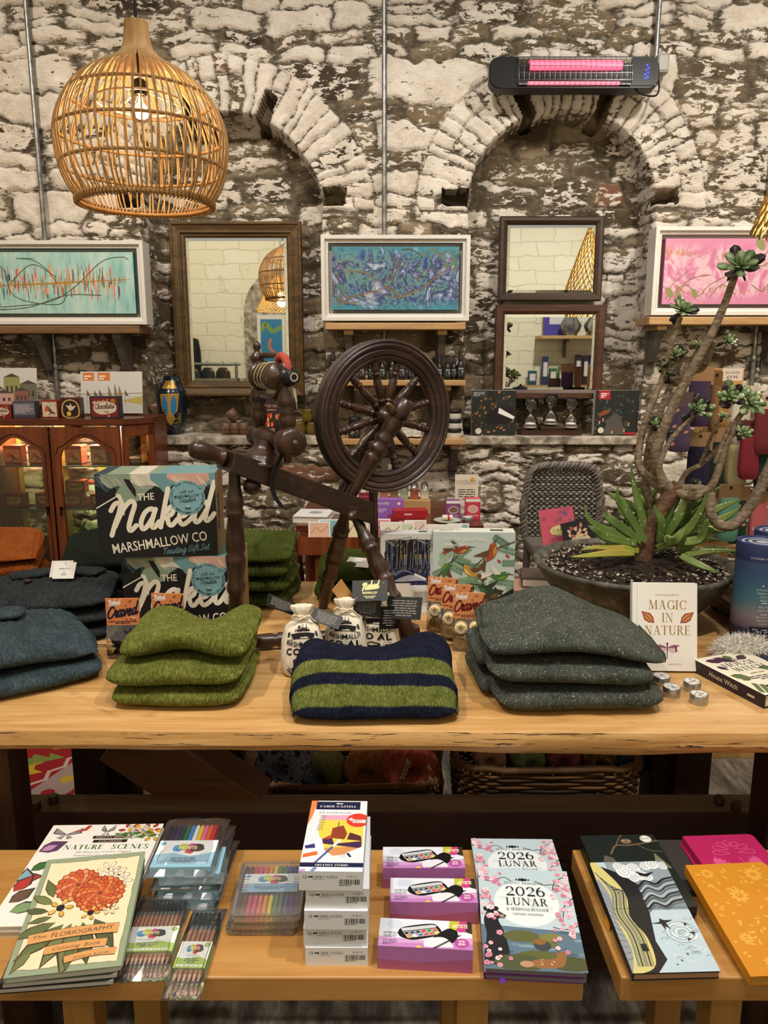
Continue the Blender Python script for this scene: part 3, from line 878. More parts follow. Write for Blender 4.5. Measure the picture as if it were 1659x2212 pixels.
def deco1(p,w,h):
 rd=random.Random(8)
 cols=['#1f5f66','#2f7a78','#c9793f','#e0a271','#d9627d','#4a8f86','#8aa08a','#e8cdb0','#7a4d63','#b9c4a6','#123f4b','#ef8f7a','#d6d8b8']
 for i in range(260):
  x=rd.uniform(.06,.9)*w;y=h*(.5+rd.uniform(-.2,.2));l=rd.uniform(.1,.3)*h;q=rd.uniform(.002,.007)
  p.strip([(x,y-l/2),(x,y-l*.3),(x,y+l*.3),(x,y+l/2)],[.0006,q,q,.0006],C(rd.choice(cols+['#b5d2cb','#9cc4be','#d3ddd0']),.4))
 for i in range(110):
  x=rd.uniform(.05,.95)*w;y=h*(.45+.10*x/w);l=rd.uniform(.01,.09)*h
  p.strip([(x,y-l*.8),(x,y+l)],rd.uniform(.001,.0025),AMBER)
 p.strip([(.0,h*.44),(w*.5,h*.5),(w*.97,h*.56)],[.001,.006,.001],AMBER)
 for q in ([(.02,.1),(.2,.12),(.45,.2),(.62,.45),(.8,.85),(.93,.92),(.97,.88)],[(.05,.55),(.1,.3),(.05,.1),(.15,.06)],[(.1,.85),(.17,.7),(.2,.35),(.3,.2),(.5,.15),(.56,.3)],[(.25,.9),(.36,.87),(.45,.7),(.5,.5)],[(.02,.06),(.3,.1),(.55,.3),(.78,.3)],[(.1,.75),(.06,.45),(.12,.35)],[(.2,.5),(.35,.8),(.5,.6)]):
  p.curve([(a*w,b*h)for a,b in q],.0032,C('#55603f',.5),6)
 p.curve([(.03*w,.1*h),(.08*w,.22*h),(.12*w,.14*h),(.04*w,.06*h)],.008,GREENISH,6)
 for i in range(7):
  p.disc(w*(.29+.012*i),h*.9,.0022,C('#15221f',.3),8)
def deco2(p,w,h):
 for q in ([(.02,.9),(.05,.72),(.15,.62),(.3,.55),(.34,.3),(.3,.15)],[(.02,.1),(.1,.2),(.25,.25),(.45,.4),(.5,.7),(.6,.95),(.75,.85),(.95,.95)],[(.05,.6),(.02,.35),(.06,.15),(.2,.08)],[(.1,.6),(.25,.6),(.4,.4),(.55,.2),(.65,.4),(.72,.62),(.8,.66)],[(.35,.3),(.5,.2),(.7,.35),(.9,.62),(.98,.66)],[(.42,.45),(.5,.6),(.62,.85)],[(.42,.38),(.55,.25),(.7,.32),(.86,.6)],[(.03,.05),(.15,.2),(.3,.28)],[(.05,.15),(.2,.12),(.3,.3)],[(.85,.6),(.9,.8),(.85,.92)],[(.88,.66),(.95,.85),(.98,.95)],[(.95,.6),(.97,.75),(.92,.8)]):
  p.curve([(a*w,b*h)for a,b in q],.003,C('#97713a',.35,.4),6)
 for q in ([(.72,.9),(.8,.95),(.88,.8),(.9,.68)],[(.9,.7),(.97,.75),(.94,.9)],[(.03,.3),(.06,.4),(.1,.3),(.05,.2)]):
  p.curve([(a*w,b*h)for a,b in q],.012,C('#5d7d6d',.5),6)
 for i in range(16):
  p.disc(w*(.55+.011*i),h*(.96-.0011*(i-4)**2),.0026,C('#10161e',.3),8)
 for i in range(8):
  p.disc(w*(.09+.012*i),h*(.1-.004*i),.0022,C('#10161e',.3),8)
def deco3(p,w,h):
 rd=random.Random(5)
 for i in range(70):
  x=rd.choice((rd.uniform(.0,.3),rd.uniform(.4,.95)))*w;y=h*(.78-.25*x/w);l=rd.uniform(.02,.13)*h
  p.strip([(x,y),(x,y+l)],rd.uniform(.0012,.003),C('#b08a34',.35,.3))
 for i in range(50):
  x=rd.uniform(.1,.95)*w;y=h*(.25+.04*math.sin(x*30));l=rd.uniform(.02,.1)*h
  p.strip([(x,y-l),(x,y)],rd.uniform(.0012,.003),C('#b08a34',.35,.3))
 for q in ([(.03,.08),(.08,.3),(.2,.5)],[(.05,.05),(.14,.25),(.25,.4),(.4,.45)],[(.1,.1),(.2,.3),(.3,.12),(.4,.3),(.6,.5)],[(.4,.1),(.5,.3),(.62,.15)],[(.6,.5),(.8,.7),(.9,.9),(.85,.95)],[(.5,.3),(.7,.55),(.85,.6),(.95,.8)],[(.75,.3),(.85,.2),(.9,.35)]):
  p.curve([(a*w,b*h)for a,b in q],.003,C('#6d6a3c',.5),6)
 for x,y,r in ((.06,.18,.014),(.14,.14,.011),(.27,.17,.012),(.8,.92,.018)):
  p.disc(x*w,y*h,r,C('#8d9159',.5),10,r*1.8,.5)
teal=art_material('pale_teal',[(.35,'#7fb9b4'),(.5,'#a9cfc8'),(.62,'#c3dcd4'),(.75,'#94c0bd')],7,.6,(3,1,.6))
blue=art_material('blue_swirl',[(.3,'#1d2558'),(.4,'#34458f'),(.46,'#6f9a96'),(.5,'#23305c'),(.55,'#7d88b5'),(.6,'#bcd0c8'),(.64,'#3b5c9e'),(.72,'#5f8f86')],5.5,2.6,(1,1,1),('#3f93a5',.185,.155,.10))
pink=art_material('pink_pour',[(.3,'#b0567f'),(.42,'#cf7ba0'),(.5,'#e7c3cd'),(.56,'#c95f82'),(.62,'#ead9de'),(.7,'#a58ab8')],5,1.6,(1,1,.8),('#d58aac',.19,.125,.12))
box_frame(-62,307,519,701,YF,'white box-framed pale teal painting with a gold streak across it',teal,deco1,C('#2d6a74',.5))
box_frame(695,1017,507,693,YF,'white box-framed blue swirl painting above the spinning wheel',blue,deco2,C('#22365a',.5))
box_frame(1406,1725,489,681,YF,'white box-framed pink painting partly behind the tall succulent',pink,deco3,C('#9a4f78',.5))
OAKS=wood('shelf_pine',('#9c7447','#bb9564','#cfad7e'),'x',9,.5,.15)
GREYW=wood('grey_bracket',('#4a4640','#5d5851','#6f6a62'),'z',9,.6,.2)
WALNUT=wood('shelf_brown',('#5a3f26','#7a5937','#95724a'),'x',9,.5,.2)
def wall_shelf(x0p,x1p,ytop,mat,label,brackets,Yf=3.56,th=.03,bh=.17,down=True):
 a=P(x0p,ytop,Yf);b_=P(x1p,ytop,Yf)
 t=thing('wall_shelf',label,'shelf',((a.x+b_.x)/2,WALL,a.z),group='timber shelves on the stone wall')
 w=b_.x-a.x;d=WALL-Yf+.02
 mb=MB();mb.box((0,-d/2+.02,-th/2),(w,d,th),mat);mb.build('board',t,.003)
 for bp in brackets:
  bx=P(bp,ytop,Yf).x-(a.x+b_.x)/2
  mb=MB()
  mb.box((bx,-d/2+.03,-th-.011),(.042,d-.03,.022),OAKS if mat!=WALNUT else GREYW)
  mb.box((bx,-.01,-th-.022-bh/2),(.042,.03,bh),GREYW)
  pf=[(-.025,-th-.022),(-d*.8,-th-.022),(-d*.62,-th-.06),(-.055,-th-bh*.82),(-.025,-th-bh*.9)]
  mb.add([(bx-.016,y,z)for y,z in pf]+[(bx+.016,y,z)for y,z in pf],[(0,1,2,3,4),(9,8,7,6,5)]+[((i+1)%5,i,i+5,(i+1)%5+5)for i in range(5)],GREYW)
  for zz_ in (-th-.05,-th-bh*.95):
   mb.ball((bx+.013,-.027,zz_),.004,C('#b5b2aa',.3,.8),8,5)
  mb.build('bracket',t)
 return a.z
SH1=wall_shelf(-80,300,703,WALNUT,'brown timber shelf under the pale teal painting',(72,246),3.57,.035,.20)
SH2=wall_shelf(702,1006,697,OAKS,'pale timber shelf under the blue swirl painting',(752,957),3.57,.03,.2)
SH3=wall_shelf(1403,1760,684,OAKS,'pale timber shelf under the pink painting',(1436,1700),3.57,.035,.2)
SH4=wall_shelf(716,1006,821,OAKS,'pale timber shelf holding a row of dropper bottles',(966,775),3.60,.026,.13)
SH5=wall_shelf(736,1006,948,OAKS,'lowest pale timber shelf behind the wheel with jars and tins',(985,775),3.60,.028,.16)
MIRR=C('#eef0ea',.015,1.0)
GILT=wood('aged_gilt',('#2e1f0d','#553d1a','#7d5e2c','#1f140a'),'x',16,.42,.3,0,True)
DARKF=wood('dark_frame',('#21150f','#382619','#4c3524'),'x',12,.4,.2)
BROWNF=wood('brown_frame',('#2e1b11','#4a2d1c','#5f3d27'),'x',12,.4,.2)
def mirror(x0,x1,y0,y1,Yf,label,fm,prof,tilt=0.0,rz=0.0):
 a,b_=P(x0,y1,Yf),P(x1,y0,Yf)
 w,h=b_.x-a.x,b_.z-a.z
 t=thing('wall_mirror',label,'mirror',((a.x+b_.x)/2,Yf,a.z),rz,rx=tilt)
 fw=prof[-1][0]
 mb=MB()
 X0,X1=-w/2,w/2
 mb.loft([[(X0+o,y,o),(X1-o,y,o),(X1-o,y,h-o),(X0+o,y,h-o)]for o,y in prof],fm,True,False,False)
 mb.build('frame',t,.001)
 mb=MB();yb=prof[-1][1]-.001
 bv=.012
 r0=[(X0+fw-.002,yb,fw-.002),(X1-fw+.002,yb,fw-.002),(X1-fw+.002,yb,h-fw+.002),(X0+fw-.002,yb,h-fw+.002)]
 r1=[(X0+fw+bv,yb-.0012,fw+bv),(X1-fw-bv,yb-.0012,fw+bv),(X1-fw-bv,yb-.0012,h-fw-bv),(X0+fw+bv,yb-.0012,h-fw-bv)]
 mb.add(r0+r1,[(0,1,5,4),(1,2,6,5),(2,3,7,6),(3,0,4,7),(4,5,6,7)],MIRR)
 mb.box((0,.022,h/2),(w-.02,.006,h-.02),C('#3a2c1e',.8))
 mb.build('mirror_glass',t)
 return t
GP=[(0,.03),(0,0),(.004,-.006),(.012,-.006),(.016,.0),(.04,.006),(.043,.002),(.05,.002),(.053,.012),(.066,.014),(.069,.019),(.075,.02)]
mirror(383,650,478,856,3.85,'tall mirror in a wide antique gilt frame in the left arch',GILT,GP,0)
FP=[(0,.03),(0,0),(.006,-.004),(.02,-.004),(.034,.004),(.040,.012)]
mirror(1076,1308,466,650,3.86,'upper dark-framed wide mirror in the right arch',DARKF,FP,R(-1.2))
mirror(1066,1310,658,862,3.84,'lower brown-framed mirror in the right arch showing shelves',BROWNF,[(0,.03),(0,0),(.004,-.004),(.03,-.003),(.044,.006),(.046,.012)])
# ================================================================ the display table
TZ=.85
PINE=wood('honey_pine',('#98693a','#c49a62','#d8b57e','#5d3415'),'x',5,.42,.25,.12,True)
def edge_material():
 m,nt,b=newmat('live_edge_pine')
 N=NT(nt)
 v=N.coord('Object',(.35,3,6));v2=N.coord('Object',(1,4,22));vt=N.coord('Object',(.5,7,7))
 a=N.noise(v,5,4,.5,.4);c=N.noise(v2,9,6,.65,.6);g=N.noise(vt,9,5,.6,.5)
 colr=N.ramp(N.math('ADD',N.math('MULTIPLY',a,.5),N.math('MULTIPLY',g,.5)),[(.3,'#9a6b36'),(.48,'#bf9257'),(.66,'#d6ae76')])
 sep=N.node('ShaderNodeSeparateXYZ',{0:N.node('ShaderNodeNewGeometry').outputs['Normal']})
 front=N.ramp(N.math('MULTIPLY',sep.outputs[1],-1.0),[(.5,0.0),(.8,1.0)])
 crack=N.math('MULTIPLY',N.ramp(N.math('ADD',c,N.math('MULTIPLY',a,.25)),[(.70,0.0),(.74,1.0)]),front)
 colr=N.mix(crack,colr,'#2b1808')
 stain=N.ramp(N.noise(N.coord('Object',(.8,1.2,1)),6,6,.7,1.5),[(.6,0.0),(.74,.55)])
 colr=N.mix(stain,colr,'#6b4219')
 nt.links.new(colr,b.inputs['Base Color'])
 b.inputs['Roughness'].default_value=.4
 N.bump(N.math('SUBTRACT',N.math('MULTIPLY',g,.4),crack),.5,.004,b)
 return m
EDGE=edge_material()
DARKW=wood('dark_oak',('#1d0d05','#351a0b','#4a2812'),'z',6,.5,.2)
DARKX=wood('dark_oak_rail',('#1d0d05','#371c0c','#4d2b15'),'x',6,.5,.2)
RAILTOP=wood('dusty_rail',('#5d4a3a','#7a6350','#907a64'),'x',6,.7,.2)
tbl=thing('display_table','long live-edge pine table with dark oak trestle base carrying the knitwear','table',(0,1.9,0))
TO=Vector((0,1.9,0))
def slab_board(y0,y1,wob0,wob1,seed):
 """one thick board with wavy front and rear edges"""
 xs=np.linspace(-1.25,1.25,160)
 f0=(fbm(xs,xs*0,1.7,seed)-.5)*wob0+(fbm(xs,xs*0,9,seed+1,2)-.5)*wob0*.25
 f1=(fbm(xs,xs*0,1.9,seed+5)-.5)*wob1
 ub=(fbm(xs,xs*0,2.5,seed+7)-.5)*.018
 th=.05
 rings=[]
 for i,x in enumerate(xs):
  a,c=y0+f0[i],y1+f1[i]
  pf=[(a+.014,-th+ub[i]),(a+.003,-th+.012+ub[i]),(a-.002,-.03),(a,-.012),(a+.003,-.004),(a+.010,0),(c-.010,0),(c-.002,-.006),(c+.002,-.03),(c-.012,-th)]
  rings.append([(x,y-TO.y,TZ+z)for y,z in pf])
 mb=MB();mb.loft(rings,EDGE,True,True,True)
 o=mb.build('tabletop_board',tbl)
 es=o.modifiers.new('edge','EDGE_SPLIT');es.split_angle=R(32)
 return o
slab_board(1.366,1.805,.022,.03,3)
slab_board(1.845,2.40,.045,.03,14)
for (px,Y,w)in ((12,1.50,.072),(1684,1.50,.085)):
 mb=MB();x=P(px,1720,Y).x;mb.box((x,Y-TO.y,.40),(w,.085,.80),DARKW);mb.build('leg',tbl,.004)
for (px,w)in ((194,.10),(1497,.105)):
 x=P(px,1650,2.05).x
 mb=MB();mb.box((x,2.10-TO.y,.40),(w,.11,.80),DARKW)
 mb.box((x+(.06 if px<800 else -.06),2.12-TO.y,.36),(.1,.10,.28),DARKW)
 mb.build('leg',tbl,.004)
mb=MB();mb.box((0,1.70-TO.y,.425),(2.3,.075,.13),DARKX)
mb.add([(-1.15,1.6625-TO.y,.4902),(1.15,1.6625-TO.y,.4902),(1.15,1.7375-TO.y,.4902),(-1.15,1.7375-TO.y,.4902)],[(0,1,2,3)],RAILTOP)
mb.build('stretcher',tbl,.003)
for px,py in ((78,1737),(116,1722),(1553,1725),(1590,1738)):
 p=T(px,py+12,.49)
 mb=MB();mb.lathe([(.012,.0),(.012,.02),(.010,.022)],DARKW,12,(p.x,p.y-TO.y,.489));mb.build('peg',tbl)
mb=MB();mb.box((0,1.70-TO.y,.2),(2.3,.03,.34),DARKX);mb.build('lower_panel',tbl)
a=P(300,1600,1.76);c=P(500,1755,1.72)
mb=MB()
d=(c-a);L=d.length;ang=math.atan2(d.z,d.x)
rm=Matrix.Rotation(-ang,3,'Y')
mid=(a+c)/2
mb.box((mid.x,mid.y-TO.y+.03,mid.z),(L+.1,.11,.15),wood('brace_oak',('#3d2110','#62381b','#7b4b27'),'x',6,.5,.2),rm)
mb.build('diagonal_brace',tbl,.004)
# ================================================================ knitwear
def knit(key,cols,sw=.006,sh=.0055,fleck=None,stripes=None,bump=1.0,fuzz=.25,rough=.9,vary=1.0,rib=None):
 k=('knit',key)
 if k in MATS:
  return MATS[k]
 m,nt,b=newmat('knit_'+key)
 N=NT(nt)
 at=N.node('ShaderNodeAttribute',attribute_name='knit')
 sp=N.node('ShaderNodeSeparateXYZ',{0:at.outputs['Vector']})
 wob=N.noise(N.coord('Object'),30,3,.5)
 u=N.math('DIVIDE',N.math('ADD',sp.outputs[0],N.math('MULTIPLY',N.math('SUBTRACT',wob,.5),sw*.9)),sw)
 v0=N.math('ADD',sp.outputs[1],N.math('MULTIPLY',N.math('SUBTRACT',wob,.5),sh*1.4))
 fu=N.math('FRACT',u)
 tri=N.math('MULTIPLY',N.math('ABSOLUTE',N.math('SUBTRACT',fu,.5)),2.0)
 vv=N.math('ADD',N.math('DIVIDE',v0,sh),N.math('MULTIPLY',tri,-.95))
 leg=N.math('SINE',N.math('MULTIPLY',N.math('FRACT',N.math('MULTIPLY',u,2.0)),PI))
 row=N.math('POWER',N.math('SINE',N.math('MULTIPLY',N.math('FRACT',vv),PI)),.6)
 h=N.math('MULTIPLY',N.math('POWER',leg,.7),row)
 cell=N.node('ShaderNodeCombineXYZ',{0:N.math('FLOOR',N.math('MULTIPLY',u,2.0)),1:N.math('FLOOR',vv)})
 wn=N.node('ShaderNodeTexWhiteNoise',{'Vector':cell.outputs[0]},noise_dimensions='2D')
 marl=N.noise(N.coord('Object'),26,4,.6,.3)
 f=N.math('ADD',N.math('MULTIPLY',marl,.62),N.math('MULTIPLY',wn.outputs[0],.38*vary))
 c=N.ramp(f,[(.25,cols[0]),(.5,cols[1]),(.75,cols[2])])
 if stripes:
  vq=N.math('DIVIDE',N.math('MULTIPLY',N.math('FLOOR',vv),sh),stripes[0])
  alt=N.ramp(f,[(.25,stripes[1][0]),(.5,stripes[1][1]),(.75,stripes[1][2])])
  c=N.mix(N.ramp(vq,[(p,float(q))for p,q in stripes[2]],'CONSTANT'),c,alt)
 if fleck:
  vo=N.node('ShaderNodeTexWhiteNoise',{'Vector':cell.outputs[0]},noise_dimensions='2D')
  nf=N.noise(N.coord('Object'),260,2,.5)
  c=N.mix(N.ramp(nf,[(fleck[1],0.0),(fleck[1]+.03,1.0)]),c,fleck[0])
 nt.links.new(c,b.inputs['Base Color'])
 b.inputs['Roughness'].default_value=rough
 b.inputs['Specular IOR Level'].default_value=.1
 b.inputs['Sheen Weight'].default_value=fuzz
 b.inputs['Sheen Roughness'].default_value=.5
 b.inputs['Sheen Tint'].default_value=lin(cols[2])
 if rib:
  rr=N.math('SINE',N.math('MULTIPLY',sp.outputs[0],2*PI/rib))
  h=N.math('ADD',N.math('MULTIPLY',h,.35),rr)
 N.bump(N.math('ADD',h,N.math('MULTIPLY',marl,.5)),bump,sw*.35,b)
 MATS[k]=m
 return m
def slab(name,w,d,t,mat,parent=None,loc=(0,0,0),rz=0.0,zoff=None,top=None,seed=1,nx=110,nv=120,e=.55,endp=7,amp=.006,rib=None,shear=None,rot=None):
 """a folded piece of knitwear: soft closed slab; zoff(xn, yn) moves it, top(xn, yn) raises its upper face"""
 xn=np.sin(np.linspace(-PI/2,PI/2,nx));xn=np.sign(xn)*np.abs(xn)**.9
 a=np.linspace(0,2*PI,nv,endpoint=False)+PI*1.25
 ca,sa=np.cos(a),np.sin(a)
 cy=-np.sign(ca)*np.abs(ca)**e;cz=np.sign(sa)*np.abs(sa)**.8
 yy=cy[::-1];zz_=cz[::-1]
 yy=np.roll(yy,-np.argmin(yy+zz_));zz_=np.roll(zz_,-np.argmin(cy[::-1]+cz[::-1]))
 if zz_[2]<zz_[0]:
  yy,zz_=yy[::-1],zz_[::-1]
 Xn,Yn=np.meshgrid(xn,yy,indexing='ij');Zn=np.broadcast_to(zz_,Xn.shape)
 end=(1-np.abs(Xn)**endp*.999)**.5
 endy=1-.10*np.abs(Xn)**6
 X=Xn*w/2;Y=Yn*endy*d/2;Z=t/2+Zn*end*t/2
 X=X*(1-.06*np.abs(Yn)**6)
 fr=(Zn+1)/2
 if top is not None:
  Z=Z+top(Xn,Yn)*fr
 X=X+(fbm(Y*1.0+5,Z+2,14,seed+9,3)-.5)*amp*2.2*np.abs(Xn)**3
 Z=Z+(fbm(X+3,Y+1,13,seed,3)-.5)*amp*2*fr
 Y=Y+(fbm(X+7,Z+4,16,seed+3,3)-.5)*amp*2.0
 if rib:
  s=np.sin(2*PI*X/rib[0])*rib[1]*(1-np.abs(Xn)**12)
  Z=Z+s*(Zn>-.2)*np.abs(Zn);Y=Y-s*np.maximum(0,-Yn)**2
 if shear is not None:
  X=X+shear(Xn,Yn)
 if zoff is not None:
  Z=Z+zoff(Xn,Yn)
 V=np.stack([X,Y,Z],-1)
 seglen=np.linalg.norm(np.diff(V[nx//2],axis=0),axis=1)
 v=np.concatenate([[0],np.cumsum(seglen)])
 uv=np.stack([X,np.broadcast_to(v,X.shape)],-1)
 o=gridmesh(name,V,mat,uv,None,True,True)
 o.location=loc;o.rotation_euler=(0,0,rz)if rot is None else rot
 if parent:
  o.parent=parent
 return o
GREEN=knit('moss_mohair',('#444b18','#636a29','#8b8f4a'),.0062,.0058,None,None,1.0,.55)
TWEED=knit('grey_tweed',('#363a35','#4a4f48','#646960'),.0042,.004,('#c9c6b4',.66),None,.9,.3)
NAVY=knit('navy_green_stripe',('#0b0d1c','#15182a','#23273b'),.0046,.0042,None,(.30,('#4d5522','#68702f','#888f4d'),[(0,0),(.050/.30,1),(.092/.30,0),(.122/.30,1),(.160/.30,0)]),.9,.5)
SLATE=knit('slate_blue_wool',('#2b373d','#3d4b52','#57666c'),.0046,.0044,None,None,.9,.4)
CHARC=knit('charcoal_wool',('#23282a','#33393b','#474e50'),.0046,.0044,None,None,.9,.35)
RUST=knit('rust_rib',('#7a3a14','#9a5222','#b56c36'),.004,.004,None,None,.6,.4,.9,.6)
BOTTLE=knit('bottle_green_rib',('#141b14','#1e261d','#2d362b'),.004,.004,None,None,.6,.3,.9,.6)
OLIVE=knit('olive_rib',('#363f17','#4a5522','#616d36'),.004,.004,None,None,.6,.4,.9,.6)
MOSS=knit('dark_moss',('#2a3310','#3a4517','#4f5c25'),.004,.004,None,None,.6,.6,.9,.6)
def jumper(label,cat_group,*a,**k):
 nm=k.pop('name','folded_jumper')
 return tag(slab(nm,*a,**k),label,'jumper',cat_group)
g='moss green jumpers in the stack'
jumper('moss green jumper at the bottom of its stack of three',g,.272,.285,.044,GREEN,loc=(-.425,1.590,TZ),seed=2,zoff=lambda x,y:0*x,e=.5)
jumper('middle moss green jumper of the stack of three',g,.282,.28,.048,GREEN,loc=(-.432,1.590,TZ+.043),seed=7,zoff=lambda x,y:.002*x,top=lambda x,y:.004*np.cos(x*3),e=.5)
jumper('topmost moss green jumper with a sagging neckline',g,.268,.27,.046,GREEN,loc=(-.415,1.610,TZ+.094),seed=12,zoff=lambda x,y:.024*np.exp(-(x/.5)**2)*(y<0)*y**2-.006*x**2*(y<.2),top=lambda x,y:.006*np.exp(-((np.abs(x)-.6)/.35)**2)-.042*np.exp(-(x/.45)**2)*np.clip(y+.25,0,1.1),e=.45,endp=9)
jumper('navy and green striped jumper lying at the table edge',None,.338,.25,.098,NAVY,loc=(-.021,1.508,TZ),rz=R(1.5),seed=21,top=lambda x,y:-.052*np.clip(-y,0,1)**1.2+.022*np.exp(-((np.abs(x+.08)-.75)/.3)**2)*np.clip(y+.3,0,1.3)+.012*x*np.clip(y+.3,0,1)-.012*np.exp(-(x/.3)**2)*np.clip(y+.3,0,1),e=.6,endp=10)
g='grey tweed jumpers in the stack'
jumper('flecked grey tweed jumper at the bottom of its stack',g,.345,.29,.055,TWEED,loc=(.397,1.570,TZ),seed=31,zoff=lambda x,y:.003*x,e=.5)
jumper('middle flecked grey tweed jumper of the stack',g,.335,.29,.048,TWEED,loc=(.380,1.574,TZ+.054),seed=35,zoff=lambda x,y:-.004*x+.003*np.exp(-(x/.4)**2),e=.5)
jumper('topmost flecked grey tweed jumper peaked over the stack',g,.375,.29,.046,TWEED,loc=(.392,1.588,TZ+.110),seed=39,zoff=lambda x,y:.008*np.exp(-((x+.1)/.5)**2)-.024*np.clip(x,0,1)**1.5-.012*np.clip(-x-.5,0,1),top=lambda x,y:.03*np.exp(-((x+.15)/.45)**2)*np.clip(y+.5,0,1.2)-.012*np.clip(x,0,1),e=.5,endp=9)
tq=[o for o in COL.objects if o.name.startswith('folded_jumper')and 'tweed' in o['label']]
for i,o in enumerate(tq):
 slab('sleeve',.075,.19-.02*i,.042,TWEED,o,(-.165+.012*i,.035,.004+.003*i),R(6-5*i),seed=301+i,nx=40,nv=50,amp=.004)
g='blue-grey cardigans at the left end'
lz=R(33)
jumper('blue-grey cardigan lowest in the stack at the near left end',g,.36,.28,.045,SLATE,loc=(-.84,1.625,TZ),rz=lz,seed=51,name='folded_cardigan',e=.5)
cg=thing('folded_cardigan','topmost blue-grey cardigan of the near left stack with a collar flap','cardigan',(-.865,1.64,TZ+.052),lz,g)
slab('folded_body',.38,.29,.062,SLATE,cg,seed=53,rib=(.021,.0016),top=lambda x,y:-.018*np.clip(x,0,1)**2+.01*y,zoff=lambda x,y:-.010*np.clip(x,0,1),e=.5)
slab('collar',.17,.075,.018,SLATE,cg,(-.02,.07,.064),R(-18),seed=55,nx=40,nv=48,amp=.002)
slab('sleeve',.17,.11,.045,SLATE,cg,(.10,-.03,-.002),R(8),seed=57,nx=50,nv=60,amp=.003,zoff=lambda x,y:.006*y)
g='charcoal cardigans behind the near left stack'
for i,(lb,zz0)in enumerate((('charcoal cardigan lowest in the stack behind the blue-grey one',0),('middle charcoal cardigan of its stack of three',.041))):
 jumper(lb,g,.34,.27,.036,CHARC,loc=(-.885+.004*i,1.945,TZ+zz0),rz=R(10+i),seed=61+i,name='folded_cardigan',e=.5,nx=80,nv=90)
ct=thing('folded_cardigan','topmost charcoal cardigan with collar, brown button and white swing tag','cardigan',(-.885,1.94,TZ+.085),R(11),g)
slab('folded_body',.34,.27,.042,CHARC,ct,seed=66,rib=(.021,.0016),top=lambda x,y:.006*y,e=.5)
slab('collar',.11,.065,.016,CHARC,ct,(-.05,.07,.042),R(25),seed=67,nx=40,nv=44,amp=.002)
slab('collar',.12,.065,.016,CHARC,ct,(.075,.075,.042),R(-22),seed=68,nx=40,nv=44,amp=.002)
mb=MB();mb.lathe([(.001,.003),(.006,.005),(.0095,.004),(.010,.001),(.0095,-.001)],C('#2c1c14',.35),16);mb.build('button',ct,0,(-.045,.0,.048))
tg=MB();tg.box((0,0,0),(.055,.001,.048),C('#e9e7e2',.7))
pen=Pen(tg,(-.0275,-.0006,-.024),(1,0,0),(0,0,1))
pen.text('BIBICO',.0275,.027,.004,C('#3b3b3b'),.028,bold=.01);pen.disc(.0275,.019,.0018,C('#555555'),10);pen.lines(.018,.009,.019,.006,2,C('#666666'),3,'c')
pen.disc(.0275,.044,.0016,C('#777777'),8)
o=tg.build('swing_tag',ct,0,(.045,.01,.070),(R(-42),0,R(-8)))
tg=MB();tg.box((0,0,0),(.055,.001,.048),C('#dddad4',.7));tg.build('swing_tag',ct,0,(.036,.018,.073),(R(-42),0,R(-5)))
tg=MB();tg.tube(smoothpath([(.045,.022,.086),(.04,.055,.075),(.01,.09,.062),(.06,.095,.065),(.05,.035,.086)],5),.0012,C('#e7e2da',.8),5);tg.build('tag_string',ct)
def stack(n,label,grp,w,d,t,mat,x,y,rz,seed,rib=None,last=None,toplast=None,zz0=TZ):
 names={2:['lower','upper'],3:['bottom','middle','top'],4:['bottom','second','third','top']}[n]
 for i in range(n):
  jumper(label%names[i],grp,w*(1-.02*i),d,t*(1.1 if i==n-1 else 1),mat,loc=(x+.006*(i%2),y,zz0+i*t*1.02),rz=rz+R(2*i),seed=seed+i,e=.5,nx=90,nv=70,amp=.005,rib=rib,top=toplast if i==n-1 else None)
stack(4,'rust ribbed jumper, %s of its stack of four','rust ribbed jumpers',.36,.29,.045,RUST,-1.19,2.19,R(14),71,(.014,.0028),toplast=lambda x,y:.02*y-.012*np.clip(x,0,1))
stack(3,'bottle green ribbed jumper, %s of its stack of three','bottle green ribbed jumpers',.30,.30,.054,BOTTLE,-.81,2.255,R(12),81,(.014,.0028),toplast=lambda x,y:.018*y)
stack(4,'olive green ribbed jumper, %s of its stack of four','olive ribbed jumpers',.31,.28,.042,OLIVE,-.42,2.24,R(-4),91,(.014,.0028),toplast=lambda x,y:.012*y)
stack(2,'dark moss jumper beside the badger puzzle, %s of two','dark moss jumpers',.21,.24,.048,MOSS,-.105,2.285,0,101,None,toplast=lambda x,y:.012*np.cos(x*1.5))
mb=MB();mb.box((0,0,0),(.075,.001,.05),C('#e4e1da',.7));pen=Pen(mb,(-.0375,-.0006,-.025),(1,0,0),(0,0,1));pen.lines(.02,.02,.035,.008,2,C('#777'+'777'),4,'c')
o=mb.build('price_card',None,0,(-.075,2.20,TZ+.113),(R(-72),0,R(-18)));tag(o,'white paper swing ticket lying on the dark moss jumper','price tag')
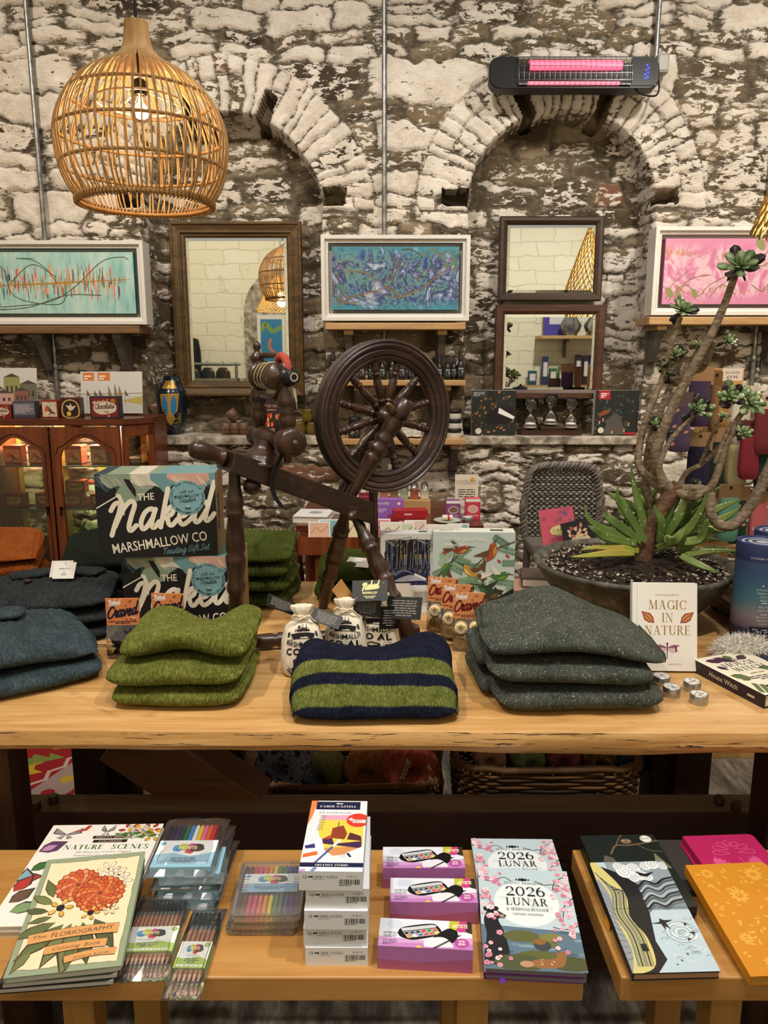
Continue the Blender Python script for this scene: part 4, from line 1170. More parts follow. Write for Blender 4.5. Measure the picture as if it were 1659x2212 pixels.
# ================================================================ the spinning wheel
WAL=wood('old_walnut',('#1a0e09','#321c12','#4e2e1f'),'z',14,.32,.25,.25)
WALR=wood('wheel_rim',('#1e1310','#33211b','#4d342a'),'x',7,.42,.5,.1)
WALB=wood('wheel_bench',('#170d0a','#2a1812','#43291d'),'x',9,.38,.3,.15)
AW=R(32)
WE=Vector((math.cos(AW),math.sin(AW),0));WN=Vector((math.sin(AW),-math.cos(AW),0));WZ=Vector((0,0,1))
HUB=P(831,900,1.98)
def WP(px,py,off=0.0):
 d=ray(px,py);o=Vector((0,0,EYE));q=HUB+WN*off
 return o+d*((q-o).dot(WN)/d.dot(WN))
base=Vector((HUB.x,HUB.y,TZ))
sw=thing('spinning_wheel','dark turned-wood treadle spinning wheel standing on the display table','spinning wheel',base)
wl=lambda p:Vector(p)-base
def spin(name,p0,p1,prof,parent=sw,mat=WAL,seg=18):
 mb=MB();mb.turn(wl(p0),wl(p1),prof,mat,seg);return mb.build(name,parent)
mb=MB();rings=[]
RO=.1935
prof=[(RO,-.020),(RO+.001,-.012),(RO-.004,-.008),(RO-.004,.008),(RO+.001,.012),(RO,.019),(RO-.005,.0215),(RO-.009,.018),(RO-.014,.0205),(RO-.022,.018),(RO-.024,.0155),(RO-.027,.018),(RO-.037,.016),(RO-.040,.012),(RO-.043,.0155),(RO-.049,.014),(RO-.053,.009),(RO-.054,0),(RO-.053,-.012),(RO-.04,-.018),(RO-.02,-.020)]
h0=wl(HUB)
for i in range(96):
 a=2*PI*i/96;d=WE*math.cos(a)+WZ*math.sin(a)
 rings.append([h0+d*r+WN*n for r,n in prof])
mb.loft(rings,WALR,True,False,True,True)
rim=mb.build('wheel_rim',sw)
es=rim.modifiers.new('edge','EDGE_SPLIT');es.split_angle=R(38)
mb=MB();mb.turn(h0-WN*.036,h0+WN*.036,[(0,.008),(.02,.018),(.2,.022),(.3,.028),(.38,.030),(.42,.026),(.5,.031),(.58,.026),(.62,.030),(.7,.028),(.8,.022),(.98,.018),(1,.008)],WAL,24)
mb.turn(h0-WN*.085,h0+WN*.09,[(0,.005),(1,.005)],C('#2b2724',.35,.9),10)
mb.build('hub',sw)
SPK=[(0,.0085),(.10,.0085),(.12,.0105),(.15,.0105),(.17,.007),(.2,.0085),(.42,.0115),(.58,.0105),(.68,.007),(.70,.0105),(.74,.0105),(.76,.0068),(.79,.0095),(.85,.0105),(.9,.008),(.92,.0098),(.95,.0098),(.97,.0075),(1,.0075)]
for i in range(12):
 a=2*PI*(i+.35)/12+.06;d=WE*math.cos(a)+WZ*math.sin(a)
 spin('spoke',HUB+d*.026,HUB+d*(RO-.050),SPK,seg=12)
A,B,Cc,D=WP(508,976,.042),WP(808,1086,.042),WP(804,1133,.042),WP(497,1020,.042)
k=-WN*.092
mb=MB();f=[wl(A),wl(B),wl(Cc),wl(D)];g=[q+k for q in f]
mb.add(f+g,[(3,2,1,0),(4,5,6,7),(0,1,5,4),(1,2,6,5),(2,3,7,6),(3,0,4,7)],WALB)
a2,b2,c2,d2=WP(446,966,-.052),WP(515,985,-.052),WP(510,1022,-.052),WP(452,998,-.052)
ee=[wl(q)for q in (a2,b2,c2,d2)];gg=[q+WN*.05 for q in ee]
mb.add(ee+gg,[(0,1,2,3),(7,6,5,4),(0,4,5,1),(1,5,6,2),(2,6,7,3),(3,7,4,0)],WALB)
mb.build('bench',sw,.003)
spin('tension_knob',WP(497,992,.0),WP(408,966,.0),[(0,.012),(.12,.013),(.16,.021),(.22,.022),(.26,.016),(.34,.017),(.6,.022),(.8,.023),(.92,.019),(.98,.010),(1.0,.004)])
spin('tension_knob',WP(548,1040,.0),WP(540,1062,.02),[(0,.016),(.4,.022),(.8,.018),(1,.006)])
spin('peg',WP(770,1085,.0),WP(757,1120,.05),[(0,.010),(.7,.012),(.92,.011),(1,.005)])
LEG=[(0,.013),(.10,.014),(.16,.019),(.19,.023),(.215,.018),(.23,.022),(.25,.022),(.265,.017),(.36,.0225),(.43,.0235),(.46,.020),(.475,.0245),(.50,.0235),(.60,.018),(.63,.0225),(.655,.0225),(.68,.017),(.80,.0205),(.9,.017),(1,.012)]
spin('leg',WP(506,1008,-.005),T(512,1408,TZ),LEG)
spin('leg',WP(770,1120,.01),T(893,1388,TZ),LEG)
spin('leg',WP(748,1100,-.03),T(697,1313,TZ),LEG)
mb=MB();p0=wl(WP(806,1060,-.075));p1=wl(T(812,1292,TZ+.004));c=(p0+p1)/2
mb.tube([p0,p1],.0115,WAL,4);mb.build('footman',sw)
UP=[(0,.015),(.10,.016),(.3,.019),(.46,.022),(.5,.024),(.52,.018),(.55,.026),(.60,.027),(.63,.020),(.66,.0235),(.70,.025),(.74,.019),(.77,.022),(.88,.024),(1,.020)]
spin('wheel_post',WP(752,1078,.004),WP(865,888,.062),UP)
spin('wheel_post',WP(738,1068,-.05),WP(822,905,-.058),UP)
for off,px,py in ((.062,868,885),(-.058,825,900)):
 mb=MB();q=WP(px,py,off)
 mb.turn(wl(q)-(WZ*.85+WE*.5)*.030,wl(q)+(WZ*.85+WE*.5)*.026,[(0,.019),(.06,.023),(.9,.023),(1,.019)],WAL,10);mb.build('axle_block',sw)
spin('axle_pin',WP(850,900,.05),WP(838,872,.1),[(0,.005),(.3,.006),(.6,.011),(.9,.008),(1,.003)],mat=C('#6b4a2c',.4))
M0=WP(590,947,0)
spin('pedestal',WP(566,1004,0),WP(572,950,0),[(0,.050),(.12,.050),(.16,.044),(.34,.047),(.4,.040),(.55,.036),(.62,.028),(.8,.024),(1,.022)],seg=24)
spin('mother_of_all',M0-WN*.118,M0+WN*.118,[(0,.012),(.02,.023),(.08,.026),(.12,.019),(.15,.024),(.3,.026),(.34,.022),(.66,.022),(.7,.026),(.74,.022),(.78,.030),(.84,.033),(.97,.033),(.99,.027),(1,.012)],seg=24)
mb=MB();mb.ball(wl(M0+WN*.119),.007,C('#59402c',.3),10,6);mb.build('end_button',sw)
MAI=[(0,.012),(.04,.014),(.12,.019),(.22,.021),(.28,.016),(.3,.019),(.33,.014),(.4,.022),(.5,.020),(.62,.012),(.70,.011),(.72,.014),(.76,.014)]
L0=M0-WN*.080
spin('maiden',L0+WZ*.018,L0+WZ*.226,[(t*.82,r)for t,r in MAI]+[(.65,.012),(.68,.009),(.72,.011),(.8,.017),(.84,.016),(.87,.008),(.9,.007),(.93,.010),(.97,.009),(1,.002)])
R0=M0+WN*.080
spin('maiden',R0+WZ*.018,R0+WZ*.178,MAI+[(.8,.015),(.88,.016),(.97,.014),(1,.006)])
spin('maiden_foot',R0-WZ*.01,R0-WZ*.048,[(0,.014),(.6,.014),(.7,.010),(1,.008)])
F0=M0+WZ*.145
mb=MB();mb.turn(wl(F0-WN*.062),wl(F0+WN*.062),[(0,.010),(.01,.034),(.08,.036),(.1,.030),(.13,.028),(.6,.030),(.8,.029),(.84,.033),(.95,.033),(.96,.012),(1,.010)],wood('bobbin_oak',('#20130b','#3a2614','#56391f'),'x',12,.35,.2,.2),24)
mb.build('bobbin',sw)
mb=MB()
for t_,r_ in ((.25,.0305),(.42,.0308),(.58,.0312)):
 c=wl(F0-WN*.062+WN*.124*t_);pp=[c+(WE*math.cos(2*PI*i/24)+WZ*math.sin(2*PI*i/24))*r_+WN*.004*math.sin(6*PI*i/24)for i in range(24)]
 mb.tube(pp,.0014,C('#b9a583',.8),5,True)
mb.build('yarn',sw)
for sgn,nm in ((1,'flyer_arm'),(-1,'flyer_arm')):
 mb=MB();pts=[];rr=[]
 for i in range(17):
  a=PI*i/16
  pts.append(wl(F0+WN*(.075-.15*min(1,i/16))+WZ*(sgn*.048*math.sin(min(a*1.6,PI/2)))+WE*.012*sgn*math.sin(a)));rr.append(.007 if 1<i<15 else.005)
 mb.tube(pts,rr,WAL,8)
 if sgn<0:
  for i in range(8):
   q=pts[6+i];mb.tube([q,q+WE*-.008+WZ*.009,q+WZ*.014-WE*.004],.0009,C('#777068',.3,.9),4)
 mb.build(nm,sw)
mb=MB();q=F0+WN*.082
mb.turn(wl(q),wl(q+WN*.04),[(0,.018),(.1,.021),(.35,.022),(.4,.016),(.75,.015),(.95,.016),(1,.013)],C('#191717',.35),18)
mb.turn(wl(q+WN*.0395),wl(q+WN*.0402),[(0,.010),(1,.010)],C('#c9c4ba',.3,.6),16)
mb.turn(wl(q+WN*.04),wl(q+WN*.0408),[(0,.0065),(1,.0065)],C('#050505',.8),14)
mb.build('orifice',sw)
FEL=C('#a84a3a',.95)
mb=MB();q=R0+WZ*.170-WN*.012
mb.tube(smoothpath([wl(q-WN*.028+WZ*.012),wl(q-WN*.012+WZ*.020),wl(q+WN*.008+WZ*.016),wl(q+WN*.020+WZ*.002),wl(q+WN*.022-WZ*.016)],4),.0095,FEL,8)
mb.build('felt_pad',sw)
STR=C('#d9c9a8',.85)
mb=MB();mb.tube(smoothpath([wl(L0+WZ*.166+WN*.012),wl(L0+WZ*.16-WE*.012),wl(L0+WZ*.11-WE*.014),wl(L0+WZ*.075-WE*.01)],5),.0016,STR,6)
mb.tube([wl(L0+WZ*.078-WE*.010),wl(L0+WZ*.066-WE*.010)],[.002,.005],STR,6);mb.build('hanging_string',sw)
mb=MB()
for i in range(7):
 q=R0+WZ*(.125-.003*i)+WN*.012
 mb.tube(smoothpath([wl(q),wl(q+WE*.016-WZ*.008),wl(q+WE*(.012+.004*(i%3))-WZ*(.03+.006*(i%2)))],4),.0009,STR,4)
mb.build('loose_thread',sw)
mb=MB();RIB=C('#121214',.8)
q0=M0+WN*.03+WZ*.026
pts=smoothpath([wl(q0-WE*.03),wl(q0+WN*.03+WZ*.006),wl(q0+WN*.034-WZ*.04),wl(WP(588,1030,.052)),wl(WP(593,1070,.05)),wl(WP(612,1098,.05))],6)
mb.loft([[Vector(p)+WE*.006,Vector(p)+WN*.0012,Vector(p)-WE*.006,Vector(p)-WN*.0012]for p in pts],RIB,True,True,False)
mb.ball(wl(q0+WN*.02),.016,RIB,10,8,(1,1,1.5))
mb.build('black_ribbon',sw)
a,c=T(548,1386,TZ+.0225),T(905,1360,TZ+.0225)
spin('treadle_rail',a,c,[(0,.012),(.02,.017),(.1,.019),(.13,.014),(.15,.019),(.3,.015),(.7,.015),(.85,.019),(.87,.014),(.9,.020),(.96,.020),(1,.012)])
# ================================================================ the stone bowl with succulents
BY=2.06
bc=P(1367,1214,BY)
BR,BZ=.272,bc.z
STONE=speckle('grey_stone_bowl',[(.3,'#26241f'),(.48,'#47453d'),(.62,'#646157'),(.8,'#8b887c')],26,.7,.5,.006,8)
mb=MB();H=BZ-TZ
pr=[(.10,.0),(.14,.004),(.19,.045),(.235,.095),(.262,.140),(BR-.001,H-.004),(BR,H+.004),(BR-.008,H+.007),(BR-.020,H+.003),(BR-.035,H-.022),(.19,H-.05),(.0,H-.055)]
mb.lathe(pr,STONE,56,(0,0,0),caps=False)
mb.add([(.1*math.cos(2*PI*i/56),.1*math.sin(2*PI*i/56),0)for i in range(56)],[tuple(range(55,-1,-1))],STONE)
o=mb.build('planter_bowl',None,0,(bc.x,BY,TZ))
tag(o,'wide grey stone planter bowl on the right of the table','planter')
rd=random.Random(3)
n=60
m=speckle('potting_soil',[(.35,'#17110c'),(.55,'#2c2119'),(.75,'#4a3a2b')],60,.95,.9,.012,8)
rs=[]
for i in range(12):
 r=BR*.90*i/11
 rs.append([(r*math.cos(2*PI*j/40),r*math.sin(2*PI*j/40),-.008-.012*(i/11)**3+rd.uniform(-.003,.003)+.016*(1-(i/11)**2))for j in range(40)])
mb=MB();mb.loft(rs,m,True,False,True)
BARK=[C('#2a1d14',.9),C('#15110f',.9),C('#3b2a1b',.9),C('#4d3925',.9)]
for i in range(420):
 a=rd.uniform(0,2*PI);r=BR*.88*math.sqrt(rd.random());q=Vector((r*math.cos(a),r*math.sin(a),.005-.018*(r/BR)**2+rd.uniform(0,.006)))
 mb.box(q,(rd.uniform(.006,.022),rd.uniform(.004,.009),rd.uniform(.002,.005)),rd.choice(BARK),Matrix.Rotation(rd.uniform(0,6),3,'Z')@Matrix.Rotation(rd.uniform(-.7,.7),3,'X'))
o=mb.build('potting_soil',None,0,(bc.x,BY,BZ));tag(o,'dark potting soil with bark chips in the stone bowl','soil',kind='stuff')
mb=MB();PB=[C('#b5aea1',.8),C('#8f897d',.8),C('#cfc8bb',.8),C('#77705f',.8)]
for i in range(620):
 a=rd.uniform(0,2*PI);r=BR*(.9-.42*rd.random()**1.6);s=rd.uniform(.0022,.0052)
 mb.ball((r*math.cos(a),r*math.sin(a),.002-.018*(r/BR)**2+rd.uniform(0,.006)),s,rd.choice(PB),6,4,(1,rd.uniform(.7,1.2),.8))
o=mb.build('pumice_gravel',None,0,(bc.x,BY,BZ));tag(o,'pale pumice gravel scattered over the soil in the bowl','gravel',kind='stuff')
BARKM=speckle('aeonium_bark',[(.3,'#5d4c3b'),(.5,'#8d7a64'),(.7,'#b3a189')],55,.75,.5,.004,6,0,(1,1,2.2))
BARKB=speckle('aeonium_trunk',[(.3,'#4b3022'),(.5,'#6f5039'),(.7,'#8d6f54')],45,.75,.5,.004,6,0,(1,1,2.2))
base=Vector((bc.x,BY,BZ))
at_=thing('aeonium_plant','tall branching aeonium with bare stems and dark-edged rosettes in the bowl','plant',base,group=None)
ap=lambda q:Vector(q)-base
def branch(pts,r0,r1,mat=BARKM,name='branch'):
 """pts: (px, py, Y offset)"""
 pp=smoothpath([ap(P(x,y,BY+d))for x,y,d in pts],6)
 n=len(pp);mb=MB()
 rs=[(r0+(r1-r0)*i/(n-1))*(1+.03*math.sin(i*1.3))for i in range(n)]
 mb.tube(pp,rs,mat,10)
 return mb.build(name,at_)
branch([(1387,1212,0),(1400,1165,0),(1425,1105,0),(1455,1060,0),(1466,1050,0)],.0225,.021,BARKB,'trunk')
branch([(1452,1062,0),(1425,1030,0),(1416,985,-.01),(1432,930,-.02),(1470,845,-.03),(1530,735,-.05),(1560,670,-.06),(1590,590,-.07)],.017,.0085)
branch([(1446,1068,.01),(1408,1038,.03),(1380,1005,.04),(1384,950,.05),(1405,880,.05),(1432,815,.06),(1452,740,.06),(1470,685,.06)],.0125,.007)
branch([(1402,1160,.03),(1400,1075,.06),(1397,1020,.07),(1405,950,.08),(1438,860,.08),(1462,800,.09),(1480,745,.09)],.012,.0075)
branch([(1458,830,.085),(1490,805,.05),(1520,790,0),(1540,735,-.04)],.009,.010)
branch([(1463,818,.09),(1490,780,.1),(1508,755,.11)],.006,.0045)
branch([(1462,1062,-.01),(1495,1072,-.03),(1528,1058,-.04),(1545,1035,-.05),(1565,970,-.05),(1588,915,-.05),(1612,880,-.05)],.013,.007)
branch([(1475,1056,.0),(1510,1056,-.02),(1533,1070,-.04),(1534,1105,-.05),(1548,1130,-.05),(1580,1136,-.06),(1612,1105,-.06),(1640,1060,-.07),(1668,1000,-.08),(1690,950,-.08)],.0125,.015)
branch([(1464,1055,.03),(1484,1020,.05),(1520,1000,.05),(1560,960,.05),(1592,935,.05)],.008,.005)
branch([(1428,1050,-.03),(1424,1010,-.04),(1440,965,-.04),(1475,920,-.05),(1505,895,-.05)],.009,.005)
branch([(1510,1010,.05),(1530,960,.04),(1548,915,.04),(1560,900,.04)],.005,.004)
branch([(1412,1000,.06),(1400,965,.03),(1398,945,.02),(1413,930,.02)],.004,.004)
branch([(1404,998,.03),(1420,965,.01),(1432,945,0)],.004,.004)
branch([(1545,1000,-.05),(1570,935,-.06),(1582,910,-.07)],.006,.005)
GR=['#7f9a66','#97ae7a','#b0c294','#6a8656']
DK=['#1f1219','#2a1a20','#3a2a2c','#35412a']
def rosette(px,py,off,rad,tilt=(0,0),seed=1,droop=3,green=1.0):
 rd=random.Random(seed);mb=MB()
 c=ap(P(px,py,BY+off))
 mb.X=Matrix.Translation(c)@Matrix.Rotation(tilt[0]+.45,4,'X')@Matrix.Rotation(tilt[1],4,'Y')
 n=22
 for i in range(n):
  f=i/n;a=i*2.39996;L=rad*(.28+.72*f);el=R(78-70*f)if green>0 else R(40-50*f)
  inner=f<.74*green
  m=C(rd.choice(GR if inner else (DK if rd.random()<.7 else GR[3:])),.35,0,.5)
  d=Vector((math.cos(a)*math.cos(el),math.sin(a)*math.cos(el),math.sin(el)))
  s=Vector((-math.sin(a),math.cos(a),0));nn=d.cross(s)
  w=L*.26
  row=[(0,.18),(.35,.55),(.7,1.0),(.9,.75),(1.0,.08)]
  vs=[]
  for t,k in row:
   q=d*(L*t)-nn*(L*.16*t*t*(1 if inner else -.6))
   vs+=[q+s*w*k,q-nn*L*.035*k,q-s*w*k,q+nn*L*.05*k]
  mb.add(vs,[(4*r+j,4*r+(j+1)%4,4*r+4+(j+1)%4,4*r+4+j)for r in range(4)for j in range(4)]+[(16,17,18,19)],m,True)
 for i in range(droop):
  a=rd.uniform(0,6.28);L=rad*.75;m=C(rd.choice(DK[:3]),.3,0,.5)
  d=Vector((math.cos(a)*.45,math.sin(a)*.45,-.9)).normalized();s=d.cross(Vector((0,0,1))).normalized();nn=d.cross(s)
  vs=[]
  for t,k in ((0,.2),(.4,.6),(.75,1),(.95,.6),(1,.05)):
   q=d*(L*t);w=L*.24
   vs+=[q+s*w*k,q-nn*L*.06*k,q-s*w*k,q+nn*L*.06*k]
  mb.add(vs,[(4*r+j,4*r+(j+1)%4,4*r+4+(j+1)%4,4*r+4+j)for r in range(4)for j in range(4)],m,True)
 return mb.build('leaf_rosette',at_)
for i,q in enumerate(((1596,578,-.07,.066,(R(25),R(-14)),4,1.1),(1472,672,.06,.052,(R(15),R(12)),4,1.1),(1458,765,.07,.038,(R(20),0),4,.8),(1510,750,.11,.032,(R(10),R(10)),2,.9),(1432,790,.06,.03,(R(20),R(-10)),4,.5),(1570,738,-.05,.034,(R(30),R(20)),3,.8),(1576,858,-.05,.052,(R(35),R(-8)),6,.8),(1617,870,-.05,.056,(R(30),R(14)),3,1.3),(1507,886,-.05,.048,(R(30),R(5)),5,.7),(1602,936,.05,.034,(R(30),0),2,1.0),(1415,918,.02,.03,(R(25),R(-8)),4,.7),(1432,937,0,.028,(R(20),0),4,.6),(1562,900,.04,.022,(R(10),R(10)),2,1.2),(1478,908,-.04,.022,(0,0),4,.1),(1445,812,.06,.03,(0,0),5,.3),(1500,1045,-.06,.02,(0,0),0,.2))):
 rosette(q[0],q[1],q[2],q[3],q[4],10+i,q[5],q[6])
m,nt,b=newmat('spotted_aloe_leaf')
N=NT(nt)
v=N.coord('Object',(1,1,.6))
sp=N.node('ShaderNodeTexVoronoi',{'Vector':v,'Scale':95.0})
nb=N.noise(v,9,3)
cc=N.ramp(nb,[(.3,'#4c6433'),(.5,'#67813f'),(.7,'#8a9c55')])
cc=N.mix(N.ramp(sp.outputs[0],[(.13,.75),(.2,0.0)]),cc,'#cfe0b2')
nt.links.new(cc,b.inputs['Base Color']);b.inputs['Roughness'].default_value=.35
ALOE=m
m,nt,b=newmat('yellowing_aloe_leaf');N=NT(nt)
nt.links.new(N.ramp(N.noise(N.coord('Object'),12,4),[(.3,'#7d8a2c'),(.5,'#a8a94a'),(.7,'#b98a3d')]),b.inputs['Base Color']);b.inputs['Roughness'].default_value=.45
ALY=m
al=thing('aloe_plant','bushy spotted green aloe filling the stone bowl','plant',base)
def aloe_leaf(mb,pts,w,mat=ALOE,th=.45):
 pp=smoothpath([ap(P(x,y,BY+d))for x,y,d in pts],6);n=len(pp);rings=[]
 for i,p in enumerate(pp):
  t=Vector(pp[min(i+1,n-1)])-Vector(pp[max(i-1,0)]);t.normalize()
  s=t.cross(Vector((0,-1,.35))).normalized();nn=s.cross(t)
  f=i/(n-1);r=w*(1-f**1.7)*(.8+.4*min(1,f*4))+.0008
  p=Vector(p)
  rings.append([p+s*r,p+s*r*.55-nn*r*th*.8,p-nn*r*th,p-s*r*.55-nn*r*th*.8,p-s*r,p-s*r*.5+nn*r*.06,p+nn*r*-.02,p+s*r*.5+nn*r*.06])
 mb.loft(rings,mat,True,True,True)
groups=[[((1400,1175,.0),(1385,1110,.0),(1370,1050,.01),(1362,1000,.02)),((1395,1170,-.04),(1350,1100,-.04),(1335,1080,-.05),(1334,1048,-.05)),((1390,1165,.05),(1380,1100,.06),(1385,1060,.06),(1386,1050,.06)),((1395,1160,.03),(1390,1110,.04),(1330,1075,.05),(1310,1062,.05)),((1380,1170,-.05),(1320,1150,-.08),(1275,1125,-.1),(1262,1090,-.1)),((1375,1175,-.06),(1310,1160,-.1),(1285,1145,-.12),(1270,1135,-.12)),((1385,1170,-.05),(1330,1130,-.07),(1310,1115,-.07),(1310,1105,-.07))],[((1430,1165,.0),(1445,1110,.0),(1465,1075,.0),(1478,1058,0)),((1435,1165,-.02),(1470,1110,-.03),(1478,1080,-.03),(1482,1050,-.03)),((1440,1170,.02),(1490,1095,.02),(1530,1065,.02),(1560,1050,.02)),((1445,1172,-.03),(1490,1140,-.05),(1520,1090,-.06),(1525,1062,-.06)),((1450,1165,.03),(1530,1110,.03),(1570,1090,.03),(1600,1080,.03)),((1450,1172,-.04),(1510,1165,-.06),(1525,1130,-.08),(1530,1120,-.08)),((1445,1170,.0),(1500,1145,-.02),(1560,1145,-.03),(1595,1135,-.03)),((1445,1172,.02),(1540,1130,.02),(1580,1110,.02),(1600,1095,.02)),((1440,1175,-.06),(1462,1165,-.1),(1475,1145,-.1),(1475,1140,-.1)),((1430,1168,.05),(1440,1100,.07),(1435,1060,.08),(1430,1040,.08)),((1425,1170,-.03),(1430,1130,-.05),(1418,1105,-.05),(1412,1090,-.05))],[((1475,1205,-.04),(1500,1195,-.05),(1550,1190,-.05),(1605,1190,-.05)),((1470,1200,-.1),(1500,1215,-.14),(1530,1228,-.17),(1558,1238,-.18)),((1420,1185,-.08),(1440,1175,-.12),(1440,1160,-.13),(1455,1162,-.14)),((1480,1200,-.02),(1520,1188,-.02),(1560,1186,-.02),(1598,1198,-.02)),((1470,1195,.0),(1500,1170,0),(1530,1165,0),(1560,1168,0)),((1465,1190,-.06),(1475,1160,-.09),(1478,1145,-.09),(1480,1140,-.09))],[((1380,1190,-.06),(1340,1185,-.09),(1290,1182,-.1),(1255,1188,-.1)),((1370,1195,-.08),(1320,1195,-.11),(1270,1200,-.12),(1232,1203,-.12))]]
for gi,gs in enumerate(groups):
 mb=MB()
 for j,q in enumerate(gs):
  q=[(x,y,d*.8)for x,y,d in q]
  aloe_leaf(mb,q,.0115 if gi<2 else.0095,ALY if gi==3 else ALOE)
 mb.build('aloe_leaves' if gi<3 else 'yellowed_leaves',al)
rd=random.Random(8)
for gi in range(2):
 mb=MB()
 for j in range(9):
  x0=rd.uniform(1375,1440)if gi==0 else rd.uniform(1400,1470);d0=rd.uniform(0,.08)
  x1=x0+rd.uniform(-90,110)*(1 if gi else -.6);y1=rd.uniform(1065,1135)
  aloe_leaf(mb,[(x0,1175,d0),(x0*.6+x1*.4,1130,d0),(x1,y1,d0+rd.uniform(-.02,.06)),(x1+rd.uniform(-15,15),y1-22,d0)],.009)
 mb.build('aloe_leaves',al)
# ================================================================ goods on the display table
CARD=C('#a48a66',.8);INK=C('#1b191b',.5);CREAMC=C('#efe6d2',.6);WHITE=C('#f1efea',.55);BLK=C('#101011',.45)
def solid(name,w,d,h,side,parent=None,bev=.0012):
 """a closed carton, origin at the middle of its base; returns builder for printing"""
 mb=MB();mb.box((0,0,h/2),(w,d,h),side)
 return mb
def front_pen(mb,w,d,h):
 return Pen(mb,(-w/2,-d/2,0),(1,0,0),(0,0,1),clip=(w,h))
def side_pen(mb,w,d,h):
 return Pen(mb,(w/2,-d/2,0),(0,1,0),(0,0,1))
def top_pen(mb,w,d,h):
 return Pen(mb,(-w/2,-d/2,h),(1,0,0),(0,1,0),clip=(w,d))
def marsh_box(loc,rz,label):
 w,d,h=.292,.15,.212
 t=thing('gift_box',label,'gift box',loc,rz,'toasting gift set boxes')
 mb=solid('carton',w,d,h,CARD)
 p=front_pen(mb,w,d,h);S=w/.3
 p.rect(0,0,w,h,INK)
 SAGE=C('#8b9c86');TEAL=C('#6f9aa0');PINK=C('#d8a692');PALE=C('#d8d2c2');NAVYB=C('#2b4152')
 def drip(x0,x1,lows,m):
  pts=[(x0,h),(x0,h-lows[0])];n=len(lows)
  pts=smoothpath([(x0+(x1-x0)*i/(n-1),h-lows[i])for i in range(n)],6)
  p.poly([(x0,h)]+[tuple(q)for q in pts]+[(x1,h)],m)
 drip(0,w*.25,(.028,.034,.046,.03,.048,.02),NAVYB)
 drip(w*.05,w*.5,(.02,.035,.03,.06,.068,.045,.03),SAGE)
 drip(w*.3,w*.62,(.02,.03,.028,.03,.035,.02),PALE)
 drip(w*.46,w,(.015,.03,.048,.03,.028,.035,.045,.055,.028,.04),TEAL)
 drip(w*.6,w*.95,(.012,.02,.018,.03,.03,.018),PINK)
 rd=random.Random(6)
 for x0,n in ((.0,14),(.27,12),(.62,12),(.82,8)):
  for i in range(n):
   x=w*x0+i*.0034;p.curve([(x,h-.004),(x+.012,h-.012-rd.uniform(0,.01)),(x+.026,h-.03-rd.uniform(0,.014))],rd.uniform(.0006,.0016),rd.choice((PALE,PINK,SAGE,CREAMC)),3,False,True)
 p.strip([(0,h-.085),(.052,h-.055)],.003,CREAMC)
 p.poly([(.048,h-.05),(.062,h-.03),(.08,h-.028),(.09,h-.04),(.085,h-.066),(.066,h-.078)],SAGE)
 p.poly([(.048,h-.05),(.060,h-.05),(.070,h-.078),(.066,h-.085)],CREAMC)
 p.curve([(.066,h-.078),(.067,h-.09),(.066,h-.103)],.0022,CREAMC)
 p.poly([(.07,h-.012),(.084,h-.014),(.098,h-.04),(.098,h-.06),(.09,h-.05),(.078,h-.03)],INK)
 p.script('Naked',.026,.062,.050,CREAMC,.235,.22,.115,.255)
 p.text('THE',.122,.146,.017,CREAMC,.040,bold=.012,rot=.06)
 p.text('MARSHMALLOW CO',.151,.026,.024,CREAMC,.235,bold=.008,rot=.13)
 p.script('Toasting Gift Set',.155,.006,.0095,TEAL,.17,.22,.10,.115)
 cx,cy,r=.222,h-.062,.044
 DISC=C('#7fabb4');p.disc(cx,cy,r,DISC,40)
 p.arctext('INCLUDES TWO PACKS OF GOURMET',cx,cy,r*.82,.0062,INK,R(212),R(-38),bold=.012)
 p.arctext('MARSHMALLOW',cx,cy,r*.93,.0062,INK,R(228),R(312),True,.012)
 p.script('with our',cx-.018,cy+.011,.0052,INK,.16,.2,.08,.034)
 p.text('MARSHMALLOW',cx,cy+.001,.0075,INK,.062,bold=.012,rot=.08)
 p.script('Toaster',cx-.022,cy-.013,.0075,INK,.17,.2,.1,.042)
 p.rect(cx-.006,cy-.030,.014,.009,C('#3d6068'));p.disc(cx+.001,cy-.021,.007,C('#9ac0c6'),14,.003)
 q=side_pen(mb,w,d,h)
 q.text('MARSHMALLOW CO',.072,.105,.011,INK,.10,bold=.012,rot=PI/2)
 vs=Pen(mb,(w/2,-d/2,0),(0,0,1),(0,-1,0));vs.script('Naked',.058,-.062,.021,INK,.28,.2,0,.09)
 vs.text('THE',.07,-.040,.006,INK)
 tp=top_pen(mb,w,d,h);tp.rect(0,0,w,d,SAGE)
 tp.rect(w*.52,0,w*.48,d,TEAL);tp.rect(w*.28,0,w*.16,d,PALE);tp.rect(0,0,w*.1,d,NAVYB)
 mb.build('carton',t)
 return t
p=P(379,1380,1.895);b0=marsh_box((P(400,1300,1.93).x,1.965,TZ),R(-2),'lower marshmallow toasting gift box half hidden behind the green jumpers')
b0b=marsh_box((P(348,1100,1.94).x,1.955,TZ+.2122),R(5),'upper marshmallow toasting gift box stacked on the other one')
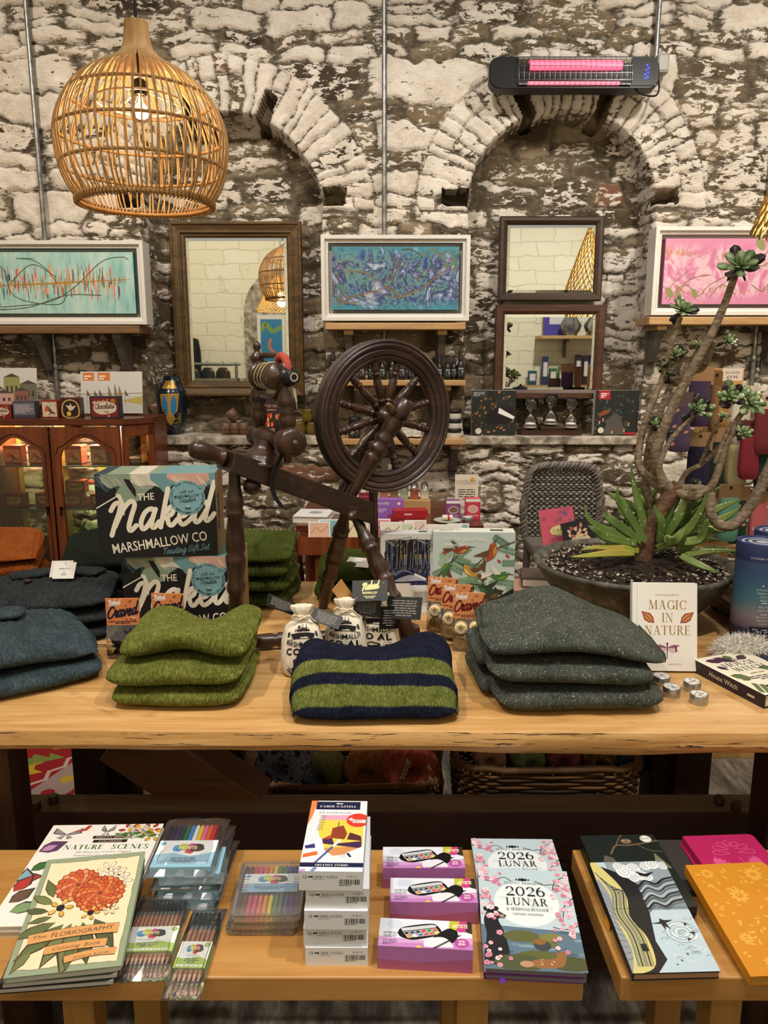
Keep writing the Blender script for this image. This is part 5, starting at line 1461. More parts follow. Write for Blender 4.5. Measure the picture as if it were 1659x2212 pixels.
def craved(loc,rz,label,hexc,ink,sub,fill,grp):
 t=thing('marshmallow_packet',label,'packet',loc,rz,grp)
 w,h=.078,.145
 mb=MB();mb.box((0,0,h-.033),(w,.004,.066),C(hexc,.5))
 p=Pen(mb,(-w/2,-.002,h-.066),(1,0,0),(0,0,1),clip=(w,.066))
 rd=random.Random(5)
 I=C(ink,.5)
 for i in range(14):
  x,y=rd.uniform(.005,w-.005),rd.uniform(.006,.062);p.disc(x,y,.0024,I,10);p.disc(x,y,.0012,C(hexc,.5),8)
 p.script('Naked',.006,.052,.0065,WHITE,.26,.2,.0,.028)
 p.text('MARSHMALLOW CO',.020,.048,.0026,WHITE,.027,bold=.02)
 p.script('Craved',.001,.016,.0165,I,.27,.22,.16,.072)
 p.text(sub,.064,.017,.0032,WHITE,.016,bold=.02);p.lines(.004,.003,.068,.008,2,I,2,'c')
 mb.build('header_card',t)
 zb=h-.066
 mb=MB();G=glass('#f6f3ee',.03,.35)
 mb.loft([[(-w/2*s,-dd,z),(0,-dd*1.2,z),(w/2*s,-dd,z),(w/2*s,dd,z),(0,dd*1.2,z),(-w/2*s,dd,z)]for z,s,dd in ((0,.92,.018),(.01,.96,.021),(zb*.6,.97,.019),(zb,1,.003))],G,True,True,False)
 mb.build('clear_bag',t)
 mb=MB()
 if fill=='rings':
  VAN=C('#e3cfa0',.6);VD=C('#b99a60',.7)
  for ix in (-.018,.018):
   for iz in (.021,.056):
    for yy in (-.012,.006):
     c=Vector((ix,yy,iz+(.003 if ix>0 else 0)))
     mb.lathe([(.0055,-.004),(.009,-.006),(.0155,-.005),(.0165,0),(.0155,.005),(.009,.006),(.0055,.004)],VAN,20,c,(0,-1,0),caps=False)
     mb.lathe([(.006,-.003),(.006,.003)],VD,12,c,(0,-1,0),caps=True)
     if yy<0:
      for j in range(8):
       a=2*PI*j/8;mb.box(c+Vector((.011*math.cos(a),-.0061,.011*math.sin(a))),(.003,.0012,.003),VD)
 else:
  CHO=C('#2a1c18',.6)
  for i in range(16):
   mb.ball((rd.uniform(-.025,.025),rd.uniform(-.006,.006),.012+.058*(i/16)),.012,CHO,8,6,(1.1,.8,.8))
 mb.build('marshmallow_sweets',t)
 return t
OR='#d4824e'
craved(T(272,1417,TZ),R(3),'orange-topped marshmallow packet at the left edge of the green jumpers',OR,'#1a1a30','VANILLA','dark','dark marshmallow packets')
craved(T(368,1404,TZ),R(-3),'orange-topped marshmallow packet in front of the lower gift box, mostly hidden',OR,'#1a1a30','VANILLA','dark','dark marshmallow packets')
g='vanilla ring marshmallow packets'
c1=craved(T(1011,1402,TZ),R(-8),'frontmost packet of ring marshmallows beside the grey tweed jumpers','#cf8a58','#6e1f22','HONEY','rings',g)
q=T(985,1380,TZ);dup(c1,q,R(-12),'middle packet of ring marshmallows, second in the row')
q=T(955,1362,TZ);dup(c1,q,R(-14),'rearmost packet of ring marshmallows against the puzzle boxes')
CLOTH=speckle('calico_cloth',[(.3,'#d3c8b2'),(.5,'#e3d9c5'),(.7,'#ece4d3')],90,.9,.4,.002,5)
CORD=C('#d9cdb4',.9)
def sack(loc,rz,label,full=True):
 t=thing('cloth_sack',label,'sack',loc,rz,'sacks of marshmallow coal')
 secs=[(0,.036,.024),(.006,.042,.030),(.03,.045,.034),(.07,.041,.031),(.098,.033,.025),(.112,.019,.015),(.119,.013,.011),(.125,.015,.012),(.134,.021,.014),(.140,.022,.012)]
 mb=MB();n=40;rings=[]
 def surf(a,z):
  for i in range(len(secs)-1):
   if secs[i][0]<=z<=secs[i+1][0]:
    f=(z-secs[i][0])/(secs[i+1][0]-secs[i][0]);f=f*f*(3-2*f)
    rx=secs[i][1]+(secs[i+1][1]-secs[i][1])*f;ry=secs[i][2]+(secs[i+1][2]-secs[i][2])*f;break
  pl=max(0,(z-.085)/.05)*.10;ca,sa=math.cos(a),math.sin(a)
  ee=.72 if z<.1 else 1.0
  k=1+pl*math.sin(a*9+z*60)+.02*math.sin(a*3+z*70)
  return Vector((math.copysign(abs(ca)**ee,ca)*rx*k,math.copysign(abs(sa)**ee,sa)*ry*k,z))
 zs=[0,.003,.006,.015,.03,.045,.06,.075,.088,.098,.106,.112,.116,.119,.122,.125,.13,.135,.14]
 for z in zs:
  rings.append([surf(2*PI*j/n,z)for j in range(n)])
 mb.loft(rings,CLOTH,True,True)
 def fn(x,y,hh):
  a=-PI/2+(x/.047)*1.15
  s=surf(a,max(0,min(.139,y)))
  nrm=Vector((s.x*.5,s.y*1.6,0)).normalized()
  return s+nrm*(hh*2+.0009)
 p=Pen(mb,(0,0,0),(1,0,0),(0,0,1),fn)
 K=C('#17161a',.8)
 p.script('Naked',-.013,.096,.006,K,.26,.2,.0,.024)
 p.curve([(-.026,.084),(0,.088),(.026,.084)],.011,K,8,False);p.curve([(-.026,.084),(0,.088),(.026,.084)],.0095,CLOTH,8,False)
 p.strip([(-.034,.088),(-.027,.089)],.009,K);p.strip([(.027,.089),(.034,.088)],.009,K)
 for i,ch in enumerate('SACK OF'):
  if ch!=' ':
   x=-.021+.007*i;p.text(ch,x,.081+.004*(1-(x/.026)**2),.0058,K,bold=.01)
 for i,ch in enumerate('MARSHMALLOW'):
  x=-.029+.0058*i;p.text(ch,x,.066+.004*(x/.03)**2,.0098,K,.0052,bold=.015)
 for i,ch in enumerate('COAL'):
  x=-.024+.016*i;p.text(ch,x,.050,.0125,K,.0135,bold=.035)
 p.poly([(-.018,.006),(-.026,.016),(-.012,.026),(.008,.024),(.016,.012),(.01,.004)],K)
 p.poly([(-.012,.024),(-.014,.040),(-.004,.046),(.006,.042),(.006,.026)],K);p.poly([(-.011,.039),(-.004,.043),(.003,.040),(-.005,.037)],C('#cfc5b0',.8))
 p.strip([(-.03,.016),(-.02,.024)],.002,K)
 p.disc(.020,.036,.0105,K,20);p.disc(.020,.036,.0097,CLOTH,20)
 p.lines(.013,.030,.014,.012,3,K,3,'c')
 mb.build('cloth_bag',t)
 mb=MB()
 for zc in (.117,.121):
  mb.tube([(.0155*math.cos(2*PI*i/20),.0135*math.sin(2*PI*i/20),zc+.001*math.sin(i))for i in range(20)],.0021,CORD,6,True)
 mb.tube(smoothpath([(-.004,-.0155,.119),(-.016,-.022,.128),(-.02,-.02,.118),(-.005,-.018,.117),(.012,-.02,.124),(.020,-.016,.115),(.03,-.005,.105)],5),.0018,CORD,6)
 mb.build('drawstring',t);t.scale=(1.14,1.14,1.14)
 return t
def swing_card(name,loc,rot,w,h,label,deco,par=None,m=BLK):
 mb=MB();mb.box((0,0,0),(w,.0012,h),m)
 p=Pen(mb,(-w/2,-.0007,-h/2),(1,0,0),(0,0,1),clip=(w,h));deco(p,w,h)
 o=mb.build(name,par,0,loc,rot)
 return o
TXC=C('#8a8780',.6)
small=lambda p,w,h:p.lines(w*.12,h*.12,w*.76,h*.76,7,TXC,6,'c',.4)
def naked_card(p,w,h):
 p.script('Naked',w*.28,h*.52,h*.22,C('#e6dd9a'),.28,.2,.1,w*.46)
 p.text('MARSHMALLOW',w*.5,h*.34,h*.11,C('#e6dd9a'),w*.42,bold=.02)
 p.lines(w*.30,h*.12,w*.4,h*.14,2,C('#d9d2a0'),3,'c')
 rd=random.Random(2)
 for i in range(7):
  p.disc(rd.uniform(.08,.92)*w,rd.uniform(.1,.9)*h,.0009,C('#e6dd9a'),6)
s1=sack(T(655,1452,TZ),R(8),'left cloth sack of marshmallow coal standing beside the striped jumper')
q=T(747,1434,TZ);s2=dup(s1,q,R(0),'middle cloth sack of marshmallow coal with an orange card in its neck')
q=T(818,1418,TZ);s3=dup(s1,q,R(-12),'right cloth sack of marshmallow coal partly covered by black cards')
swing_card('swing_tag',(-.040,.005,.142),(R(-30),R(28),R(20)),.065,.026,'',small,s1)
swing_card('swing_tag',(.048,-.004,.112),(R(-50),R(18),R(-15)),.06,.030,'',small,s1)
swing_card('swing_tag',(-.004,.012,.146),(R(-10),R(55),R(35)),.055,.032,'',lambda p,w,h:p.rect(0,0,w,h,C('#b98a52',.7)),s2,C('#c9a070',.7))
swing_card('swing_tag',(.05,.006,.155),(R(-35),R(-3),R(-4)),.072,.044,'',naked_card,s2)
swing_card('swing_tag',(.042,.012,.118),(R(-15),R(4),R(-4)),.06,.035,'',small,s2)
swing_card('swing_tag',(.058,-.022,.118),(R(-28),R(-4),R(-8)),.074,.046,'',small,s3)
swing_card('swing_tag',(.030,-.030,.098),(R(-5),R(10),R(48)),.05,.046,'',small,s3)
def leaf(p,x,y,L,w,a,m):
 c,s=math.cos(a),math.sin(a)
 p.poly([(x+t*L*c-k*w*s,y+t*L*s+k*w*c)for t,k in ((0,0),(.25,.8),(.55,1),(1,0),(.55,-1),(.25,-.8))],m)
def bird(p,x,y,s,a,body,wing,belly,beak=1.0,flip=1):
 c,q=math.cos(a),math.sin(a)
 tr=lambda u,v:(x+s*(u*c-v*flip*q),y+s*(u*q+v*flip*c))
 pl=lambda pts,m:p.poly([tr(*t)for t in pts],m)
 pl([(-1.0,.0),(-1.9,-.35),(-1.8,.0),(-1.95,.3),(-.8,.25)],wing)
 pl([(-1,-.05),(-.4,-.42),(.3,-.4),(.75,.0),(.8,.3),(.45,.45),(0,.35),(-.6,.3)],body)
 pl([(-.4,-.3),(.2,-.36),(.65,-.02),(.3,.02)],belly)
 pl([(.1,.2),(-.3,.6),(-1.1,1.25),(-.75,.4),(-.5,.1)],wing)
 pl([(.72,.28),(.78,.16),(.78+beak,.12)],INK)
 p.disc(*tr(.62,.26),s*.05,C('#e9e2c9'),6)
def puzzle(name_lbl,loc,rz,w,d,h,side,deco,spine,rx=0.0,grp=None,cat='jigsaw puzzle'):
 t=thing('jigsaw_puzzle_box',name_lbl,cat,loc,rz,grp,rx)
 mb=solid('carton',w,d,h,side)
 deco(front_pen(mb,w,d,h),w,h)
 lp=Pen(mb,(-w/2,d/2,0),(0,-1,0),(0,0,1));spine(lp,d,h)
 tp=top_pen(mb,w,d,h);tp.lines(w*.08,d*.25,w*.3,d*.4,2,C('#8d8a80'),4);tp.rect(w*.7,d*.3,w*.16,d*.4,C('#4b5b46'))
 mb.build('carton',t,.0015)
 return t
def badger_art(p,w,h):
 x0,y0,W,H=.014,h*.36,w-.028,h*.56
 p.rect(x0,y0,W,H,C('#20284a'));p.rect(x0,y0+H*.45,W,H*.22,C('#5b6a8e'));p.rect(x0,y0+H*.58,W,H*.1,C('#8f8355'))
 rd=random.Random(9);K=C('#12162c');TAN=C('#b6a06c');LB=C('#8fa3cc')
 for i in range(13):
  x=x0+W*(i+.5)/13+rd.uniform(-.004,.004);ww=rd.uniform(.004,.011)
  p.strip([(x,y0+H*.35),(x+rd.uniform(-.006,.006),y0+H*.7),(x+rd.uniform(-.012,.012),y0+H)],ww,K)
  p.strip([(x-ww*.3,y0+H*.36),(x,y0+H*.7),(x,y0+H)],.0012,rd.choice((TAN,LB)))
  for j in range(2):
   yy=y0+H*rd.uniform(.6,.9);p.curve([(x,yy),(x+.012,yy+.02),(x+rd.uniform(-.03,.03),y0+H)],.0016,rd.choice((TAN,LB,K)),4,False)
 for i in range(150):
  x=x0+W*rd.random();y=y0+H*.36*rd.random();l=rd.uniform(.005,.014)
  p.strip([(x,y),(x+rd.uniform(-.003,.003),y+l)],.0009,rd.choice((LB,C('#4a5a8e'),TAN)))
 p.poly(smoothpath([(x0+W*.12,y0+H*.08),(x0+W*.15,y0+H*.22),(x0+W*.4,y0+H*.34),(x0+W*.68,y0+H*.3),(x0+W*.9,y0+H*.16),(x0+W*.95,y0+H*.09),(x0+W*.7,y0+H*.06),(x0+W*.4,y0+H*.03)],4,True),C('#1d2340'))
 p.poly(smoothpath([(x0+W*.2,y0+H*.1),(x0+W*.5,y0+H*.22),(x0+W*.72,y0+H*.2),(x0+W*.94,y0+H*.1),(x0+W*.7,y0+H*.1),(x0+W*.4,y0+H*.08)],4,True),C('#aab0c4'))
 p.poly([(x0+W*.66,y0+H*.27),(x0+W*.92,y0+H*.15),(x0+W*.9,y0+H*.11),(x0+W*.64,y0+H*.22)],C('#e6e4dc'))
 for i in range(40):
  a=rd.uniform(0,1);x=x0+W*(.15+.5*a);y=y0+H*(.14+.16*math.sin(a*2.6));p.strip([(x,y),(x-.008,y+.006)],.0008,LB)
 p.rect(x0,.02,w*.45,h*.30,C('#ece9e2'));p.rect(x0+w*.5,h*.1,w*.36,h*.2,C('#d6d2c8'));p.lines(x0+w*.52,h*.12,w*.32,h*.16,10,C('#6b675f'),5)
 p.disc(.02,.04,.006,C('#c9b94a'),12)
def hummer_art(p,w,h):
 p.rect(0,0,w,h,C('#b9c9c4'));rd=random.Random(4)
 for i in range(26):
  x,y=w*rd.uniform(.0,1),h*rd.uniform(.3,.98);a=rd.uniform(-.6,.9);m=C(rd.choice(('#6d8f6c','#86a583','#55795b','#9db39a')))
  p.strip([(x,y),(x+.05*math.cos(a),y+.05*math.sin(a))],.0012,m)
  for j in range(9):
   xx,yy=x+.0055*j*math.cos(a),y+.0055*j*math.sin(a)
   leaf(p,xx,yy,.013,.0022,a+1.1,m);leaf(p,xx,yy,.013,.0022,a-1.1,m)
 DG=['#1f2a1d','#2e3b24','#3c4a2c','#18201a','#4a3a26']
 for i in range(40):
  x,y=w*rd.uniform(.45,1),h*rd.uniform(0,.34)*rd.uniform(.4,1);leaf(p,min(x,w*.9),y,.03,.01,rd.uniform(-1,2),C(rd.choice(DG)))
 p.poly([(w*.45,0),(w,0),(w,h*.36),(w*.8,h*.25),(w*.62,h*.2)],C('#1e211a'))
 for i in range(16):
  leaf(p,w*rd.uniform(.5,.85),h*rd.uniform(.02,.28),.03,.007,rd.uniform(0,2),C(rd.choice(('#3f5232','#2c3c2a','#6a4a2c'))))
 G1,G2,RD_,GO,BR_=C('#3f6f3a'),C('#6c8a35'),C('#8a3a2a'),C('#b98a3a'),C('#5e4630')
 p.curve([(.0,h*.38),(w*.12,h*.55),(w*.3,h*.72)],.004,BR_,5);p.curve([(w*.5,h*.6),(w*.75,h*.8),(w,h*.9)],.003,BR_,5)
 bird(p,w*.35,h*.80,.026,.1,RD_,BR_,GO,.9);bird(p,w*.17,h*.58,.026,1.2,G1,BR_,G2,1.4,-1);bird(p,w*.45,h*.55,.027,2.6,GO,BR_,C('#d9c07a'),1.5,-1)
 bird(p,w*.72,h*.78,.032,1.1,C('#9a4a2a'),BR_,C('#b98a3f'),.6);bird(p,w*.83,h*.5,.028,.0,G1,C('#d7d5c6'),G2,.8);bird(p,w*.65,h*.35,.026,2.9,C('#26442f'),C('#2b3528'),G1,1.2,-1);bird(p,w*.35,h*.3,.03,.5,C('#37512f'),C('#384238'),GO,.8)
 for x,y in ((.13,.75),(.1,.3),(.8,.66),(.9,.72)):
  [leaf(p,w*x,h*y,.009,.0022,k*.6,C('#b0463a'))for k in range(4)]
 p.text('1000 Piece Jigsaw Puzzle',w*.14,h*.90,.0105,WHITE,w*.5,'l');p.text('Hummingbirds',w*.14,h*.835,.0105,WHITE,w*.29,'l')
 p.rect(w*.74,.006,w*.26,.016,C('#b3262b'));p.text('Full Image Puzzle',w*.76,.011,.005,WHITE,w*.22,'l')
bz=T(880,1330,TZ)
puzzle('badger-in-woodland jigsaw box standing left of the bird puzzle',(bz.x,2.085,TZ),R(2),.152,.045,.232,C('#dfe2e2',.5),badger_art,lambda p,w,h:p.rect(w*.2,h*.1,w*.5,h*.5,C('#c3c8c9')),0,'jigsaw boxes by the bowl')
bz=T(1020,1340,TZ)
puzzle('hummingbird 1000 piece jigsaw box standing by the ring marshmallows',(bz.x+.004,2.055,TZ),R(-3),.222,.055,.243,C('#dcdcd4',.5),hummer_art,lambda p,w,h:(p.rect(w*.25,h*.3,w*.5,h*.15,C('#3c5a3a')),p.text('1000',w*.65,h*.55,.02,C('#b3262b'),rot=PI/2)),0,'jigsaw boxes by the bowl')
PAGE=C('#e6dfd0',.8)
def book_mesh(t,w,l,th,cover,deco=None,pages=PAGE,rnd=.0,spine='l',over=.003,back=None,spdeco=None):
 """book lying flat: x across, y up the page, base at z=0; parts cover and pages"""
 mb=MB()
 r=.008 if rnd else 0
 def board(z0,z1,m):
  if rnd:
   pts=[]
   for cx,cy,a0,rr in ((w/2,l/2,0,rnd),(-w/2,l/2,90,.001),(-w/2,-l/2,180,.001),(w/2,-l/2,270,rnd)):
    sx,sy=math.copysign(1,cx),math.copysign(1,cy)
    for i in range(5):
     a=R(a0+i*22.5);pts.append((cx-sx*rr+rr*math.cos(a),cy-sy*rr+rr*math.sin(a)))
   mb.prism(pts,z0,z1,m)
  else:
   mb.box((0,0,(z0+z1)/2),(w,l,z1-z0),m)
 ct=min(.0028,th*.16)
 board(0,ct,back or cover);board(th-ct,th,cover)
 mb.box((-w/2+.0015,0,th/2),(.003,l,th-2*ct),cover)
 if deco:
  deco(Pen(mb,(-w/2,-l/2,th),(1,0,0),(0,1,0),clip=(w,l)),w,l)
 if spdeco:
  spdeco(Pen(mb,(-w/2,l/2,0),(0,-1,0),(0,0,1)),l,th)
 mb.build('cover',t,0)
 pb=MB();pb.box((-over/2+.0005,0,th/2),(w-over-.004,l-over*2,th-2*ct-.0004),pages)
 pb.build('pages',t)
 return t
def magic(p,w,h):
 GOL=C('#a5803f',.4,.3)
 p.rect(.010,0,.0012,h,C('#cfcac0'))
 p.text('A practical guide to',w*.53,h*.855,.0052,GOL,w*.36,shear=.2)
 for s,y,ww in (('MAGIC',.70,.58),('IN',.555,.17),('NATURE',.41,.70)):
  p.serif(s,w*.54,h*y,.021,GOL,w*ww)
 for sx,a in ((-1,2.4),(1,.7)):
  x,y=w*(.54+sx*.20),h*.545
  leaf(p,x,y,.040,.010,a,C('#9c3f34'));leaf(p,x+sx*.002,y+.002,.034,.0065,a,C('#c98b52'));p.strip([(x,y),(x+.036*math.cos(a),y+.036*math.sin(a))],.0012,C('#6e2a28'))
  for k in range(6):
   u=.008+.004*k;p.disc(x+u*math.cos(a),y+u*math.sin(a),.0013,C('#6e2a28'),6)
 x,y=w*.54,h*.245
 for sx in (-1,1):
  leaf(p,x,y+.003,.030,.0042,PI/2-sx*1.35,C('#8f5a6c'));leaf(p,x,y,.027,.006,PI/2-sx*1.75,C('#d9b6c0'));p.strip([(x+sx*.02,y+.006),(x+sx*.02,y-.005)],.004,C('#5a3346'))
 p.strip([(x,y+.012),(x,y-.022)],[.003,.0015],C('#5a2f42'));p.disc(x,y+.013,.0026,C('#5a2f42'),8)
 p.text('LAHOUD',w*.66,h*.065,.0048,C('#8d8778'),w*.2)
q=T(1430,1447,TZ)
t=thing('book','white hardback on magic in nature leaning against the stone bowl','book',(q.x,q.y,TZ+.003),R(-2),None,R(78))
ob=MB()
w,l=.146,.200
t.location=(q.x,q.y,TZ+.001)
book_mesh(t,w,l,.018,C('#efece5',.5),magic)
for ch in kids(t):
 ch.location=(0,l/2,-.0)
TIN=C('#b9bcc0',.28,.9)
def tin(loc,label,r=.0185,h=.021,seed=1,parent_group='small metal balm tins on the table'):
 t=thing('balm_tin',label,'tin',loc,R(seed*40),parent_group)
 mb=MB();mb.lathe([(r*.94,0),(r*.96,.001),(r*.96,h*.55)],TIN,28);mb.build('tin_body',t)
 mb=MB();mb.lathe([(r,h*.45),(r*1.02,h*.5),(r,h*.55),(r,h*.9),(r*.97,h),(r*.9,h)],TIN,28)
 p=Pen(mb,(0,0,h),(1,0,0),(0,1,0));p.disc(0,0,r*.86,C('#d9d6cf',.4),24)
 rd=random.Random(seed)
 for i in range(9):
  a=rd.uniform(0,6.3);q=rd.uniform(.2,.75)*r;leaf(p,q*math.cos(a),q*math.sin(a),.006,.002,a+1,C(rd.choice(('#6b5a4e','#8d7a6a','#a0785a','#4d5258'))))
 p.lines(-r*.5,-r*.2,r,r*.35,2,C('#4d4a46'),seed,'c')
 mb.build('lid',t)
 return t
for i,(x,y,lb)in enumerate(((1428,1488,'small balm tin nearest the white book, topmost of the four'),(1450,1512,'small balm tin in front of the grey tweed jumpers, left of the pair'),(1494,1500,'small balm tin touching the spine of the witch book'),(1509,1528,'small balm tin nearest the table edge'))):
 q=T(x,y-10,TZ);tin((q.x,q.y,TZ),lb,seed=i+1)
def witch(p,w,h):
 p.rect(0,0,w,h,C('#ece5cf'))
 K=C('#2b2630');PU=C('#4a2a3c');GN=C('#5c6b3f')
 for x,y,L,a in ((.1,.9,.045,-.3),(.3,.95,.05,-.8),(.12,.75,.03,-1.2),(.85,.9,.04,3.6)):
  leaf(p,w*x,h*y,L,L*.28,a,PU)
 for x,y,L,a in ((.05,.5,.045,-.6),(.1,.35,.03,.4),(.9,.5,.04,2.8),(.5,.97,.03,-1.2)):
  leaf(p,w*x,h*y,L,L*.33,a,GN)
 for i in range(10):
  leaf(p,w*(.08+.012*i),h*(.04+.02*i),.016,.003,2.2,GN);leaf(p,w*(.08+.012*i),h*(.04+.02*i),.016,.003,-.4,GN)
 p.script('The',w*.42,h*.80,.009,K,.2,.2,0,.028)
 p.serif('HOUSE',w*.52,h*.68,.020,K,w*.6,thick=.16);p.serif('WITCH',w*.55,h*.55,.020,K,w*.58,thick=.16)
 p.lines(w*.25,h*.45,w*.55,.008,1,C('#8a7a4c'),3,'c')
 p.lines(w*.25,h*.3,w*.55,.024,3,C('#4b4648'),4,'c')
 p.disc(w*.42,h*.14,.018,K,16,.011);p.disc(w*.3,h*.16,.009,K,10,.006);leaf(p,w*.5,h*.16,.03,.004,.4,K)
 for i in range(5):
  p.strip([(w*(.66+.05*i),h*.08),(w*(.7+.05*i),h*.17)],.003,K)
fl=T(1607,1530,TZ)
t=thing('book','cream botanical witch hardback lying at the right end of the table','book',(fl.x+.052,fl.y+.075,TZ),R(20))
book_mesh(t,.15,.205,.030,C('#2b1f2b',.4),witch,spdeco=lambda p,l,th:(p.text('House Witch',l*.45,th*.35,th*.36,C('#e2dac6'),l*.4),p.lines(l*.78,th*.3,l*.16,th*.3,1,C('#cfc6b2'),2)))
t.location=(T(1640,1490,TZ).x,T(1640,1478,TZ).y,TZ)
navyc=C('#141a38',.35)
t=thing('book','dark navy book with red flecks lying beyond the witch book','book',(T(1680,1440,TZ).x+.02,T(1650,1440,TZ).y,TZ+.004),R(14))
def navy(p,w,h):
 rd=random.Random(7)
 for i in range(22):
  leaf(p,rd.uniform(.04,.5)*w,rd.uniform(.45,.95)*h,.006,.002,rd.uniform(0,6),C('#c0392f',.4))
book_mesh(t,.15,.19,.028,navyc,navy)
m,nt,b=newmat('twilight_print');N=NT(nt)
s=N.node('ShaderNodeSeparateXYZ',{0:N.coord('Object')})
zz2=N.math('ADD',N.math('DIVIDE',s.outputs[2],.27),N.math('MULTIPLY',N.math('SUBTRACT',N.noise(N.coord('Object'),26,4),.5),.1))
nt.links.new(N.ramp(zz2,[(.0,'#241f36'),(.22,'#2f2a44'),(.26,'#6b5a66'),(.36,'#7d7478'),(.5,'#3f6b7a'),(.72,'#2d4a72'),(.9,'#2c3a66')]),b.inputs['Base Color'])
b.inputs['Roughness'].default_value=.5
TWI=m
LBLT=C('#cdd3da',.5)
def canister(loc,label,grp):
 r,h=.056,.272
 t=thing('bottle_canister',label,'canister',loc,0,grp)
 mb=MB();mb.lathe([(r*.985,0),(r,.003),(r,h*.84),(r*.995,h*.843)],TWI,40)
 def fn(x,y,hh):
  a=-PI/2+x/r;return Vector(((r+hh+.0003)*math.cos(a),(r+hh+.0003)*math.sin(a),y))
 p=Pen(mb,(0,0,0),(1,0,0),(0,0,1),fn)
 for i,s in enumerate(('ACTIVATE WATER','DRINK WITH','CRYSTAL','ENERGY')):
  p.text(s,-.006,.160-.0085*i,.0045,LBLT,.046 if i==0 else None)
 for i,s in enumerate(('BPA-FREE','LEAD-FREE')):
  p.text(s,-.006,.118-.0085*i,.0045,LBLT)
 for i,s in enumerate(('PROTECTIVE','NEOPRENE','SLEEVE')):
  p.text(s,-.006,.092-.008*i,.0045,LBLT)
 p.lines(-.022,.170,.032,.006,1,LBLT,2,'c');p.lines(-.022,.128,.032,.005,1,LBLT,3,'c');p.lines(-.022,.1,.032,.004,1,LBLT,4,'c')
 for i in range(6):
  x=-.036+.0105*i;p.rect(x,.022,.0106,.048,C('#1d1630',.5))
 p.lines(-.032,.056,.05,.010,2,LBLT,7,'c');p.text('GROWTH',-.006,.048,.004,LBLT)
 p.rect(-.014,.026,.018,.015,WHITE);p.barcode(-.012,.028,.014,.011,INK)
 p.lines(-.028,.008,.04,.008,2,LBLT,8,'c')
 mb.build('tube_body',t)
 mb=MB();NB=C('#2e3a6b',.45)
 mb.lathe([(r*1.004,h*.843),(r*1.01,h*.85),(r*1.01,h*.99),(r*.99,h),(r*.93,h),(r*.92,h-.004),(.002,h-.004)],NB,40,caps=False)
 p=Pen(mb,(0,0,0),(1,0,0),(0,0,1),lambda x,y,hh:Vector(((r*1.01+hh+.0003)*math.cos(-PI/2+x/r),(r*1.01+hh+.0003)*math.sin(-PI/2+x/r),y)))
 for i,s in enumerate('DISCOVER NATURAL CRYSTALS'):
  p.text(s,-.044+.0036*i,h*.868,.0046,LBLT)if s!=' ' else None
 tp=Pen(mb,(0,0,h-.004),(1,0,0),(0,1,0));tp.disc(0,0,r*.8,C('#b9c3d4',.4),30)
 for i in range(4):
  tp.disc(0,0,r*(.7-.15*i),NB if i%2==0 else C('#b9c3d4',.4),26)
 mb.build('tube_lid',t)
 return t
q=P(1638,1300,1.80)
cn=canister((q.x,1.81,TZ),'dark blue twilight canister standing in front at the right edge','blue canisters')
dup(cn,(q.x+.10,1.93,TZ),0,'dark blue twilight canister standing behind the front one')
def fur(name,label,c,size,n,L,cols,seed,lean=(0,0,0),cat='fur'):
 rd=random.Random(seed);mb=MB();ms=[C(x,.8)for x in cols]
 core=ms[1]
 mb.ball((0,0,size[2]*.42),1,core,20,12,(size[0]*.85,size[1]*.85,size[2]*.55))
 for i in range(n):
  a=rd.uniform(0,2*PI);z=rd.uniform(-.2,1);s=math.sqrt(max(0,1-z*z))
  d=Vector((math.cos(a)*s,math.sin(a)*s,z));p0=Vector((d.x*size[0]*.8,d.y*size[1]*.8,size[2]*.42+d.z*size[2]*.5))
  g=(d+Vector((rd.uniform(-.8,.8),rd.uniform(-.8,.8),rd.uniform(-.6,.4)))+Vector(lean)).normalized()
  l=L*rd.uniform(.6,1.2);p1=p0+g*l*.5;p2=p0+g*l+Vector((rd.uniform(-.3,.3),rd.uniform(-.3,.3),-.3))*l*.5
  p1.z=max(p1.z,.001);p2.z=max(p2.z,.001);p0.z=max(p0.z,.001)
  w=Vector((rd.uniform(-1,1),rd.uniform(-1,1),rd.uniform(-.4,.4))).normalized()*.0011
  mb.add([p0-w,p0+w,p1+w*.8,p1-w*.8,p2],[(0,1,2,3),(3,2,4)],rd.choice(ms))
 o=mb.build(name,None,0,c);tag(o,label,cat)
 return o
q=T(1580,1425,TZ)
fur('white_fur_pelt','small white fluffy fur lying beside the navy book',(q.x+.03,q.y,TZ),(.075,.05,.05),1500,.028,('#e9e4da','#d6cfc2','#f4f1ea'),4)
q=P(1575,1330,2.12)
mb=MB();mb.box((0,0,.025),(.20,.22,.03),DARKX);mb.box((0,0,.049),(.22,.24,.018),wood('small_stool',('#3a2415','#55371f','#6d4a2c'),'x',8,.5,.2))
for sx in (-1,1):
 for sy in (-1,1):
  mb.box((sx*.085,sy*.09,.006),(.03,.03,.012),DARKX)
o=mb.build('wooden_riser',None,.002,(1.04,2.02,TZ));tag(o,'low brown wooden riser between the stone bowl and the canisters','riser')
fur('brown_fur_pelt','shaggy orange-brown fur on the wooden riser behind the canisters',(1.04,2.09,TZ+.0585),(.06,.05,.10),1500,.05,('#8a5524','#6d3f17','#a87438','#5a3414'),6,(0,-.3,-.6))
q=P(1160,1280,2.28)
t=thing('book','thick closed book with pale pages lying left of the stone bowl','book',(P(1185,1270,2.26).x,2.285,TZ+.0245),R(-8));book_mesh(t,.16,.12,.030,C('#4b3a30',.6))
t=thing('book','dusty pink book lying under the thick one left of the bowl','book',(P(1150,1290,2.22).x,2.275,TZ),R(4));book_mesh(t,.19,.13,.024,C('#b58a77',.6))
q=T(1170,1345,TZ)
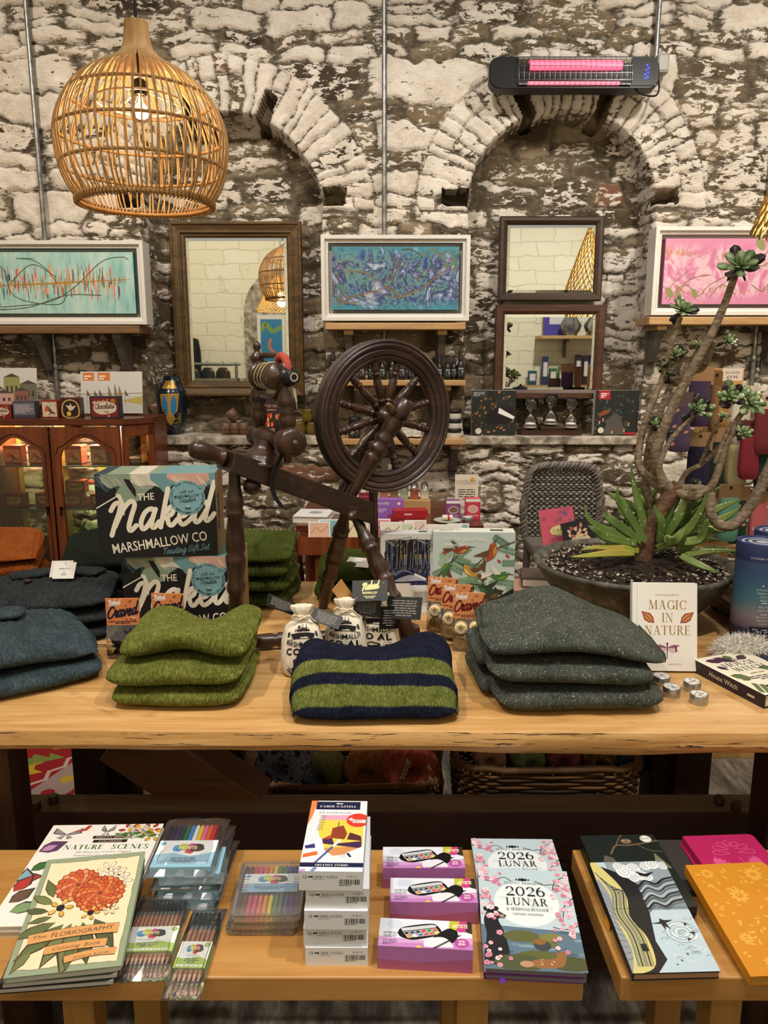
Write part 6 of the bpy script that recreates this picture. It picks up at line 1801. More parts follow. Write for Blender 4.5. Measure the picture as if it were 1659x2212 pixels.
mb=MB();mb.box((0,0,.042),(.092,.05,.084),C('#a9a590',.7));p=top_pen(mb,.092,.05,.084);p.rect(0,0,.092,.05,C('#8fa083'));p.rect(.006,.008,.08,.03,C('#5f7d5c'));p.rect(.02,.012,.03,.012,C('#d7d9c9'))
p=front_pen(mb,.092,.05,.084)
for i in range(7):
 for j in range(6):
  p.rect(.006+.012*i,.008+.012*j,.005,.003,C('#8a8570'))
o=mb.build('small_carton',None,.001,(P(1172,1320,1.97).x,1.985,TZ),(0,0,R(-5)));tag(o,'small sage patterned carton behind the grey tweed jumpers','box')
# ================================================================ low benches in front of the table
BZ2=.60
BEECH=wood('bench_birch',('#9c6b30','#ba8748','#cc9d5c','#8a5a28'),'x',4,.4,.15,.1,True,.4)
BEECHL=wood('bench_birch_leg',('#966a32','#b0803f','#bf9250'),'z',4,.45,.15)
def bench(x0,x1,label,legs):
 t=thing('display_bench',label,'bench',((x0+x1)/2,1.2,0))
 cx=(x0+x1)/2;mb=MB()
 nb=6;y0,y1=1.040-1.2,1.362-1.2
 mb.box((0,(y0+y1)/2,BZ2-.022),(x1-x0,y1-y0,.044),BEECH)
 mb.build('bench_top',t,.003)
 for lx,ly in legs:
  mb=MB();mb.box((lx-cx,ly-1.2,(BZ2-.044)/2),(.052,.052,BZ2-.044),BEECHL);mb.build('leg',t,.003)
 return t
bench(-1.0,.314,'birch bench with colouring books, pens and planners before the table',((-.505,1.11),(-.46,1.30),(.145,1.10),(-.95,1.3),(.14,1.32)))
bench(.372,1.2,'second birch bench with illustrated notebooks at the right',((.565,1.11),(1.1,1.11),(.56,1.32)))
def flat(x,y,z=BZ2):
 return (x,y,z)
def paperback(name,label,grp,loc,rz,w,l,th,cover,deco,rx=0,rnd=0,pages=PAGE,back=None,cat='book'):
 t=thing(name,label,cat,loc,rz,grp,rx)
 return book_mesh(t,w,l,th,cover,deco,pages,rnd,over=.0005,back=back)
def flower(p,x,y,r,m,mi,n=12,rings=3,lw=None):
 for k in range(rings):
  rr=r*(1-k/rings)
  for i in range(n):
   a=2*PI*(i+.5*k)/n
   p.disc(x+rr*.72*math.cos(a),y+rr*.72*math.sin(a),rr*.34,mi,8,rr*.22,a)
   p.disc(x+rr*.70*math.cos(a),y+rr*.70*math.sin(a),rr*.30,m[(k+i)%len(m)],8,rr*.18,a)
 p.disc(x,y,r*.12,mi,8)
def nature(p,w,h):
 p.rect(0,0,w,h,C('#efebe2',.5));K=C('#3b3534');G=C('#3f6f37');RD_=C('#b23a2f');BRN=C('#2b211c')
 p.rect(w*.42,h*.835,w*.34,h*.033,BRN);p.text('PRETTY SIMPLE',w*.59,h*.843,h*.016,C('#cdbb98'),w*.28)
 p.rect(w*.44,h*.79,w*.30,h*.033,BRN);p.text('COLORING',w*.59,h*.798,h*.016,C('#cdbb98'),w*.2)
 p.serif('NATURE',w*.385,h*.718,h*.05,G,w*.34,thick=.2);p.serif('SCENES',w*.79,h*.718,h*.05,G,w*.32,thick=.2)
 for i,s in enumerate(('45 Easy-to-Color Pages','Inspired by the Beauty','of Nature')):
  p.text(s,w*.58,h*(.68-.034*i),h*.017,K,w*(.48-.14*(i==2)),shear=.25)
 for x,y,s,m in ((.17,.89,.075,C('#8f8a86')),(.52,.92,.035,C('#8d9a98'))):
  for sx in (-1,1):
   p.poly([(w*x,h*y),(w*x+sx*w*s*1.6,h*(y+.075)),(w*x+sx*w*s*1.7,h*(y+.01)),(w*x+sx*w*s*.5,h*(y-.01))],K)
   p.poly([(w*x+sx*.004,h*y+.002),(w*x+sx*w*s*1.5,h*(y+.068)),(w*x+sx*w*s*1.5,h*(y+.015)),(w*x+sx*w*s*.5,h*(y-.004))],m)
   p.poly([(w*x,h*y),(w*x+sx*w*s,h*(y-.04)),(w*x+sx*w*s*.3,h*(y-.06))],m)
 p.poly([(w*.32,h*.99),(w*.36,h*.99),(w*.33,h*.93),(w*.2,h*.91),(w*.30,h*.95)],RD_)
 for x,y,m in ((.72,.93,RD_),(.9,.93,RD_),(.82,.9,C('#d9d2c4')),(.95,.87,C('#d9a23a')),(.78,.97,C('#c9c2b2'))):
  flower(p,w*x,h*y,.022,[m],K,6,1);p.disc(w*x,h*y,.006,C('#d9a23a'),8)
 for i in range(14):
  leaf(p,w*(.66+.025*i),h*(.86+.01*(i%4)),.018,.005,2.5+.3*(i%5),G if i%2 else C('#8a9a78'))
 leaf(p,w*.02,h*.7,.055,.018,.6,C('#5c3a5e'));leaf(p,w*.04,h*.71,.03,.009,.6,C('#b98ab0'))
 for x,y,L,a,m in ((.06,.5,.04,.8,G),(.02,.42,.04,.2,RD_),(.07,.36,.05,1.8,C('#86a9b5')),(.03,.3,.05,1.2,RD_),(.05,.2,.05,.9,C('#6b5140')),(.1,.12,.05,.5,C('#7d9a6a')),(.9,.45,.035,1.2,G),(.8,.43,.03,1.9,G)):
  leaf(p,w*x,h*y,L,L*.3,a,K);leaf(p,w*x,h*y,L*.9,L*.24,a,m)
def florio(p,w,h):
 p.rect(0,0,w,h,C('#8f9c80',.5));CR=C('#eed9b4',.5);BRN=C('#4d3220');OR_=C('#c9602f');OR2=C('#d98247')
 rd=random.Random(3);pts=[]
 for i in range(64):
  a=2*PI*i/64;c,s=math.cos(a),math.sin(a);k=1/max(abs(c),abs(s))
  pts.append((w*.5+c*k*w*.45+rd.uniform(-.0012,.0012),h*.5+s*k*h*.455+rd.uniform(-.0012,.0012)))
 p.poly(pts,CR);p.strip(pts+[pts[0]],.0007,BRN)
 LF=[C('#5f6a3f'),C('#6f7748'),C('#4d5a3a')]
 for i,(x,y,L,a)in enumerate(((.2,.62,.05,2.0),(.22,.56,.05,2.6),(.2,.5,.045,3.0),(.25,.45,.04,3.4),(.45,.38,.09,-1.9),(.55,.38,.09,-1.3),(.38,.38,.09,-2.3),(.5,.36,.10,-1.6),(.65,.4,.08,-1.0),(.3,.4,.07,-2.7),(.16,.2,.05,-2.0),(.7,.3,.05,-.9),(.5,.2,.05,-1.5))):
  leaf(p,w*x,h*y,L,L*.17,a,BRN);leaf(p,w*x,h*y,L*.95,L*.14,a,LF[i%3])
 for x,y in ((.72,.8),(.66,.85),(.82,.72),(.78,.78)):
  flower(p,w*x,h*y,.019,[C('#efe0c6')],BRN,6,2)
 flower(p,w*.40,h*.72,.037,[OR_,C('#d98f66'),C('#c25533')],C('#8a3a1c'),18,4);flower(p,w*.64,h*.62,.040,[OR_,OR2,C('#bf5230')],C('#8a3a1c'),20,5)
 for x,y,r in ((.30,.52,.020),(.60,.45,.015)):
  flower(p,w*x,h*y,r,[C('#d9a23f'),C('#e3b65a')],BRN,5,1);p.disc(w*x,h*y,r*.35,C('#1c1412'),10)
 flower(p,w*.78,h*.47,.013,[C('#e3d2a0')],BRN,6,1)
 BAN=C('#d39a5c')
 for y,hh,x0,x1,s in ((.27,.075,.1,.9,.03),(.17,.062,.28,.82,.02),(.085,.05,.48,.92,.03)):
  b_=[(w*(x0+(x1-x0)*i/8),h*(y+s*math.sin(i/8*3)*.6+s*i/8))for i in range(9)]
  p.strip(b_,h*hh*1.08,BRN,False);p.strip(b_,h*hh,BAN,False)
 p.text('The',w*.2,h*.275,h*.022,BRN,w*.12,shear=.2,rot=.1);p.text('FLORIOGRAPHY',w*.58,h*.285,h*.034,BRN,w*.56,shear=.15,rot=.06)
 p.text('Coloring  Book',w*.56,h*.175,h*.026,BRN,w*.42,shear=.25,rot=.06);p.text('JESSICA ROUX',w*.71,h*.095,h*.018,BRN,w*.32,shear=.2,rot=.08)
GRY=C('#c9c9c6',.7)
for i in range(2):
 paperback('colouring_book',('lower copy of the white nature scenes colouring book','top copy of the white nature scenes colouring book, partly in the table shade')[i],'nature scenes colouring books',(-.556,1.268,BZ2+.0115*i),R(1.5*i),.222,.285,.011,C('#efebe2',.5),nature if i else None,0,0,GRY)
tl=R(5.5)
for i in range(3):
 nz_=.0115*i
 paperback('colouring_book',('lowest floriography colouring book under its two copies','middle floriography colouring book of the tilted pile','top floriography colouring book with orange dahlias on its cover')[i],'floriography colouring books',(-.515+.004*i,1.137-nz_*math.sin(tl),BZ2+.0145+nz_),R(6+1.2*i),.172,.250,.011,C('#8f9c80' if i==2 else '#2b2b2e',.5),florio if i==2 else None,tl,.012,GRY)
def artiste(p,x,y,w,h):
 for dx,dy,r,m in ((-.36,.0,.30,'#5aa3d0'),(-.12,.12,.32,'#b9c43c'),(.14,.2,.26,'#c93a86'),(.34,.05,.34,'#2a2522'),(.08,-.24,.26,'#d03a5e'),(.22,-.1,.24,'#4d3a1f'),(-.3,-.14,.2,'#4a8fc4')):
  rd=random.Random(int(r*100)+int(dx*50));n=14
  p.poly([(x+w*dx+w*r*.62*rd.uniform(.75,1.15)*math.cos(2*PI*i/n),y+h*dy+h*r*1.15*rd.uniform(.75,1.1)*math.sin(2*PI*i/n))for i in range(n)],C(m,.5))
 p.text('ARTISTE',x-w*.02,y-h*.08,h*.26,C('#efe6b0'),w*.62,bold=.03)
PENC=['#0f1020','#141a3c','#27235e','#123a30','#1f6a3a','#2f86c9','#e9e9e6','#e5c81f','#e66aa0','#e8641c','#c22026','#5a2320']
CLR=glass('#fefefe',.05,.3,.025)
def pouch(mb,w,l,th,crinkle=3):
 rd=random.Random(crinkle);n=7;rows=[]
 for j in range(9):
  y=-l/2+l*j/8;k=.25 if j in (0,8)else 1
  rows.append([(-w/2+w*i/n,y,th*k*(1 if 0<i<n else.45)+rd.uniform(-.0012,.0014))for i in range(n+1)]+[(w/2-w*i/n,y,.0006)for i in range(n+1)])
 mb.loft(rows,CLR,True,True,False)
def felt_pack(loc,rz,label,full):
 t=thing('felt_pen_pack',label,'pen pack',loc,rz,'felt pen packs in the stack')
 w,l,th=.112,.16,.0155
 mb=MB()
 for i,c in enumerate(PENC):
  x=-w/2+.010+i*(w-.02)/11
  if full:
   mb.tube([(x,-.07,.007),(x,.050,.007),(x,.056,.007)],[.0042,.0042,.0022],C(c,.35),8)
 if full:
  mb.build('felt_pens',t)
 cm=C('#eef1f2',.5);mb=MB();mb.box((0,-.038,th/2-.0003),(w-.006,.076,th-.0016),C('#8fbcd2',.5))
 p=Pen(mb,(-w/2+.003,-.076,th-.0011),(1,0,0),(0,1,0))
 if full:
  W=w-.006
  p.rect(0,.022,W,.054,cm);p.poly([(0,.02),(0,.035),(W*.3,.04),(W*.6,.03),(W,.042),(W,.02)],C('#9cc6dc',.5));artiste(p,W*.52,.053,.055,.03)
  p.disc(.008,.067,.005,C('#5aa0c9',.5),16);p.text('12',.008,.0652,.004,WHITE);p.lines(W*.25,.012,W*.5,.016,4,C('#4f6470'),3,'c')
  mb.build('card_sleeve',t)
 else:
  mb.build('card_sleeve',t)
 mb=MB();pouch(mb,w+.008,l+.012,th,3);mb.build('clear_pouch',t)
 return t
fpx,fpy=-.352,1.275
low=None
for i in range(4):
 lb=('lowest felt pen pack of the blue stack','second felt pen pack from the bottom','third felt pen pack from the bottom','fourth felt pen pack, just under the top one')[i]
 loc=(fpx+.006*(i%2),fpy+.004*(i%3),BZ2+.0165*i)
 low=felt_pack(loc,R(-2+i),lb,False)if i==0 else dup(low,loc,R(-3+2*i),lb)
felt_pack((fpx-.006,fpy-.002,BZ2+.066),R(1),'top felt pen pack showing a fan of twelve coloured pens',True)
def pencil_pack(loc,rz,label,n,w,grp,num):
 t=thing('sketch_pencil_pack',label,'pencil pack',loc,rz,grp)
 l=.165;CED=wood('cedar_pencil',('#8a5a40','#a8765a','#bd8d70'),'y',30,.5,.1);LEAD=C('#2a2828',.4);CAP=C('#5e615f',.4)
 for i in range(n):
  x=-w/2+w*(i+.5)/n;r=w/n*.46
  mb=MB();mb.tube([(x,.078,.0065),(x,.047,.0065)],r,BLK,6);mb.tube([(x,.047,.0065),(x,.038,.0065)],r*1.01,CAP,6)
  mb.tube([(x,.038,.0065),(x,-.058,.0065)],r,CED,6);mb.tube([(x,-.058,.0065),(x,-.070,.0065)],[r*.98,r*.3],C('#d3a78c',.6),6);mb.tube([(x,-.070,.0065),(x,-.074,.0065)],[r*.3,.0002],LEAD,6)
  mb.build('pencil',t)
 mb=MB();mb.box((0,-.022,.0066),(w+.004,.056,.0135),C('#b7cf86',.5))
 W=w+.004;p=Pen(mb,(-W/2,-.05,.01345),(1,0,0),(0,1,0))
 p.rect(0,0,W,.056,C('#eef0ea',.5));p.poly([(0,0),(0,.022),(W*.35,.018),(W*.7,.024),(W,.017),(W,0)],C('#a9c765',.5))
 artiste(p,W*.5,.040,W*.52,.022);p.text('SKETCH PENCIL SET',W*.5,.0245,.0028,C('#40443a'),W*.42);p.lines(W*.25,.010,W*.5,.011,3,C('#5c6452'),3,'c')
 for i in range(n):
  p.rect(W*(.06+.88*i/n),.003,W*.88/n*.8,.0042,WHITE)
 p.disc(W-.007,.049,.0048,C('#8fae3f',.5),16);p.text(num,W-.007,.0472,.0038,WHITE)
 mb.build('card_sleeve',t)
 mb=MB();pouch(mb,w+.012,l+.032,.0155,n);mb.build('clear_pouch',t)
 return t
g='sketch pencil packs on the bench'
pencil_pack((-.388,1.128,BZ2+.0005),R(2),'wide sketch pencil pack of twelve beside the floriography book',12,.084,g,'12')
pencil_pack((-.306,1.094,BZ2+.0005),R(-1),'narrow sketch pencil pack of six jutting over the bench edge',6,.046,g,'6')
def pen_case(loc,rz,label,full):
 t=thing('dual_tip_pen_case',label,'pen case',loc,rz,'clear cases of dual-tip pens')
 w,l,th=.118,.142,.0145;mb=MB()
 cols=['#241f24','#5a3a34','#c2405e','#c94a7c','#d96a5a','#e08a4a','#d9c22f','#2f7a55','#2c6b5e','#3a62a8','#2e3a8a','#352a55']
 for i,c in enumerate(cols):
  x=-w/2+.010+i*(w-.02)/11
  mb.tube([(x,-.062,.0068),(x,-.018,.0068)],.0040,C(c,.4),8);mb.tube([(x,.03,.0068),(x,.06,.0068)],.0040,C(c,.4),8);mb.tube([(x,-.018,.0068),(x,.03,.0068)],.0042,C('#2a2a30',.4),8)
 mb.build('pens',t)
 if full:
  mb=MB();W=w*.82;mb.box((0,.012,.0118),(W,.048,.0006),C('#e9eef0',.5));p=Pen(mb,(-W/2,-.012,.0121),(1,0,0),(0,1,0))
  p.rect(0,0,W,.022,C('#8db9d6',.5));artiste(p,W*.52,.033,.05,.024);p.lines(W*.2,.006,W*.6,.010,3,C('#3f5666'),2,'c');p.text('PERMANENT DUAL TIP PENS',W*.5,.0185,.0028,C('#3f5666'),W*.6);p.disc(.007,.042,.004,C('#5aa0c9',.5),14);p.text('12',.007,.0405,.0034,WHITE)
  for i in range(6):
   for sx in (0,1):
    p.rect(sx*(W-.009),.004+.007*i,.009,.002,C(cols[(i*2+sx*5)%12],.5))
  mb.build('label_card',t)
 PL=glass('#fcfcfb',.08,.5,.09);mb=MB()
 def rr(z,k):
  pts=[]
  for cx,cy,a0 in ((w/2-.008,l/2-.008,0),(-w/2+.008,l/2-.008,90),(-w/2+.008,-l/2+.008,180),(w/2-.008,-l/2+.008,270)):
   for i in range(4):
    a=R(a0+30*i);pts.append((cx*k+.008*math.cos(a),cy*k+.008*math.sin(a),z))
  return pts
 mb.loft([rr(.0003,.97),rr(.001,1),rr(.007,1),rr(.0072,1.02),rr(.0085,1.02),rr(.0087,1),rr(.0135,1),rr(th,.97)],PL,True,True,False);mb.build('clear_case',t)
 return t
for i in range(3):
 pen_case((-.206+.003*i,1.20-.002*i,BZ2+.0147*i),R(-1+i),('lowest clear case of dual-tip pens','middle clear case of dual-tip pens','top clear case of dual-tip pens with a printed card')[i],i==2)
def fc_box(loc,rz,label,top):
 t=thing('watercolour_box',label,'paint box',loc,rz,'stacked watercolour tube boxes')
 w,l,h=.100,.195,.0335;mb=MB();mb.box((0,0,h/2),(w,l,h),C('#e3e6ea',.5))
 K=C('#26262a');NV=C('#141d40',.4)
 p=front_pen(mb,w,l,h);p.text('12',.010,.0215,.0046,K,None,bold=.015);p.text('Watercolours',.031,.0185,.0022,K,.018)
 p.serif('FABER-CASTELL',.041,.0215,.0046,K,.040,thick=.18)
 for i in range(3):
  p.disc(.0162+.0022*i,.0238,.0015,K,7)
 p.text('16 96 12',.083,.0235,.0032,K,.016);p.barcode(.063,.011,.031,.009,K);p.lines(.063,.0085,.031,.0022,1,K,2)
 q=Pen(mb,(w/2,-l/2,0),(0,1,0),(0,0,1));q.rect(0,0,l,h,C('#c6d4e6',.5));q.rect(0,h*.8,l,h*.2,C('#8ea6c8',.5))
 if top:
  u=top_pen(mb,w,l,h);u.rect(0,0,w,l,C('#d9dee4',.5))
  u.poly([(0,l),(0,l*.62),(w*.06,l*.75),(w*.12,l)],C('#e0804a'))
  u.rect(w*.10,l*.86,w*.78,l*.125,NV);u.serif('FABER-CASTELL',w*.49,l*.895,l*.030,WHITE,w*.64,thick=.17);u.disc(w*.48,l*.955,.0035,WHITE,8,.0018);u.disc(w*.54,l*.953,.0028,WHITE,8,.0016)
  u.text('12',w*.22,l*.80,l*.026,K,w*.09);u.serif('WATERCOLOURS',w*.52,l*.80,l*.018,K,w*.44,thick=.2)
  u.poly([(w*.2,l*.55),(w*.24,l*.77),(w*.96,l*.78),(w*.97,l*.24),(w*.5,l*.2),(w*.3,l*.3)],C('#e9c84a'))
  u.poly([(w*.24,l*.77),(w*.96,l*.78),(w*.96,l*.70),(w*.24,l*.70)],C('#d9a0b8'));u.poly([(w*.3,l*.3),(w*.97,l*.33),(w*.97,l*.24),(w*.5,l*.2)],C('#c98a55'))
  u.poly([(w*.28,l*.42),(w*.45,l*.44),(w*.5,l*.36),(w*.95,l*.40),(w*.95,l*.30),(w*.3,l*.36)],C('#40204a'))
  u.poly([(w*.42,l*.44),(w*.44,l*.58),(w*.62,l*.62),(w*.7,l*.5),(w*.66,l*.42)],C('#8a3a1f'));u.poly([(w*.7,l*.42),(w*.74,l*.52),(w*.93,l*.47),(w*.95,l*.40)],C('#50242a'));u.strip([(w*.53,l*.56),(w*.54,l*.67)],.0016,C('#5a2a1f'));u.poly([(w*.28,l*.42),(w*.42,l*.48),(w*.42,l*.42)],C('#a8402a'))
  for i in range(9):
   u.lines(w*.2-w*.004*i,l*(.755-.026*i),w*.2,l*.014,1,C('#5a4a4a'),i+2)
  u.disc(w*.86,l*.70,.020,C('#d2362a'),24);u.rect(w*.69,l*.705,w*.1,l*.012,WHITE);u.rect(w*.725,l*.687,w*.03,l*.048,WHITE);u.rect(w*.77,l*.66,w*.22,l*.045,C('#ece7e2'));u.lines(w*.78,l*.665,w*.2,l*.035,3,C('#777777'),4)
  u.poly([(0,l*.38),(w*.28,l*.44),(w*.42,l*.12),(0,l*.12)],C('#eceef0'));u.poly([(w*.02,l*.33),(w*.18,l*.36),(w*.2,l*.3),(w*.04,l*.29)],C('#2a2f7a'));u.poly([(w*.02,l*.22),(w*.24,l*.26),(w*.26,l*.21),(w*.02,l*.17)],C('#d9642a'))
  u.strip([(w*.60,l*.42),(w*.2,l*.08)],.0042,C('#4a5c86'));u.strip([(w*.60,l*.42),(w*.48,l*.32)],.0052,C('#d6dae0'))
  u.poly([(w*.66,l*.19),(w*.72,l*.24),(w*.98,l*.33),(w*.99,l*.25),(w*.76,l*.17)],C('#e9e9ea'));u.strip([(w*.73,l*.235),(w*.79,l*.185)],.004,NV);u.disc(w*.67,l*.195,.0048,C('#c9ccd0'),10)
  u.rect(0,l*.055,w,l*.055,NV);u.serif('CREATIVE STUDIO',w*.5,l*.069,l*.022,WHITE,w*.52,thick=.2);u.rect(0,0,w,l*.05,C('#e6e6ec'));u.rect(0,0,w*.1,l*.03,C('#b59ad0'));u.strip([(w*.2,0),(w*.26,l*.05)],.006,C('#7286b0'))
 mb.build('carton',t,.0008)
 return t
fx,fy=-.0755,1.0635+.0975
lbs=('lowest watercolour box of the stack of five','second watercolour box from the bottom','middle watercolour box of the stack of five','fourth watercolour box from the bottom','top watercolour box with a harbour sunset on its lid')
f0=None
for i in range(5):
 loc=(fx+(0,-.004,.001,.0015,-.006)[i],fy+(0,.003,-.002,.004,0)[i],BZ2+.034*i)
 if i in (0,4):
  o=fc_box(loc,R((0,0,0,0,-1)[i]),lbs[i],i==4)
  f0=f0 or o
 else:
  dup(f0,loc,R((0,1,-.6,.5)[i]),lbs[i])
def kit(p,w,h):
 p.rect(0,0,w,h,C('#dfe3ef',.5));p.poly([(0,0),(w,0),(w,h*.42),(w*.5,h*.25),(0,h*.35)],C('#cfa0cf',.5));p.poly([(0,0),(w,0),(w,h*.2),(0,h*.12)],C('#bf7fc0',.5));p.disc(w*.17,h*.78,h*.22,C('#cdd6e6',.5),20,h*.16)
 p.text('WATERCOLOUR',w*.045,h*.44,h*.075,C('#2b2b35'),w*.19,'l',bold=.02);p.text('TRAVEL KIT',w*.045,h*.33,h*.075,C('#2b2b35'),w*.145,'l',bold=.02);p.lines(w*.045,h*.06,w*.17,h*.2,4,C('#5a4a6a'),3)
 K=C('#17171a',.35);c,s=math.cos(.32),math.sin(.32)
 tr=lambda u,v:(w*.30+(u*c-v*s*.8)*w,h*.28+(u*s*1.6+v*c)*h*1.0)
 p.poly([tr(*q)for q in smoothpath([(0,0),(-.05,.15),(0,.34),(.1,.42),(.38,.42),(.43,.3),(.42,.1),(.36,.0),(.1,-.06)],4,True)],K);p.poly([tr(*q)for q in ((.02,.27),(.40,.27),(.42,.34),(.38,.38),(.03,.38))],C('#c9ccd2',.4))
 cols=['#15151c','#1f2a6a','#1a1a2a','#c22a2a','#2f7a3a','#c2452a','#d98a3a','#eee9e0','#2f62b5','#d03a3a','#d94a3a','#e6c93a','#e9d2a8','#f0ece4','#d9a070','#f3f0ea']
 for i in range(6):
  for j in range(2):
   u,v=.02+.064*i,.03+.115*(1-j);p.poly([tr(*q)for q in ((u,v),(u+.055,v),(u+.055,v+.098),(u,v+.098))],WHITE);p.poly([tr(*q)for q in ((u+.006,v+.012),(u+.049,v+.012),(u+.049,v+.086),(u+.006,v+.086))],C(cols[i+6*j],.4))
 p.poly([tr(*q)for q in smoothpath([(.28,-.2),(.26,-.08),(.5,.18),(.58,.12),(.56,-.06),(.44,-.3)],4,True)],K)
 p.poly([tr(*q)for q in smoothpath([(.12,-.32),(.18,-.1),(.36,-.06),(.42,-.22),(.38,-.5),(.16,-.5)],4,True)if tr(*q)[1]>0]+[],C('#e3e2ea',.4));p.poly([(w*.40,0),(w*.46,0),(w*.45,h*.08),(w*.41,h*.06)],C('#e0c93a'))
 for k in (0,.02):
  p.strip([(w*(.58+k),h*.0),(w*(.86+k),h*.5)],.0016,K)
 p.poly([(w*.84,h),(w*.8,h*.72),(w*.86,h*.6),(w*.94,h*.62),(w,h*.7),(w,h)],C('#c43a86'));p.poly([(w*.76,h),(w*.75,h*.75),(w*.83,h*.66),(w*.87,h)],C('#b9b93a'));p.poly([(w*.95,h),(w*.93,h*.62),(w,h*.55),(w,h)],C('#2f2a22'));p.text('ARTISTE',w*.87,h*.76,h*.12,C('#f0e8b8'),w*.17,bold=.03)
 p.disc(w*.885,h*.22,h*.19,C('#b54f9a',.5),20,h*.17);p.text('WATER',w*.885,h*.25,h*.065,WHITE,w*.07,bold=.02);p.text('BRUSH',w*.885,h*.155,h*.065,WHITE,w*.07,bold=.02)
def travel(loc,rz,label):
 t=thing('travel_paint_kit',label,'paint kit',loc,rz,'watercolour travel kits')
 w,l,h=.150,.062,.042;mb=MB();mb.box((0,0,h/2),(w,l,h),C('#b06ab0',.5));kit(top_pen(mb,w,l,h),w,l)
 p=front_pen(mb,w,l,h);p.rect(0,0,w,h,C('#b878bb',.5));p.poly([(0,0),(w,0),(w,h*.6),(w*.4,h*.35),(0,h*.45)],C('#b4628e',.5))
 mb.build('carton',t,.0008);return t
k0=travel((.067,1.051+.033,BZ2),R(-4),'front watercolour travel kit nearest the bench edge')
dup(k0,(.086,1.157+.031,BZ2),R(-1),'middle watercolour travel kit of the three')
dup(k0,(.073,1.247+.031,BZ2),R(0),'rearmost watercolour travel kit of the three')
def planner(p,w,h):
 SKY=C('#b9cdd6',.45);p.rect(0,0,w,h,SKY);p.poly([(0,0),(w,0),(w,h*.36),(0,h*.40)],C('#5a7488',.45));rd=random.Random(11)
 for i in range(26):
  p.disc(rd.uniform(0,1)*w,h*rd.uniform(.02,.36),rd.uniform(.006,.018),C(rd.choice(('#46606f','#6f8794','#3a4a52','#7d97a4')),.45),10,.003)
 p.disc(w*.5,h*.63,w*.345,C('#dfe8ea',.45),40,h*.235)
 for i in range(12):
  a,q=rd.uniform(0,6.3),rd.uniform(.2,.9);p.disc(w*.5+w*.3*q*math.cos(a),h*.63+h*.2*q*math.sin(a),.007,C('#d0dcdf',.45),10,.004)
 BK=C('#17171c',.5)
 p.poly(smoothpath([(w*.02,h*.06),(w*.05,h*.3),(w*.03,h*.44),(w*.07,h*.53),(w*.13,h*.56),(w*.2,h*.53),(w*.26,h*.495),(w*.245,h*.465),(w*.18,h*.45),(w*.24,h*.3),(w*.25,h*.06)],4,True),BK);p.disc(w*.065,h*.555,.0055,BK,10);p.disc(w*.165,h*.56,.005,BK,10);p.disc(w*.225,h*.488,.0055,C('#9c8a6a',.5),10,.004);p.disc(w*.255,h*.492,.002,BK,8);p.disc(w*.17,h*.515,.0012,WHITE,6)
 for x,y,r,m in ((.62,.24,.022,'#6a6a3a'),(.4,.3,.03,'#5a5f35'),(.7,.3,.02,'#7a7a3f'),(.55,.1,.04,'#59602f'),(.35,.06,.04,'#4a5232'),(.85,.07,.035,'#4a5030')):
  p.disc(w*x,h*y,r,C(m,.5),14,r*.4)
 p.disc(w*.6,h*.22,.014,C('#3a4148'),12,.011);p.disc(w*.58,h*.255,.010,C('#8a5f30'),10,.006)
 p.poly(smoothpath([(w*.44,h*.04),(w*.5,h*.09),(w*.7,h*.11),(w*.74,h*.17),(w*.82,h*.16),(w*.8,h*.08),(w*.76,h*.04),(w*.6,h*.02)],4,True),C('#8f6238'));p.strip([(w*.75,h*.16),(w*.73,h*.21)],.001,C('#4d3a28'));p.strip([(w*.8,h*.16),(w*.83,h*.21)],.001,C('#4d3a28'))
 for i in range(8):
  p.disc(w*rd.uniform(.52,.72),h*rd.uniform(.05,.1),.001,C('#e9dcc0'),6)
 p.disc(w*.42,h*.05,.011,C('#b58a6a'),12,.006)
 BRW=C('#4a3432')
 for q in ([(0,.9),(.12,.85),(.28,.9),(.36,.86)],[(0,.7),(.1,.66),(.12,.6)],[(1,.95),(.85,.88),(.8,.78)],[(1,.7),(.9,.62),(.86,.5)],[(.62,.87),(.72,.83),(.8,.84),(1,.8)],[(1,.42),(.85,.38),(.74,.4)]):
  p.curve([(w*a,h*b_)for a,b_ in q],.0016,BRW,4)
 PKS=[C(c,.5)for c in ('#e3b4bf','#d793a8','#efd3d8','#c97f98')];vs=[]
 def bl(x,y,r):
  m=rd.choice(PKS)
  for k in range(5):
   a=2*PI*k/5+x*40;p.disc(x+r*.55*math.cos(a),y+r*.55*math.sin(a),r*.5,m,7)
  p.disc(x,y,r*.22,C('#a83a5c'),6)
 for i in range(120):
  side=rd.random()
  if side<.42:x,y=abs(rd.gauss(0,.10)),rd.uniform(.02,.98)
  elif side<.86:x,y=1-abs(rd.gauss(0,.11)),rd.uniform(.3,.98)
  else:x,y=rd.choice(((rd.uniform(0,.35),rd.uniform(.8,.98)),(rd.uniform(.7,1),rd.uniform(.02,.3)),(rd.uniform(0,.3),rd.uniform(0,.1))))
  if.02<x<.98:bl(w*x,h*y,rd.uniform(.003,.0058))
 K=C('#17161c')
 for i in range(5):
  p.disc(w*(.42+.033*i),h*.875,.0016+.0009*(2-abs(i-2)),K,10)
 p.serif('STACEY DEMARCO',w*.49,h*.825,h*.022,K,w*.42,thick=.12);p.serif('2026',w*.5,h*.70,h*.095,K,w*.42,thick=.13);p.serif('LUNAR',w*.5,h*.60,h*.075,K,w*.44,thick=.12)
 p.serif('& SEASONAL PLANNER',w*.5,h*.545,h*.026,K,w*.44,thick=.13);p.serif('NORTHERN HEMISPHERE',w*.5,h*.50,h*.018,K,w*.32,thick=.13)
PU=C('#6a2a6e',.5);DPG=C('#77717c',.7)
pg='lunar planners on the bench'
